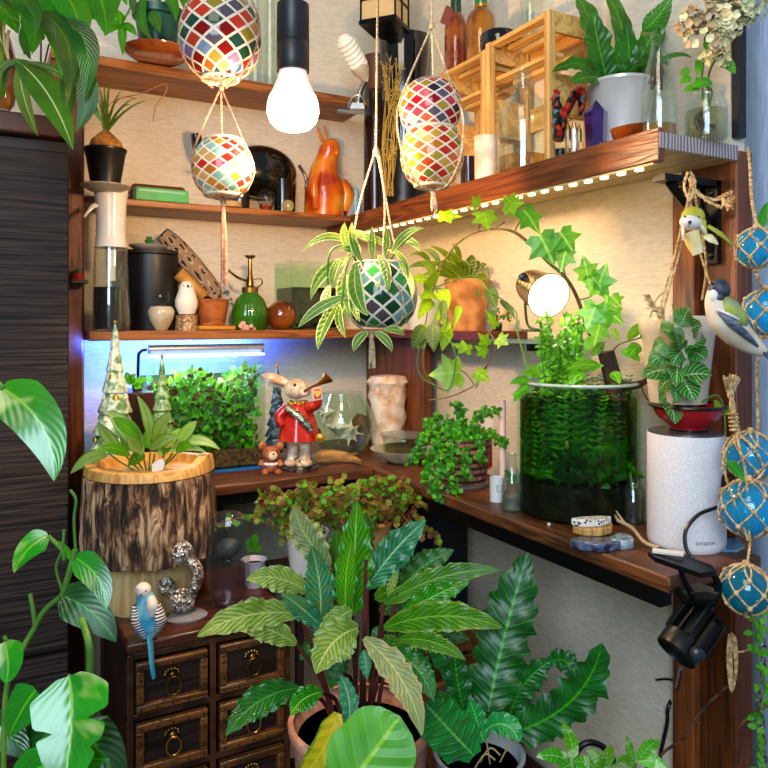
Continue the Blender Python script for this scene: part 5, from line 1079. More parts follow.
# driftwood
DW = mat('pale_driftwood', 'b08048', .8, col2='6a4420', ns=12, bump=.8, bs=60, stretch=(1, 3, 6))
c = ondk(335, 463); mb = MB(); mb.tube([ondk(308, 466)+UP*.010, ondk(325, 464)+UP*.014, ondk(345, 463)+UP*.011, ondk(362, 466)+UP*.006], [.007, .014, .0105, .004], 14, cat=5, flat=.8)
mb.tube([ondk(345, 462)+UP*.01, ondk(356, 460)+UP*.012], [.006, .002], 8); single(mb, 'driftwood', DW, 'pale brown driftwood piece lying before the glass bowl of shells', 'driftwood')
c = ondk(360, 448); mb = MB(); mb.tube([c+UP*.001, c+UP*.02+RT*.005, c+UP*.045-RT*.002, c+UP*.07+RT*.004], [.028, .026, .022, .010], 14, cat=4); single(mb, 'driftwood', mat('red_brown_bark', '8a4a22', .85, col2='4a2410', ns=40, bump=1), 'rough red-brown chunk of wood behind the glass bowl', 'driftwood')
# quartz lamp
c = ondk(388, 450)+FW*.0; d = dZ(450, DK); u = d/FP
m, nt, b = base('glowing_white_quartz'); n1 = nd(nt, 'ShaderNodeTexNoise', {'Vector': nd(nt, 'ShaderNodeTexCoord').outputs['Object'], 'Scale': 40, 'Detail': 4}).outputs[0]
nt.links.new(ramp(nt, n1, [(.35, 'c89c78'), (.6, 'ecdcc8')]), b.inputs['Base Color']); b.inputs['Roughness'].default_value = .35; b.inputs['Subsurface Weight'].default_value = .3; b.inputs['Subsurface Scale'].default_value = .01
nt.links.new(nd(nt, 'ShaderNodeBump', {'Height': n1, 'Strength': .8, 'Distance': .004}).outputs[0], b.inputs['Normal'])
mb = MB(); mb.lathe(c, [(.001, 0), (15*u, 0), (17*u, 12*u), (16*u, 24*u), (18*u, 34*u), (17.5*u, 44*u), (19.5*u, 54*u), (18*u, 64*u), (20*u, 68*u), (16*u, 74*u), (8*u, 75*u), (.001, 74*u)], 40, wob=lambda a, z: 1+.07*math.sin(a*4+z*70)+.05*math.sin(a*7-z*160))
single(mb, 'quartz_ornament', m, 'tall rough white quartz column beside the corner board', 'ornament')
# dish with glass container
c = ondk(403, 462); d = dZ(462, DK); u = d/FP
single(MB().lathe(c, shell([(14*u, 0), (17*u, 2*u), (29*u, 9*u), (33*u, 14*u)], .0025), 40, sq=(1, 1)), 'plate', mat('glazed_dish', 'c8bca0', .3, coat=.4, col2='a8987a', ns=20), 'round pale glazed dish in the desk corner', 'dish')
c2 = c+UP*(4*u)
t = T('glass_container', 'low round glass container of moss with a lid on the pale dish', 'container', c2)
MB().lathe(c2+UP*.0, shell([(18*u, .001), (20*u, 4*u), (21*u, 22*u)], .0018), 32).build('glass', GLG, t)
MB().lathe(c2+UP*.0032, [(.001, 0), (17.5*u, 0), (18.5*u, 11*u), (.001, 12*u)], 28).build('contents', mat('brown_moss', ''), t)
MB().lathe(c2+UP*22.4*u, [(.001, 0), (22*u, 0), (22.5*u, 2*u), (10*u, 4*u), (.001, 4.4*u)], 36).build('lid', glass('frosted_lid', 'd0e0e0', op=.35, body='a8a8a0'), t)
# woven basket with small leaved plant
c = ondk(464, 488)+FW*.035; d = c.x*SN+c.y*CS; u = d/FP; c.z = DK
t = T('potted_plant', 'tiny-leaved trailing plant spilling from a reddish woven pot', 'plant', c)
m, nt, b = base('woven_red_brown'); s_ = nd(nt, 'ShaderNodeSeparateXYZ', {0: nd(nt, 'ShaderNodeUVMap').outputs[0]})
br = nd(nt, 'ShaderNodeTexBrick', {'Vector': nd(nt, 'ShaderNodeCombineXYZ', {0: mth(nt, 'MULTIPLY', s_.outputs[0], 18.0), 1: mth(nt, 'MULTIPLY', s_.outputs[1], 5.0)}).outputs[0], 'Color1': srgb('8a4434'), 'Color2': srgb('a8705c'), 'Mortar': srgb('3a1812'), 'Scale': 1, 'Mortar Size': .06, 'Brick Width': 1.0, 'Row Height': .25})
nt.links.new(br.outputs[0], b.inputs['Base Color']); b.inputs['Roughness'].default_value = .6; nt.links.new(nd(nt, 'ShaderNodeBump', {'Height': br.outputs[1], 'Strength': .8, 'Distance': .003, }).outputs[0], b.inputs['Normal'])
MB().lathe(c+UP*.0045, shell([(24*u, 0), (27*u, 20*u), (30*u, 40*u), (30*u, 44*u)], .004), 40).build('pot', m, t)
MB().lathe(c, [(.001, 0), (26*u, 0), (27*u, .003), (.001, .0042)], 32).build('foot', mat('grey_clear_saucer', '8a8078', .3), t)
MB().lathe(c+UP*40*u, [(.001, 0), (27*u, 0)], 24).build('soil', SOIL, t)
pts = []
def tr_(pts_, n=1): return [P(a, b_, d_) for a, b_, d_ in pts_]
vines = [[(455, 432, d), (430, 436, d-.04), (420, 448, d-.05), (412, 462, d-.05)], [(452, 434, d), (436, 445, d-.06), (428, 465, d-.07), (426, 480, d-.08)], [(458, 434, d), (444, 450, d-.06), (438, 475, d-.08), (436, 498, d-.09)],
         [(462, 434, d), (454, 450, d-.06), (450, 470, d-.07), (455, 492, d-.09)], [(470, 430, d), (478, 442, d-.06), (480, 460, d-.06)], [(476, 430, d), (494, 436, d-.04), (504, 444, d-.05)], [(474, 430, d), (480, 415, d-.02), (500, 412, d-.03)],
         [(450, 430, d), (430, 426, d-.02), (424, 440, d-.03)], [(462, 430, d), (462, 414, d), (456, 405, d)], [(466, 430, d), (440, 420, d), (434, 420, d)], [(470, 434, d), (466, 456, d-.06), (464, 476, d-.07)]]
mb = MB(); mg = [MB(), MB()]
for v in vines:
    cp = catmull(tr_(v), 8); mb.tube(cp, .0008, 4)
    for q_ in cp:
        for k in range(4): 
            p_ = q_+jit(.007); g = mg[R.randrange(2)]; e_ = jit(1).normalized()*.008; g.leaf(p_, p_+e_, .0085, n=TC+UP*.6+jit(.6), prof='round', seg=3, cr=2)
for k in range(520):
    a = R.uniform(0, 2*PI); rr = math.sqrt(R.random())*.043; p_ = c+Vector((rr*math.cos(a), rr*math.sin(a), 40*u+R.uniform(.0, .038)*(1-rr/.06))); g = mg[k % 2]; e_ = jit(1).normalized()*.008
    g.leaf(p_, p_+e_, .0085, n=TC+UP*.6+jit(.6), prof='round', seg=3, cr=2)
mb.build('vine', STEM, t); mg[0].build('foliage', leafm('tiny_leaf', '3a9a24', '5cb83a', mid='7ac85a'), t); mg[1].build('foliage', leafm('tiny_leaf_dark', '1f6a1c', '2f8428', mid='4a9a3a'), t)
# white lidded bottle, pink stick, mug, small bottle
c = ondk(502, 478)+FW*.12; d = c.x*SN+c.y*CS; u = d/FP; c.z = DK
t = T('supplement_jar', 'reddish jar with a white cap behind the trailing plant', 'jar', c)
MB().lathe(c, [(.001, 0), (11*u, 0), (11*u, 36*u), (.001, 36*u)], 24).build('jar', mat('red_label', '8a1c20', .35), t)
cc = c+UP*36.4*u; MB().lathe(cc, [(.001, 0), (12*u, 0), (12*u, 10*u), (.001, 10.5*u)], 28).build('cap', mat('white_cap', 'ece8e4', .35), t)
t = T('milk_pot', 'tiny white mug with grey print beside the small clear bottle', 'mug', ondk(497, 501))
c = ondk(497, 501); d = dZ(501, DK); u = d/FP
MB().lathe(c, shell([(7*u, 0), (7.5*u, 24*u)], .0012), 24).build('body', mat('white_enamel2', 'e8e4e0', .3), t)
mb = MB(); mb.box(c+TC*7.4*u+UP*14*u-RT*1*u, (.0012, .0008, .010), .5).box(c+TC*7.4*u+UP*17*u+RT*1*u, (.004, .0008, .0012), .5).box(c+TC*7.4*u+UP*11*u+RT*1*u, (.004, .0008, .0012), .5); mb.build('print', mat('grey_print', '6a6a70', .6), t)
c = ondk(512, 510); d = dZ(510, DK); u = d/FP
t = T('glass_bottle', 'small clear milk-bottle shaped vase of water left of the tall cylinder', 'bottle', c)
MB().lathe(c, shell([(10.5*u, 0), (11*u, 2*u), (10.8*u, 22*u), (8*u, 34*u), (5*u, 44*u), (4.6*u, 54*u), (5.4*u, 57*u)], .0012), 28).build('glass', GL, t)
MB().lathe(c+UP*1.6*u, [(.001, 0), (9.4*u, 0), (9.5*u, 12*u), (.001, 12*u)], 24).build('water', glass('clear_water', 'd8e4e0', op=.05), t)
mb = MB(); lpx(mb, (512, 480), (504, 470), 6, d, d-.005); lpx(mb, (512, 484), (516, 474), 6, d, d-.005); mb.build('cutting', GREENS[1], t)
single(MB().tube([ondk(506, 495)+FW*.03, ondk(511, 495)+UP*.14+FW*.06-RT*.004], .006, 12), 'pink_tube', mat('pale_pink', 'd8b8b0', .4), 'pale pink stick leaning behind the small clear bottle', 'stick')
# tall cylinder tank
CYX, CYY = .741, .777; c = Vector((CYX, CYY, DK)); d = CYX*SN+CYY*CS; u = d/FP; r = 60.5*u*.985; h = (515-386)*u
t = T('aquarium', 'large cylindrical glass planted tank standing on the desk by the wall', 'aquarium', c)
pxc = 384+FP*(CYX*CS-CYY*SN)/d
MB().lathe(c, shell([(r*.97, 0), (r, .004), (r, h)], .003), 56).build('glass', glass('tank_glass', 'f2faf2', k=.5, c0=.010), t)
MB().lathe(c+UP*.0035, [(.001, 0), (r-.0042, 0), (r-.0042, .045), (.001, .047)], 40).build('soil', mat('tank_soil', '0a0d08', .9, col2='1a1a10', ns=100, spec=.05), t)
MB().lathe(c+UP*.052, [(.001, 0), (r-.0045, 0), (r-.0045, h*.88-.052), (.001, h*.88-.052)], 48).build('water', glass('green_water', 'b4d49c', k=.1, c0=.008), t)
def cylp(rr=.9, z0=.05, z1=.86):
    a = R.uniform(0, 2*PI); q_ = math.sqrt(R.random())*rr*r
    return c+Vector((q_*math.cos(a), q_*math.sin(a), R.uniform(z0, h*z1)))
def keepin(mb):
    for v in mb.v:
        k = Vector((v.x-c.x, v.y-c.y, 0))
        if k.length > r*.935: k *= r*.935/k.length; v.x, v.y = c.x+k.x, c.y+k.y
def cylb():
    a = math.atan2(FW.y, FW.x)+R.uniform(-1.5, 1.5); q_ = R.uniform(.6, .9)*r; return c+Vector((q_*math.cos(a), q_*math.sin(a), R.uniform(.05, h*.84)))
scatter(t, lambda: cylp(.9, .05, .5), 900, .018, [GREENS[2], GREENS[2], GREENS[1]], 'water_plant', stuff=True, keep=keepin)
scatter(t, cylb, 1100, .022, [GREENS[2], leafm('deep_water_leaf', '0a2a0c', '153f14', mid='1c4a18')], 'water_plant', stuff=True, keep=keepin)
mb = MB(); mb2 = MB()
for i in range(60):
    a = R.uniform(0, 2*PI); q_ = math.sqrt(R.random())*.84*r; b0 = c+Vector((q_*math.cos(a), q_*math.sin(a), .05)); hh = h*R.uniform(.45, .8)
    tip = b0+Vector((R.uniform(-.02, .02), R.uniform(-.02, .02), hh)); cp = catmull([b0, b0.lerp(tip, .5)+jit(.008), tip], 7)
    tgt_ = mb if i % 2 else mb2
    for j, p_ in enumerate(cp[1:]):
        for sgn in (-1, 1):
            v = (RT*sgn+UP*.35+jit(.3)).normalized(); L = .016*(1-j/22); tgt_.leaf(p_, p_+v*L, L*.32, n=TC+UP*.3+jit(.3), prof='lance', seg=4, cr=2)
keepin(mb); keepin(mb2); mb.build('water_plant', GREENS[1], t); mb2.build('water_plant', leafm('fern_green', '3f9a20', '7cc834', mid='a0d850'), t)
mb = MB(); rim(mb, c, r-.0015, h, .0024, 56); mb.build('rim', mat('glass_rim_highlight', 'b8ccc0', .1, coat=.5), t)  # pale rim colour paints the highlight along the glass edge
MB().ell(P(567, 445, d-r*.75), (.003, .003, .006), 8, 6).build('snail', mat('pale_snail', 'c8a884', .4), t)
dt_ = d
# emergent plants in the cylinder
top = DK+h
mb = MB(); st = MB(); fl = MB()
for i in range(30):
    px = R.uniform(540, 578); b0 = P(px+R.uniform(-4, 4), 392, dt_-.02+R.uniform(-.03, .03)); tip = P(px+R.uniform(-6, 8), R.uniform(316, 352), dt_-.02+R.uniform(-.03, .03))
    cp = catmull([b0, b0.lerp(tip, .5)+jit(.005), tip], 6); st.tube(cp, .0009, 4)
    for p_ in cp:
        for k in range(3): v = (jit(1)+UP*.3).normalized()*.011; mb.leaf(p_, p_+v, .0045, n=TC+UP*.4+jit(.5), prof='lance', seg=3, cr=2)
    if i < 14:
        for k in range(4): fl.ell(tip+jit(.006), .0018, 6, 4)
for a in [((530, 380), (510, 384), 9), ((528, 384), (520, 392), 8), ((536, 376), (522, 374), 9), ((540, 378), (528, 366), 8), ((530, 390), (512, 396), 8), ((524, 392), (513, 402), 7), ((590, 370), (604, 366), 10), ((586, 350), (596, 336), 12), ((592, 356), (606, 342), 10), ((580, 374), (570, 380), 12)]:
    lpx(mb, a[0], a[1], a[2], dt_-.05, dt_-.06, n=N(0, .5, .3))
mb.build('foliage', leafm('feathery_green', '3f8f1c', '74c83a', mid='9ad860'), t); st.build('stem', STEM, t); fl.build('blossom', mat('cream_blossom', 'e8e4c0', .6), t)
# ivy on a woody trunk
t = T('ivy', 'arching ivy on a woody trunk rising from the cylindrical tank', 'plant', P(618, 400, dt_-.02))
IV = leafm('ivy_leaf', '2f8a10', '56ac1e', '8ac848', nv=3, vw=.05, mid='b0d878', rough=.35, tr=.2); IV2 = leafm('young_ivy_leaf', '78b01c', '98c42c', 'b8d860', nv=3, vw=.05, rough=.4, tr=.25)
mb = MB(); di = dt_-.03
mb.tube(tr_([(622, 440, di), (620, 410, di), (616, 392, di), (612, 375, di), (606, 352, di)]), [.011, .012, .013, .012, .011], 12, cat=4); mb.tube(tr_([(614, 380, di), (626, 386, di-.01), (640, 384, di-.01), (650, 378, di-.01)]), [.008, .0065, .005, .003], 8, cat=4)
mb.build('trunk', mat('woody_bark', '5a3c28', .85, col2='2c1c12', ns=60, bump=1, bs=80), t)
mb = MB(); arch = [(606, 356, di), (598, 346, di), (588, 330, di-.02), (578, 300, di-.04), (566, 278, di-.05), (548, 262, di-.05), (532, 246, di-.04), (514, 232, di-.02), (494, 229, 0+di), (474, 233, di+.02), (458, 243, di+.04), (446, 258, di+.06), (436, 272, di+.08)]
mb.tube(tr_(arch), [.0026]*4+[.0022]*4+[.0014]*5, 7, cat=4)
for p_ in [[(640, 384, di-.01), (648, 400, di-.01), (660, 404, di-.01)], [(612, 352, di), (620, 344, di-.02), (640, 338, di-.02)], [(608, 356, di), (600, 366, di), (580, 372, di-.03)],
           [(578, 300, di-.04), (590, 297, di-.05), (597, 290, di-.05)], [(532, 246, di-.04), (540, 238, di-.05)], [(494, 229, di), (505, 222, di-.02)], [(478, 232, di+.02), (484, 212, di)], [(514, 232, di), (520, 222, di-.01), (530, 214, di-.02)], [(566, 278, di-.05), (562, 262, di-.06)],
           [(590, 334, di-.02), (600, 326, di-.04), (604, 310, di-.04)], [(476, 388, di+.1), (490, 360, di+.08), (496, 345, di+.08), (488, 330, di+.1)], [(430, 400, di+.12), (452, 396, di+.1), (476, 384, di+.1), (486, 366, di+.08)], [(474, 384, di+.1), (466, 374, di+.1), (460, 370, di+.1)], [(446, 258, di+.06), (430, 300, di+.1), (424, 340, di+.1), (424, 370, di+.1), (436, 386, di+.1), (450, 392, di+.1)]]:
    mb.tube(tr_(p_), .0010, 5, cat=4)
mb.build('stem', mat('ivy_stem', '6a6a30', .6, col2='5a3c1c'), t)
mb = MB()
def iv(mb, cpx, tpx_, w, dd_, lobes=5): C_ = P(cpx[0], cpx[1], dd_); E_ = P(tpx_[0], tpx_[1], dd_-.01); mb.lobed(C_, E_-C_, w*dd_/FP, n=N(R.uniform(-.35, .35), R.uniform(.1, .6), .2), lobes=lobes)
for a in [((540, 236), (556, 264), 34), ((560, 232), (576, 252), 30), ((597, 290), (606, 262), 26), ((592, 276), (612, 300), 24), ((524, 210), (543, 231), 28), ((600, 318), (608, 300), 24), ((596, 304), (586, 330), 26), ((606, 310), (626, 322), 26), ((600, 322), (596, 345), 24), ((588, 278), (584, 256), 22), ((566, 250), (560, 270), 22), ((612, 296), (622, 306), 18)]: iv(mb, *a, di-.06)
mb.build('foliage', IV, t)
mb = MB()
for a in [((484, 212), (490, 228), 26), ((505, 204), (524, 200), 26), ((478, 206), (474, 196), 18), ((516, 210), (508, 196), 22), ((460, 372), (430, 374), 34), ((476, 372), (490, 380), 18), ((496, 326), (488, 310), 10), ((488, 345), (480, 333), 14), ((470, 350), (452, 343), 12), ((498, 338), (508, 344), 16), ((440, 216), (462, 214), 14), ((486, 354), (476, 346), 12)]: iv(mb, *a, di-.0 if a[0][0] > 470 and a[0][1] < 250 else di+.05)
mb.build('foliage', IV2, t)
mb = MB()
for a in [((640, 338), (664, 332), 14), ((628, 340), (646, 322), 12), ((640, 345), (628, 358), 13), ((622, 350), (640, 362), 13), ((584, 372), (568, 386), 13), ((636, 330), (652, 326), 12), ((600, 366), (566, 370), 11), ((612, 372), (620, 384), 11), ((658, 350), (648, 338), 10), ((664, 402), (650, 395), 9), ((618, 340), (610, 330), 10)]: lpx(mb, a[0], a[1], a[2], di-.03, di-.05, n=N(0, .4, .3))
mb.build('foliage', IV, t)
# little bottle with succulent cutting
c = ondk(633, 522); d = dZ(522, DK); u = d/FP
t = T('glass_bottle', 'small square-shouldered clear bottle with a green sprig before the smart speaker', 'bottle', c)
MB().lathe(c, shell([(12*u, 0), (12*u, 32*u), (8*u, 38*u), (7*u, 40*u), (7.4*u, 46*u)], .0014), 28).build('glass', GL, t)
MB().lathe(c+UP*1.8*u, [(.001, 0), (10.4*u, 0), (10.4*u, 24*u), (.001, 24*u)], 24).build('water', glass('jar_water', ''), t)
mb = MB(); q_ = P(629, 469, d); q2 = P(640, 478, d)
for qq in (q_, q2, P(633, 473, d)): rosette(mb, qq, .0085, 8, 3, h=.9)
mb.build('foliage', leafm('lime_succulent', '4a9a34', '7ac050', mid='a0d870'), t); mb = MB(); tpx(mb, [(630, 472, d), (632, 486, d), (634, 500, d)], .0018); tpx(mb, [(640, 480, d), (635, 488, d)], .0015); mb.build('stem', STEM, t)
# agates and slice
def slab(name, cx, cy, rx, ry, hz, m_, label, cat, dz=0, rot=0, n=22, parent=None, rough=.08):
    c = ondk(cx, cy); c.z = DK+dz; pts = []
    for i in range(n):
        a = 2*PI*i/n; k = 1+rough*math.sin(a*3+rot)+rough*.6*math.sin(a*7+rot*2); v = Vector((rx*k*math.cos(a), ry*k*math.sin(a), 0)); pts.append(c+Matrix.Rotation(rot-.5, 3, 'Z')@v)
    return single(MB().prism(pts, (0, 0, hz)), name, m_, label, cat, bev=.0015)
m, nt, b = base('snowflake_stone'); n1 = nd(nt, 'ShaderNodeTexVoronoi', {'Vector': nd(nt, 'ShaderNodeTexCoord').outputs['Object'], 'Scale': 230}).outputs[0]; nt.links.new(ramp(nt, n1, [(.28, '2a2420'), (.42, 'e0d8cc')]), b.inputs['Base Color']); b.inputs['Roughness'].default_value = .35
slab('agate_slice', 598, 548, .030, .016, .010, mat('dark_blue_agate', '1c2438', .25, coat=.5, col2='5a6484', ns=90), 'thin dark blue stone slice at the desk edge under the wood slice', 'stone', 0, .0)
slab('agate_slice', 622, 546, .018, .013, .011, mat('grey_blue_agate', '6a808a', .25, coat=.5, col2='a8c0c8', ns=90), 'grey-blue stone slice right of the wood slice at the desk edge', 'stone', 0, 1.0)
slab('wood_slice', 594, 541, .026, .015, .009, wood('pale_slice', '8a5a24', 'd8a860', 2, 20), 'pale slice of wood stacked on the dark blue stone', 'wood slice', .0102, .3)
slab('speckled_stone', 592, 541, .025, .0095, .009, m, 'black and white speckled stone lying on top of the wood slice', 'stone', .0194, .2)
single(MB().ell(ondk(549, 526)+UP*.002, .0025, 8, 6), 'tiny_shell', mat('pink_white_shell', 'e8d0c8', .4), 'tiny pinkish white shell at the foot of the cylindrical tank', 'shell')
mb = MB(); mb.tube([ondk(618, 530)+UP*.012, ondk(632, 536)+UP*.010, ondk(644, 546)+UP*.005, ondk(662, 552)+UP*.003], .0022, 8, cat=6); mb.tube([ondk(618, 530)+UP*.012, ondk(612, 520)+UP*.014], [.002, .0008], 6); mb.tube([ondk(624, 532)+UP*.012, ondk(616, 526)+UP*.02], [.002, .0008], 6)
single(mb, 'dried_twig', mat('bleached_twig', 'c8a884', .7), 'thin bleached dry twig lying between wood slice and smart speaker', 'twig')
# smart speaker
c = ondk(686, 544); d = dZ(544, DK); u = d/FP; rS = 37*u; hS = 112*u
t = T('smart_speaker', 'light grey fabric cylindrical smart speaker under the red plant dish', 'speaker', c)
m, nt, b = base('speaker_fabric'); w1 = nd(nt, 'ShaderNodeTexNoise', {'Vector': nd(nt, 'ShaderNodeTexCoord').outputs['Object'], 'Scale': 900}).outputs[0]; nt.links.new(ramp(nt, w1, [(.4, 'c8c4c8'), (.6, 'e6e2e4')]), b.inputs['Base Color']); b.inputs['Roughness'].default_value = .8
MB().lathe(c, [(.001, 0), (rS*.93, 0), (rS*.98, .003), (rS, .008), (rS, hS-.004), (rS*.985, hS-.0005), (.001, hS-.0005)], 56).build('body', m, t)
MB().lathe(c+UP*(hS-.0003), [(.001, 0), (rS*.975, 0), (rS*.96, .0022), (.001, .0022)], 48).build('top_plate', mat('dark_grey_top', '3a3a40', .35), t)
tcv = bpy.data.curves.new('lettering', 'FONT'); tcv.body = 'amazon'; tcv.size = .0075; tcv.align_x = 'CENTER'; tcv.extrude = .0003
to = bpy.data.objects.new('lettering_tmp', tcv); COL.objects.link(to); bpy.context.view_layer.update()
tm = bpy.data.meshes.new_from_object(to.evaluated_get(bpy.context.evaluated_depsgraph_get())); bpy.data.objects.remove(to)
a0 = math.atan2(TC.y, TC.x)+.10
for v in tm.vertices:
    x, y, z = v.co; a = a0+x/rS; v.co = Vector(((rS+.0003+z)*math.cos(a), (rS+.0003+z)*math.sin(a), .012+y))
lo = bpy.data.objects.new('lettering', tm); COL.objects.link(lo); tm.materials.clear(); tm.materials.append(mat('grey_lettering', '8a868c', .6)); lo.parent = t
# red dish with fittonia / variegated plant
c3 = c+UP*(hS+.0021)+RT*.003
t = T('potted_plant', 'white-veined trailing plant in a shallow red dish on the smart speaker', 'plant', c3)
MB().lathe(c3, shell([(17*u, 0), (17*u, 3*u), (30*u, 14*u), (36*u, 25*u)], .002), 44).build('pot', mat('red_lacquer', 'b01420', .2, coat=.6), t)
mb = MB(); rim(mb, c3, 36*u, 25*u, .0022, 40); mb.lathe(c3, [(17.4*u, .0), (17.6*u, 2*u), (17*u, 2.4*u)], 32); mb.build('rim', mat('dark_rim', '1c0c10', .3), t)
MB().lathe(c3+UP*17*u, [(.001, 0), (29*u, 0)], 28).build('soil', mat('black_pebbles', '14100e', .6, col2='4a443c', ns=150, bump=1, bs=150), t)
VL = leafm('white_veined_leaf', '1c6a24', '2c8430', 'b8dca8', nv=6, vw=.13, mid='d8f0cc', rough=.35, slope=1.4, var='a8d8a8', vsc=1.6, vth=.58)
mb = MB(); dv = d-.01
for a in [((674, 328), (672, 306), 15), ((681, 326), (690, 308), 15), ((676, 336), (660, 330), 17), ((684, 334), (702, 326), 16), ((680, 348), (674, 330), 15), ((674, 352), (668, 336), 18), ((690, 350), (706, 338), 15), ((682, 352), (672, 366), 14), ((676, 352), (648, 366), 18), ((692, 352), (706, 360), 16), ((672, 372), (642, 378), 18), ((684, 376), (712, 376), 19), ((678, 366), (676, 386), 14), ((672, 380), (658, 392), 15), ((684, 382), (694, 402), 18), ((676, 388), (676, 404), 13), ((671, 404), (675, 424), 17), ((666, 396), (660, 404), 12), ((684, 362), (700, 350), 15), ((665, 345), (652, 352), 13), ((688, 374), (700, 386), 12), ((676, 356), (684, 342), 14), ((672, 360), (660, 356), 14)]:
    lpx(mb, a[0], a[1], a[2]*1.3, dv-.0+R.uniform(-.02, .0), dv-.04, n=N(0, .35, .3), prof='ovate', fold=.1)
mb.build('foliage', VL, t)
mb = MB()
for p_ in [[(684, 410, d), (680, 380, dv-.01), (682, 350, dv-.01), (676, 330, dv-.01)], [(680, 410, d), (678, 392, dv-.02), (673, 404, dv-.03)], [(684, 410, d), (690, 380, dv), (696, 350, dv-.01)], [(690, 410, d), (712, 396, d-.02), (720, 398, d-.02), (724, 408, d-.02)]]: tpx(mb, p_, .0011)
mb.build('stem', STEM, t); mb = MB(); lpx(mb, (720, 412), (714, 400), 9, d-.02, d-.02); lpx(mb, (722, 414), (734, 408), 10, d-.02, d-.03); mb.build('leaf_shoot', YG, t)
# speaker cable and adapter
mb = MB(); q_ = [c+RT*.038+FW*.0+UP*.06-TC*.012, P(733, 480, d-.03), P(742, 488, d-.05), P(733, 500, d-.06), P(715, 508, d-.065), P(698, 515, d-.07), P(686, 530, d-.075), P(686, 548, d-.08), P(694, 560, d-.085), P(700, 568, d-.09)]
q_[0] = P(722, 478, d-.0)
single(MB().tube(q_, .0022, 8, cat=6), 'cable', BLACKP, 'black power cable looping in front of the smart speaker', 'cable')
single(MB().prism([P(720, 484, d-.035), P(722, 474, d-.035), P(741, 486, d-.05), P(728, 500, d-.05), P(720, 500, d-.04)], TC*.004), 'plug_adapter', BLACKP, 'black angular plug beside the smart speaker, right of it', 'plug', bev=.001)
c = ondk(733, 549); single(MB().prism([ondk(722, 552)+UP*.0, ondk(738, 552)+UP*.0, ondk(745, 548)+UP*.0, ondk(738, 540), ondk(722, 542)], UP*.003), 'blue_glass_tile', mat('blue_glass_tile', '4a9ac8', .08, trans=.4, coat=.6, col2='88c0dc'), 'shiny blue glass piece under the net floats at the desk end', 'tile')
# clamp spotlight, off
t = T('clamp_spotlight', 'black clip-on spotlight, switched off, clamped to the desk end', 'lamp', P(690, 600, .72)); d = .75
H = lambda x, y, o=0: P(x, y, d+o)
mb = MB(); mb.prism([H(648, 556, .02), H(660, 551, .04), H(712, 570, -.01), H(716, 576, -.02), H(700, 578, -.03), H(655, 562, .0)], UP*.005); mb.prism([H(676, 590, .02), H(700, 582, .01), H(722, 592, -.02), H(712, 600, -.03), H(684, 600, .0)], UP*-.005)
mb.tube([H(712, 572, -.015), H(718, 584, -.015), H(716, 600, -.015), H(708, 606, -.012)], .0035, 8, cat=4); mb.tube([H(680, 566, 0), H(684, 580, 0), H(692, 594, 0), H(704, 602, -.01)], .003, 8, cat=4); mb.tube([H(676, 588), H(684, 600), H(696, 606)], .003, 8, cat=4)
mb.build('clamp', BLACKM, t)
MB().box(H(668, 557, .01)+UP*.005, (.030, .012, .002), -.9).build('clamp_pad', mat('white_sticker', 'd8d4cc', .4), t)
mb = MB(); axs = (H(678, 651, -.012)-H(706, 613, .004)).normalized(); q = axs.to_track_quat('Z', 'Y').to_matrix(); b0 = H(706, 612, .004)
mb.lathe(b0, [(.001, 0), (.015, 0), (.017, .004), (.017, .035), (.001, .035)], 28, q)
for i in range(14):
    a = i*2*PI/14; v = q@Vector((math.cos(a), math.sin(a), 0)); mb.box(b0+v*.019+axs*.019, (.0022, .009, .034), M=Matrix((v.cross(axs), v, axs)).transposed())
mb.build('heat_sink', BLACKM, t)
MB().lathe(b0+axs*.036, [(.001, 0), (.020, 0), (.021, .002), (.021, .018), (.0195, .019), (.0195, .017), (.001, .015)], 36, q).build('lamp_head', BLACKP, t)
MB().tube([b0-axs*.004, H(704, 604, .0)], .006, 10).build('joint', BLACKP, t)
MB().tube([b0+axs*.002-FW*.026, b0+axs*.02-FW*.027, b0+axs*.036-FW*.028], .0055, 8, flat=.35).build('yoke', BLACKM, t)
MB().lathe(b0+axs*.038-FW*.027, [(.001, 0), (.0065, 0), (.0065, .006), (.004, .008), (.001, .008)], 18, TC.to_track_quat('Z', 'Y').to_matrix()).build('knob', mat('dark_blue_grey', '23262e', .35), t)
# ---------------- on the drawer chest ----------------
CHZ = .63
c = onY(150, 322, 1.083); c.z = CHZ; d = dY(150, 1.083); u = d/FP
m, nt, b = base('rough_bark'); tc = nd(nt, 'ShaderNodeTexCoord').outputs['Object']
mp = nd(nt, 'ShaderNodeMapping', {0: tc, 3: (60, 60, 13)}).outputs[0]
n1 = nd(nt, 'ShaderNodeTexNoise', {'Vector': mp, 'Scale': 1.6, 'Detail': 6, 'Roughness': .65, 'Distortion': .8}).outputs[0]
n2 = nd(nt, 'ShaderNodeTexNoise', {'Vector': tc, 'Scale': 16, 'Detail': 2}).outputs[0]
f1 = mth(nt, 'ADD', n1, mth(nt, 'MULTIPLY', mth(nt, 'SUBTRACT', n2, .5), .45))
nt.links.new(ramp(nt, f1, [(.37, '140c08'), (.45, '3e281a'), (.53, '8a6040'), (.63, 'd8b48a')]), b.inputs['Base Color']); b.inputs['Roughness'].default_value = .9
nt.links.new(nd(nt, 'ShaderNodeBump', {'Height': n1, 'Strength': 1, 'Distance': .012}).outputs[0], b.inputs['Normal']); BARK = m
t = T('stump_planter', 'hollowed log planter with rough bark and yellow wood rim on a wooden ring', 'planter', c)
z0 = 47*u; h = 92*u; rr = 62*u
def bark(a, z): return 1+.025*noise.noise(Vector((math.cos(a)*6, math.sin(a)*6, z*9)))*1.6+.035*abs(noise.noise(Vector((math.cos(a)*14, math.sin(a)*14, z*22))))
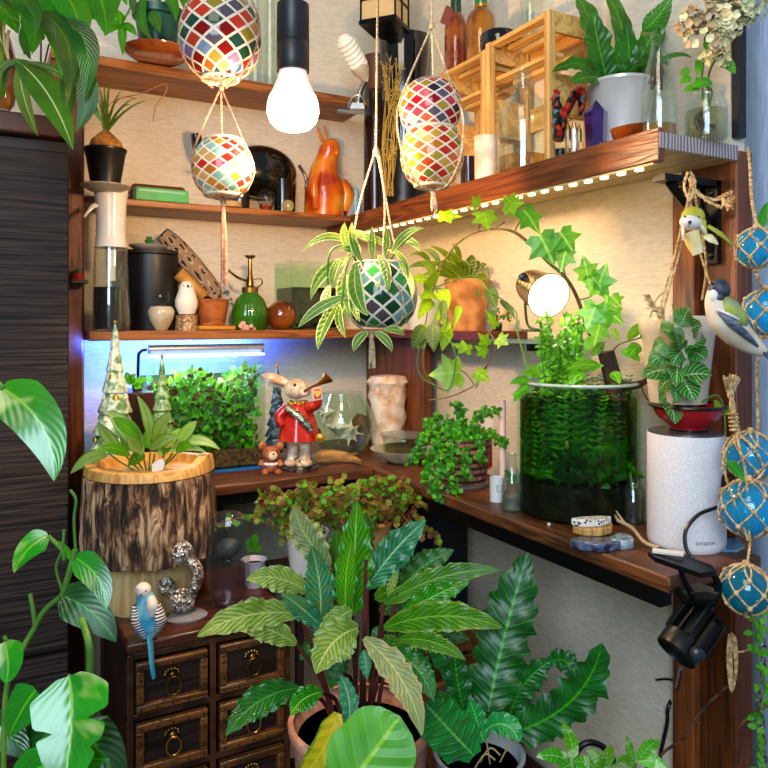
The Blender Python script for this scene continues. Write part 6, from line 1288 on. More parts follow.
mb = MB(); rows = [(rr*.86, 0), (rr*.95, 3*u)]+[(rr*(1.0+.03*math.sin(i/14*PI)), z0*0+3*u+(h-12*u)*i/14) for i in range(15)]
mb.lathe(c+UP*z0, rows, 140, wob=bark); mb.build('bark', BARK, t)
WR = wood('yellow_log_wood', 'b07a34', 'dcae64', 2, 14, .5)
def rimw(a, z): return 1+.02*math.sin(a*3+1)
def bump_(a): return math.exp(-((a-5.9)/.35)**2)*.014
rows2 = [(rr*1.01, h-8*u), (rr*1.0, h-4*u), (rr*.98, h), (rr*.88, h+1*u), (rr*.83, h), (rr*.80, h-6*u), (rr*.74, h-30*u), (.001, h-30*u)]
mb = MB().lathe(c+UP*z0, rows2, 72, wob=rimw)
for v in mb.v:
    k = v-c; a = math.atan2(k.y, k.x) % (2*PI); rad = math.hypot(k.x, k.y)
    if k.z > z0+h-6*u: v.z += math.exp(-((a-5.75)/.3)**2)*.013
mb.build('log_rim', WR, t)
MB().lathe(c+UP*(z0+h-14*u), [(.001, 0), (rr*.755, 0)], 32).build('soil', SOIL, t)
MB().lathe(c, [(.001, 0), (43*u, 0), (45*u, 4*u), (44*u, 30*u), (46*u, z0-.5*u), (.001, z0-.5*u)], 56).build('base_ring', wood('pale_ring_wood', 'b08850', 'd8b880', 2, 12, .45), t)
CL1 = leafm('pale_calathea', '8ab060', 'b4d088', '4a7a34', nv=9, vw=.10, mid='5a8a3c', rough=.35, slope=4, edge='5a9038', coat=.15); CL2 = leafm('mid_calathea', '3a8024', '5ca838', '8ac860', nv=9, vw=.06, rough=.3, slope=4)
p2 = T('calathea', 'calathea with pale patterned leaves growing in the bark planter', 'plant', c+UP*(z0+h-13.5*u))
D = d; mb = MB(); m2 = MB()
for a in [((143, 455), (107, 411), 20, (2, -4), 0), ((124, 455), (98, 422), 13, (-3, -2), 0), ((150, 440), (137, 395), 11, (4, 0), 0), ((155, 446), (171, 413), 18, (-2, -2), 0), ((177, 446), (197, 421), 13, (0, -2), 0), ((173, 446), (220, 450), 11, (2, -8), 0),
          ((108, 455), (70, 474), 14, (0, -6), 0), ((150, 450), (178, 438), 13, (0, -4), 0), ((168, 452), (206, 452), 8, (0, -5), 0), ((140, 452), (128, 436), 14, (0, 0), 0), ((165, 448), (180, 428), 12, (0, 0), 0),
          ((134, 450), (120, 432), 13, (0, 0), 1), ((150, 448), (146, 430), 14, (0, 0), 1), ((130, 456), (96, 450), 12, (0, -5), 1), ((160, 455), (170, 440), 12, (0, 0), 1), ((145, 458), (128, 466), 14, (0, -4), 1), ((176, 452), (192, 446), 11, (0, -3), 1), ((140, 440), (112, 418), 14, (0, -3), 1)]:
    lpx(m2 if a[4] else mb, a[0], a[1], a[2], D-.02, D-.03+R.uniform(-.03, .03), a[3], n=N(R.uniform(-.3, .3), .3, .1), prof='lance', seg=10)
mb.build('foliage', CL1, p2); m2.build('foliage', CL2, p2); mb = MB()
for x in (143, 124, 150, 155, 177, 173, 108, 134, 165): mb.tube([P(148+(x-148)*.35, 470, D), P(148+(x-148)*.7, 462, D-.01), P(x, 453, D-.02)], .0013, 5, cat=3)
mb.build('stem', STEM, p2)
MB().prism([P(152, 464, D-.055), P(162, 458, D-.055), P(165, 463, D-.055), P(163, 470, D-.055), P(152, 472, D-.055)], TC*.001).build('plant_label', mat('white_plant_label', 'e8e8e0', .5), p2)
# budgie
t = T('budgie_figurine', 'light blue budgie figurine perched on the chest edge, tail over the drawers', 'figurine', P(147, 638, .925)); d = .925
H = lambda x, y, o=0: P(x, y, d+o)
m, nt, b = base('budgie_wing'); s_ = nd(nt, 'ShaderNodeTexWave', {'Vector': nd(nt, 'ShaderNodeTexCoord').outputs['Object'], 'Scale': 95, 'Distortion': 3, 'Detail': 1}, bands_direction='Z').outputs[1]
nt.links.new(ramp(nt, s_, [(.4, '24242a'), (.6, 'd8dce0')]), b.inputs['Base Color']); b.inputs['Roughness'].default_value = .5
BB = mat('sky_blue_feather', '3aa4d0', .5, col2='8ad0e4', ns=50, bump=.3)
MB().tube([H(144, 594), H(146, 602), H(147, 614), H(148, 626), H(149, 636)], [.009, .0135, .0175, .0165, .009], 18, cat=5).build('body', BB, t); MB().tube([H(150, 597, -.010), H(152, 606, -.0135), H(152, 616, -.013)], [.005, .0075, .004], 12, cat=4).build('breast', mat('white_feather', 'ece4dc', .5), t)
mb = MB(); mb.ell(H(143, 590, -.002), (.010, .0105, .0095), 16, 12); mb.build('head', mat('white_feather', 'ece4dc', .5), t)
MB().tube([H(141, 594, -.012), H(140.5, 597, -.013)], [.002, .0006], 8).build('beak', mat('grey_beak', '8a8a90', .4), t)
mb = MB(); mb.ell(H(137.5, 590, -.010), .0011, 6, 5).ell(H(146, 591, -.012), .0011, 6, 5); mb.build('eye', BLACKP, t)
for a, b_ in (((136, 604), (146, 636)), ((157, 604), (158, 632))): MB().tube([H(a[0], a[1], -.006), H((a[0]+b_[0])/2+(-4 if a[0] < 145 else 3), 620, -.012), H(b_[0], b_[1], -.012)], [.006, .011, .004], 14, cat=5, flat=.55).build('wing', m, t)
mb = MB(); mb.tube([H(149, 632, -.004), H(151, 648, -.012), H(152, 664, -.016), H(154, 678, -.016)], [.007, .0062, .0052, .004], 12, cat=4, flat=.4); mb.build('tail', mat('turquoise_tail', '1f94b8', .35, coat=.4, col2='58b8cc'), t)
# cut crystal ornament
c = onZ(187, 618, CHZ); d = dZ(618, CHZ); u = d/FP
t = T('crystal_ornament', 'glittering cut-crystal branching ornament right of the blue budgie', 'ornament', c)
m, nt, b = base('cut_crystal'); v_ = nd(nt, 'ShaderNodeTexVoronoi', {'Vector': nd(nt, 'ShaderNodeTexCoord').outputs['Object'], 'Scale': 260}).outputs
nt.links.new(ramp(nt, nd(nt, 'ShaderNodeSeparateXYZ', {0: v_[1]}).outputs[0], [(0, '6a5c50'), (.3, 'd8ccc0'), (.6, 'fff8f0'), (.8, '9a8a80')], 'CONSTANT'), b.inputs['Base Color']); b.inputs['Roughness'].default_value = .06; b.inputs['Metallic'].default_value = .35; b.inputs['Transmission Weight'].default_value = .35
nt.links.new(nd(nt, 'ShaderNodeBump', {'Height': v_[0], 'Strength': 1, 'Distance': .003}).outputs[0], b.inputs['Normal'])
MB().lathe(c, [(.001, 0), (20*u, 0), (21*u, 2*u), (17*u, 5*u), (.001, 6*u)], 32, sq=(1, .7)).build('base', mat('clear_base', 'e8e4e8', .05, trans=.7), t)
mb = MB(); Hh = lambda x, y, o=0: P(x, y, d+o)
mb.tube([Hh(184, 612), Hh(189, 600), Hh(196, 585), Hh(198, 570), Hh(190, 558)], [.005, .008, .010, .009, .008], 12, cat=4, flat=.7)
for (x, y, r_) in ((183, 600, 13), (181, 552, 12), (166, 586, 9)): mb.ell(Hh(x, y, -.004), (r_*u, r_*u*.7, r_*u), 16, 10)
mb.tube([Hh(180, 600), Hh(168, 590)], .006, 10); mb.tube([Hh(180, 608), Hh(184, 596)], .007, 10); mb.build('crystal', m, t)
# glass paperweight with stone
c = onZ(228, 606, CHZ); d = dZ(606, CHZ); u = d/FP
t = T('glass_paperweight', 'upright rounded clear glass block with a black stone inside', 'paperweight', c)
rows = [(.001, 0), (12*u, 1.5*u), (19*u, 10*u), (21*u, 24*u), (21.5*u, 50*u), (21*u, 76*u), (19*u, 87*u), (12*u, 94*u), (.001, 96*u)]
MB().lathe(c, rows, 40, sq=(1, .62), M=Matrix.Rotation(-.5, 3, 'Z')).build('glass_block', glass('thick_glass', 'f2f8f6', k=3.2, op=.008, body='dce8ec'), t)
q_ = c+UP*58*u; mb = MB().ell(q_, (.0185, .011, .0135), 20, 14, Matrix.Rotation(-.5, 3, 'Z')@Matrix.Rotation(-.35, 3, 'Y')); mb.build('black_stone', mat('black_stone', '0c0b0c', .5, col2='2e2c2e', ns=60), t)
mb = MB().lathe(c+UP*3*u, [(.001, 0), (14*u, 1*u), (17*u, 12*u), (17.5*u, 40*u), (.001, 42*u)], 28, sq=(1, .6), M=Matrix.Rotation(-.5, 3, 'Z')); mb.build('inner_bubble', glass('pinkish_inner_glass', 'e8d0d8', op=.02, body='b89098', k=1.0), t)
c = onZ(254, 586, CHZ); d = dZ(586, CHZ); u = d/FP; t = T('potted_plant', 'tiny green seedling in a small white cup right of the glass paperweight', 'plant', c)
MB().lathe(c, shell([(8*u, 0), (12*u, 26*u), (13*u, 27*u)], .0012), 24).build('pot', mat('white_cup', 'd0ccd8', .4), t); MB().lathe(c+UP*22*u, [(.001, 0), (10*u, 0)], 16).build('soil', SOIL, t)
mb = MB()
for a in [((252, 552), (246, 540), 9), ((254, 552), (254, 534), 9), ((256, 552), (262, 546), 7)]: lpx(mb, a[0], a[1], a[2], d, d-.01, prof='round')
mb.build('foliage', GREENS[0], t)
# ---------------- behind: red-brown peperomias on a stand ----------------
stz = .655
st_ = T('plant_stand', 'dark stand under the two pots of red-tinged trailing plants', 'stand', (.50, 1.02, .30))
MB().bb((.39, .965, stz-.012), (.60, 1.10, stz)).build('stand_top', DKW, st_)
for x, y in ((.395, .97), (.585, .97), (.395, 1.085), (.585, 1.085)): MB().bb((x, y, .3002), (x+.01, y+.01, stz-.012)).build('leg', DKW, st_)
PEP = leafm('olive_leaf', '525f1c', '7c8a34', mid='a0a058', edge='8a5a28', rough=.4); PEPR = leafm('rusty_leaf', '4e2412', '7c4420', mid='a87848', rough=.45); PEPG = leafm('fresh_green_leaf', '3a8a24', '6ab83c', mid='8ac85a', rough=.4)
for (px, Y_, top, spread, lab, seed) in ((288, 1.02, 478, .062, 'red-tinged bushy plant in a white pot under the desk corner, left of the two', 1), (380, 1.03, 482, .060, 'rusty and olive leaved trailing plant behind the big calathea, right of the two', 2)):
    c = onY(px+ (0 if seed == 1 else -8), 322, Y_); c.z = stz; d = dY(px, Y_); u = d/FP
    c.x = max(.43, min(.56, c.x)); t = T('potted_plant', lab, 'plant', c)
    MB().lathe(c, shell([(.024, 0), (.032, .055), (.034, .057), (.034, .062)], .002), 28).build('pot', WHITEC if seed == 1 else TERRA, t)
    MB().lathe(c+UP*.056, [(.001, 0), (.031, 0)], 20).build('soil', SOIL, t)
    gs_ = [MB(), MB(), MB()]; st = MB()
    for i in range(38):
        tx = px+R.gauss(0, 32 if seed == 1 else 26)+(14 if seed == 1 else 0); ty = R.uniform(top, top+62); tip = P(tx, ty, d+R.uniform(-.05, .04)); b0 = c+UP*.058+jit(.015)*1
        cp = catmull([b0, b0.lerp(tip, .5)+UP*.025, tip], 5); st.tube(cp, .0007, 4)
        for p_ in cp[3:]:
            for k in range(3): v = jit(1).normalized()*.010; g = gs_[R.choice((0, 0, 0, 1, 2) if seed == 1 else (0, 0, 1, 2))]; q_ = p_+jit(.006); g.leaf(q_, q_+v, .0105, n=TC+UP*.5+jit(.7), prof='round', seg=3, cr=2)
    st.build('stem', mat('red_stem', '8a4430', .6), t)
    for g, m_ in zip(gs_, (PEP, PEPR, PEPG)): g.build('foliage', m_, t)
# ---------------- the large calathea ----------------
BZ = .30; d = .93
c = P(361, 322, d); c.z = BZ; u = d/FP
t = T('potted_plant', 'large feather-patterned calathea in a pinkish clay pot, front centre', 'plant', c)
zr = CZ-(718-322)*u-BZ
MB().lathe(c, shell([(52*u, 0), (68*u, zr-.02), (72*u, zr-.012), (73*u, zr-.002), (72*u, zr)], .006), 48).build('pot', mat('pinkish_clay', 'b87860', .7, col2='d8a088', ns=60, bump=.5, bs=120), t)
MB().lathe(c+UP*(zr-.02), [(.001, 0), (66*u, 0)], 32).build('soil', SOIL, t)
cal = dict(prof='lance', seg=22, cr=8)
G1 = leafm('pale_feather_leaf', '7a9a4c', 'a4bc70', '5a7c38', nv=12, vw=.13, mid='c8d890', edge='98b070', rough=.35, slope=1.9, bands=.35)
G2 = leafm('blue_green_leaf', '2f7a58', '5aa880', '1c5a3c', nv=12, vw=.14, mid='a8d8a8', rough=.25, slope=1.9, coat=.5, bands=.6)
G3 = leafm('bright_feather_leaf', '2f9028', '5cc044', '165a18', nv=12, vw=.14, mid='a8dc78', edge='3c8a30', rough=.22, slope=1.9, coat=.6, bands=.7)
G4 = leafm('mid_feather_leaf', '3a7a28', '5c9a38', '245a1c', nv=12, vw=.12, mid='8ab858', edge='7a9a48', rough=.3, slope=1.9, coat=.3, bands=.5)
G5 = leafm('dark_feather_leaf', '1c5a24', '2f7a34', '124418', nv=12, vw=.10, mid='5a9a4c', rough=.28, slope=1.9, coat=.3, bands=.4)
G6 = leafm('grey_green_leaf', '7a9468', 'a0ac80', '60784c', nv=12, vw=.1, mid='b8c890', edge='a8a078', rough=.4, slope=1.9, bands=.3)
L = [(G1, (300, 614), (197, 637), 27, .88, .80, (-2, -10)), (G1, (296, 644), (232, 624), 22, .88, .84, (0, -6)), (G1, (308, 592), (246, 580), 23, .92, .88, (0, -8)),
     (G6, (330, 566), (294, 506), 27, .96, .94, (-6, 0)), (G2, (320, 624), (311, 545), 27, .90, .88, (4, 0)), (G2, (321, 626), (281, 593), 20, .89, .86, (0, -2)), (G5, (336, 566), (337, 529), 15, .99, .98, None), (G5, (338, 596), (338, 560), 12, .97, .96, None),
     (G3, (352, 616), (357, 500), 33, .90, .90, (0, 0)), (G3, (346, 612), (352, 540), 20, .88, .86, (-3, 0)), (G5, (366, 560), (366, 512), 16, .99, .98, None), (G2, (367, 588), (426, 520), 31, .93, .93, (-3, -2)), (G5, (398, 592), (454, 550), 26, .97, .97, (-3, -4)), (G4, (384, 604), (500, 570), 20, .90, .88, (0, -10)),
     (G3, (402, 616), (470, 582), 20, .89, .88, (0, -4)), (G4, (384, 628), (503, 628), 27, .88, .82, (0, -12)), (G5, (440, 616), (502, 630), 18, .95, .93, (0, -6)), (G5, (390, 640), (450, 644), 22, .9, .88, (0, -2)), (G1, (358, 628), (316, 674), 37, .86, .80, (-4, -8)),
     (G6, (364, 638), (422, 736), 27, .85, .76, (8, -8)), (G2, (341, 676), (346, 734), 17, .84, .80, (6, 0)), (G3, (322, 692), (291, 716), 20, .84, .80, (-4, -4)), (G5, (298, 688), (226, 736), 27, .84, .78, (-4, -10)), (G2, (364, 650), (367, 680), 12, .86, .85, None), (G5, (392, 652), (434, 702), 26, .86, .82, (4, -8)),
     (G4, (375, 600), (400, 590), 14, .93, .9, None), (G5, (350, 600), (330, 580), 20, .95, .94, None), (G5, (380, 612), (420, 600), 22, .94, .93, None), (G4, (376, 640), (410, 664), 20, .9, .88, (0, -3)), (G2, (330, 636), (296, 600), 20, .93, .92, None), (G5, (410, 640), (470, 640), 22, .93, .92, (0, -6)), (G5, (345, 650), (330, 690), 18, .9, .89, None), (G1, (352, 610), (318, 640), 20, .87, .85, (0, -4)), (G5, (330, 640), (300, 660), 20, .93, .92, (0, -4)), (G4, (400, 640), (466, 660), 16, .86, .82, (0, -8)), (G1, (388, 596), (398, 572), 8, .90, .90, None), (G5, (355, 640), (330, 620), 22, .92, .9, None), (G5, (372, 630), (400, 660), 22, .91, .9, None)]
bym = {}
for m_, a, b_, w_, d0, d1, mid in L:
    mb = bym.setdefault(m_.name, (m_, MB()))[1]; lpx(mb, a, b_, w_*1.12, d0, d1, mid, n=N(R.uniform(-.25, .25), .35, .12), wav=.12, wf=6, edge=.10, fold=.14, **cal)
for m_, mb in bym.values(): mb.build('foliage', m_, t)
mb = MB(); lpx(mb, (338, 713), (296, 784), 27, .80, .75, (4, 4), n=N(.2, .2, 0), prof='strap', seg=16, wav=.05, wf=3); mb.build('yellow_leaf', leafm('yellowing_leaf', 'c8b41c', 'a8a820', 'd8d048', nv=6, vw=.04, mid='d8c848', edge='5a8a24', rough=.4), t)
mb = MB()
for (x0_, x1_, y1_) in ((340, 300, 614), (338, 296, 644), (352, 320, 624), (356, 330, 566), (358, 352, 616), (362, 367, 588), (366, 384, 604), (370, 402, 616), (364, 384, 628), (366, 392, 652), (360, 364, 640), (354, 358, 628), (345, 322, 692), (338, 298, 688), (362, 366, 560), (364, 398, 592), (358, 341, 676)):
    mb.tube([P(x0_+(x0_-352)*.4, 722, .90), P((x0_*.6+x1_*.4), 680 if y1_ < 680 else 700, .90), P(x1_, y1_, .90 if y1_ < 660 else .845)], .0026, 7, cat=4)
mb.build('stem', PETI, t)
# big round leaf plant in front
c = P(398, 322, .74); c.z = BZ; t = T('potted_plant', 'single big round glossy green leaf at the bottom centre', 'plant', c)
MB().lathe(c, shell([(.035, 0), (.045, .09)], .003), 28).build('pot', TERRA, t); MB().lathe(c+UP*.08, [(.001, 0), (.040, 0)], 20).build('soil', SOIL, t)
mb = MB(); lpx(mb, (338, 800), (400, 716), 84, .72, .74, (2, -2), n=N(-.1, .35, 0), prof='round', seg=16, cr=8, fold=.05, wav=.01, wf=2); mb.build('foliage', leafm('broad_green_leaf', '3a9a1c', '62b82c', '8ad050', nv=5, vw=.03, mid='a8dc60', rough=.35, slope=1, coat=.2), t)
mb = MB(); tpx(mb, [(398, 840, .74), (370, 820, .73), (338, 800, .72)], .002); mb.tube([c+UP*.08, P(398, 840, .74)], .002, 6); mb.build('stem', STEM, t)
# ---------------- crinkled bird nest fern in grey pot ----------------
d = .92; c = P(479, 322, d); c.z = BZ; u = d/FP
t = T('bird_nest_fern', 'dark crinkled bird nest fern in a pale grey round pot near the wall', 'plant', c); zr = CZ-(752-322)*u-BZ
MB().lathe(c, shell([(33*u, 0), (44*u, zr-.003), (46*u, zr)], .005), 48).build('pot', mat('pale_grey_pot', 'a8aeb4', .4, coat=.2), t)
MB().lathe(c+UP*(zr-.015), [(.001, 0), (40*u, 0)], 32).build('soil', mat('bark_mulch', '4a2a1a', .95, col2='8a5a3a', ns=120, bump=1, bs=120), t)
BF = leafm('glossy_dark_fern', '0a4a1a', '146a24', '3a9a44', nv=15, vw=.07, mid='4aa838', rough=.34, coat=.25, slope=1.0, bands=.7, tr=.12); BF2 = leafm('shiny_green_fern', '1a7a34', '36a04c', '70c890', nv=12, vw=.08, mid='8ad880', rough=.28, coat=.3, slope=1.0, bands=.5, tr=.15)
mb = MB(); kw = dict(prof='strap', seg=44, cr=8, wf=5, fold=.10)
for a in [((488, 712), (528, 552), 50, .92, .96, (-4, 6)), ((508, 722), (552, 660), 27, .93, .93, (-6, -6)), ((549, 662), (570, 676), 20, .93, .90, (6, -8)), ((509, 734), (602, 643), 40, .90, .86, (16, 12)), ((470, 726), (455, 648), 25, .92, .92, (-4, 0)), ((495, 722), (490, 668), 16, .95, .96, None)]: lpx(mb, *a, n=N(R.uniform(-.2, .2), .3, .05), wav=.12, edge=.13, **kw)
mb.build('foliage', BF, t)
mb = MB()
for a in [((474, 756), (424, 702), 46, .88, .82, (-6, -6)), ((488, 728), (520, 742), 22, .86, .84, (2, -10)), ((466, 742), (440, 690), 26, .92, .9, (-3, 0)), ((470, 700), (425, 640), 26, .95, .93, (4, -4)), ((484, 742), (470, 700), 20, .88, .88, (0, 0))]: lpx(mb, *a, n=N(R.uniform(-.2, .2), .4, .05), wav=.07, prof='strap', seg=24, cr=8, wf=5)
mb.build('foliage', BF2, t)
mb = MB()
for a in [((480, 762), (500, 755)), ((490, 764), (486, 740)), ((475, 768), (495, 760)), ((500, 762), (515, 740))]: tpx(mb, [(a[0][0], a[0][1], .9), ((a[0][0]+a[1][0])/2, a[0][1]-14, .89), (a[1][0], a[1][1], .89)], .001)
mb.build('dry_root', mat('dry_root', 'b89a6a', .8), t)
# variegated plant bottom right
d = .80; c = P(600, 322, d); c.z = BZ; t = T('potted_plant', 'speckled light green plant at the bottom right under the desk', 'plant', c)
MB().lathe(c, shell([(.045, 0), (.060, .13)], .003), 32).build('pot', TERRA, t); MB().lathe(c+UP*.12, [(.001, 0), (.054, 0)], 20).build('soil', SOIL, t)
SPK = leafm('speckled_leaf', '4aa83c', '7acc5c', 'a8e090', nv=7, vw=.04, mid='c0ecb0', rough=.35, var='c8ecb0', vsc=5, vth=.52)
mb = MB()
for a in [((571, 762), (536, 757), 13, (0, -4)), ((573, 762), (561, 720), 12, (4, 0)), ((576, 764), (556, 776), 12, None), ((600, 772), (574, 762), 12, (0, -4)), ((606, 774), (608, 744), 14, None), ((606, 774), (586, 750), 11, None), ((612, 774), (630, 760), 12, None), ((635, 762), (627, 735), 9, (-2, 0)), ((638, 760), (660, 740), 13, (0, -3)), ((638, 762), (668, 768), 12, (0, -4)), ((634, 764), (616, 762), 10, None), ((640, 768), (646, 784), 12, None), ((575, 766), (590, 782), 12, None), ((604, 778), (590, 792), 13, None)]:
    lpx(mb, a[0], a[1], a[2]*1.1, d, d-.02+R.uniform(-.02, .02), a[3], n=N(R.uniform(-.3, .3), .5, .15), prof='lance', wav=.04, wf=3, seg=10)
mb.build('foliage', SPK, t); mb = MB()
for x, y in ((573, 764), (606, 776), (636, 764)): mb.tube([c+UP*.12+jit(.01), P((x+600)/2, 800, d), P(x, y, d)], .0018, 6, cat=3)
mb.build('stem', STEM, t)
# ---------------- pothos climbing at the lower left ----------------
d = .72; c = P(40, 322, d+.02); c.z = 0
t = T('pothos', 'large glossy pothos vine climbing in front of the ribbed cabinet', 'plant', c)
MB().lathe(c, shell([(.07, 0), (.09, .22)], .005), 32).build('pot', TERRA, t); MB().lathe(c+UP*.20, [(.001, 0), (.082, 0)], 20).build('soil', SOIL, t)
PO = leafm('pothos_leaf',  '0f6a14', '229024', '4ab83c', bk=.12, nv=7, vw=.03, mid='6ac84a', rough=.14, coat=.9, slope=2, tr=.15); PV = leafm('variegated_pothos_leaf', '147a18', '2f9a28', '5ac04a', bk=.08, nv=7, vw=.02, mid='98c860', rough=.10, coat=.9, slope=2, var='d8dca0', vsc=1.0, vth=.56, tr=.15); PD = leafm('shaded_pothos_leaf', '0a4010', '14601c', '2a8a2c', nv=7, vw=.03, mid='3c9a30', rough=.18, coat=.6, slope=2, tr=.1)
mb = MB(); kw = dict(prof='heart', seg=16, cr=6, fold=.10)
lpx(mb, (74, 557), (106, 610), 28, d, d-.02, (8, -5), n=N(.3, .3, 0), **kw); lpx(mb, (74, 562), (58, 541), 8, d, d, None, n=N(-.3, .3, 0), **kw); lpx(mb, (36, 690), (8, 738), 40, d, d-.01, None, n=N(-.2, .3, 0), **kw)
lpx(mb, (12, 780), (110, 760), 40, .66, .66, None, n=N(.1, .6, 0), **kw)
mb.build('foliage', PO, t)
mb = MB(); lpx(mb, (48, 536), (14, 573), 27, d, d-.02, (-4, -4), n=N(-.2, .4, 0), **kw); lpx(mb, (4, 642), (6, 684), 34, d, d-.01, (3, 0), n=N(.1, .2, 0), **kw)
lpx(mb, (69, 676), (60, 800), 78, .66, .62, (6, -6), n=N(.05, .45, 0), prof='heart', seg=40, cr=8, fold=.12, notch=[(-1, .40, .55, .035), (1, .50, .5, .035), (-1, .62, .3, .03)])
mb.build('foliage', PV, t)
mb = MB(); lpx(mb, (60, 595), (116, 642), 40, d+.03, d+.02, (4, -6), n=N(.3, .3, 0), **kw); lpx(mb, (62, 720), (20, 770), 44, d+.05, d+.03, None, n=N(-.3, .4, 0), **kw); lpx(mb, (80, 730), (125, 790), 50, d+.03, d+.02, None, n=N(.4, .4, 0), **kw); lpx(mb, (-10, 720), (30, 760), 36, d+.04, d+.03, None, n=N(0, .5, 0), **kw)
mb.build('foliage', PD, t)
mb = MB()
for p_, r_ in (([(3, 800, d), (4, 740, d), (7, 686, d), (22, 650, d), (35, 627, d), (44, 611, d), (60, 597, d)], .0026), ([(92, 800, d), (89, 698, d), (90, 660, d), (88, 640, d), (82, 620, d+.02)], .0035), ([(62, 596, d), (66, 584, d), (72, 562, d), (75, 550, d)], .003), ([(48, 536, d), (62, 550, d), (64, 560, d)], .002), ([(62, 590, d), (56, 568, d), (62, 550, d), (64, 530, d)], .0013), ([(76, 556, d), (74, 520, d), (76, 500, d), (70, 490, d)], .0014), ([(35, 627, d), (33, 610, d), (30, 594, d)], .002), ([(6, 640, d), (4, 636, d)], .002), ([(90, 700, d), (69, 676, .67)], .002)):
    tpx(mb, p_, r_, 8)
for p_ in (3, 92): mb.tube([c+UP*.2+jit(.02), P(p_, 800, d)], .0035, 8)
mb.build('vine', STEM, t)
# large single leaf hanging in at the left
t = T('philodendron', 'single large shiny leaf entering from the left edge over the dark cabinet', 'plant', P(-20, 380, .74))
mb = MB(); lpx(mb, (2, 388), (54, 481), 50, .74, .72, (14, -8), n=N(.15, .35, 0), prof='heart', seg=22, cr=8, fold=.10); lpx(mb, (-30, 392), (8, 410), 40, .74, .74, None, n=N(0, .4, 0), prof='heart', seg=10); mb.build('foliage', PV, t)
mb = MB(); mb.tube([c+UP*.2-RT*.05, P(-70, 760, .74), P(-75, 500, .75), P(-60, 390, .76), P(-20, 372, .75), P(4, 389, .74)], .0028, 8, cat=5); mb.build('stem', STEM, t)
# ---------------- hanging things at the right ----------------
d = .90; c = P(678, 402, d); u = d/FP
t = T('hanging_pot', 'cream pot of dark soil hung by jute rope beside the post', 'hanging pot', c)
MB().lathe(c, shell([(27*u, 0), (34*u, 66*u), (37*u, 70*u), (38*u, 82*u), (36*u, 86*u)], .003), 44).build('pot', mat('cream_pot', 'dccdb8', .45, coat=.2, col2='c8b8a0'), t)
MB().lathe(c+UP*78*u, [(.001, 0), (33*u, 0), ], 28).build('soil', mat('black_soil', '16120f', .95, col2='3a2e22', ns=200, bump=1, bs=220), t)
def text_on(body, size, pos, zrot, par, m_, name='lettering', ext=.0003):
    cv = bpy.data.curves.new(name, 'FONT'); cv.body = body; cv.size = size; cv.extrude = ext; cv.align_x = 'CENTER'
    o = bpy.data.objects.new(name+'_tmp', cv); COL.objects.link(o); bpy.context.view_layer.update()
    me = bpy.data.meshes.new_from_object(o.evaluated_get(bpy.context.evaluated_depsgraph_get())); bpy.data.objects.remove(o)
    M_ = Matrix.Rotation(zrot, 4, 'Z')@Matrix.Rotation(PI/2, 4, 'X'); me.transform(Matrix.Translation(Vector(pos)-ORG[par.name])@M_)
    o = bpy.data.objects.new(name, me); COL.objects.link(o); me.materials.clear(); me.materials.append(m_); o.parent = par
yaw = -math.asin(SN)
text_on('17', .008, c+UP*36*u+(TC*.52+RT*.86)*(31.2*u+.0012), yaw+.95, t, mat('dark_grey_print', '3a3638', .6))
mb = MB(); tpx(mb, [(650, 317, d-.04), (656, 300, d-.03), (664, 292, d-.02)], .001); mb.build('dry_stem', mat('dry_root', ''), t)
jt = T('rope_hanger', 'jute rope tied through the cream pot and up to the black bracket', 'rope hanger', P(690, 180, .89))
for s in ([(660, 322, d-.045), (661, 306, d-.04), (676, 250, d-.02), (689, 195, d-.005), (690, 176, d)], [(664, 320, d-.045), (665, 304, d-.04), (680, 250, d-.02), (690, 195, d-.005), (692, 176, d)], [(714, 306, d-.03), (712, 290, d-.03), (703, 262, d-.02), (694, 230, d-.01), (690, 195, d-.005)], [(702, 300, d+.03), (706, 262, d+.01), (696, 200, d), (691, 178, d)]):
    MB().rope([P(*q) for q in s], .0017).build('cord', ROPE, jt)
mb = MB(); mb.ell(P(656, 309, d-.046), (.006, .004, .004), 10, 8).ell(P(660, 312, d-.048), (.004, .004, .008), 10, 8)
for i in range(16): a = P(656, 308, d-.048); mb.tube([a, P(648+R.uniform(-5, 2), 298+R.uniform(-4, 10), d-.052)], .0009, 4)
mb.tube([P(660, 318, d-.047), P(660, 330, d-.047)], .0022, 6); mb.build('knot', ROPE, jt)
mb = MB(); mb.rope([P(690, 178, .88), P(696, 192, .87), P(712, 200, .865), P(724, 196, .86)], .0028); mb.rope([P(692, 186, .875), P(706, 200, .865), P(722, 208, .86)], .0024)
for i in range(34):
    a = P(722, R.uniform(194, 207), .86); mb.tube([a, P(730+R.uniform(-4, 5), R.uniform(190, 212), .855+R.uniform(-.006, .006))], .0008, 4)
mb.build('frayed_end', ROPE, jt)
mb = MB(); mb.rope([P(688, 172, .875), P(684, 186, .872), P(690, 200, .87), P(695, 182, .872), P(690, 172, .875)], .0022); mb.build('loop', ROPE, jt)
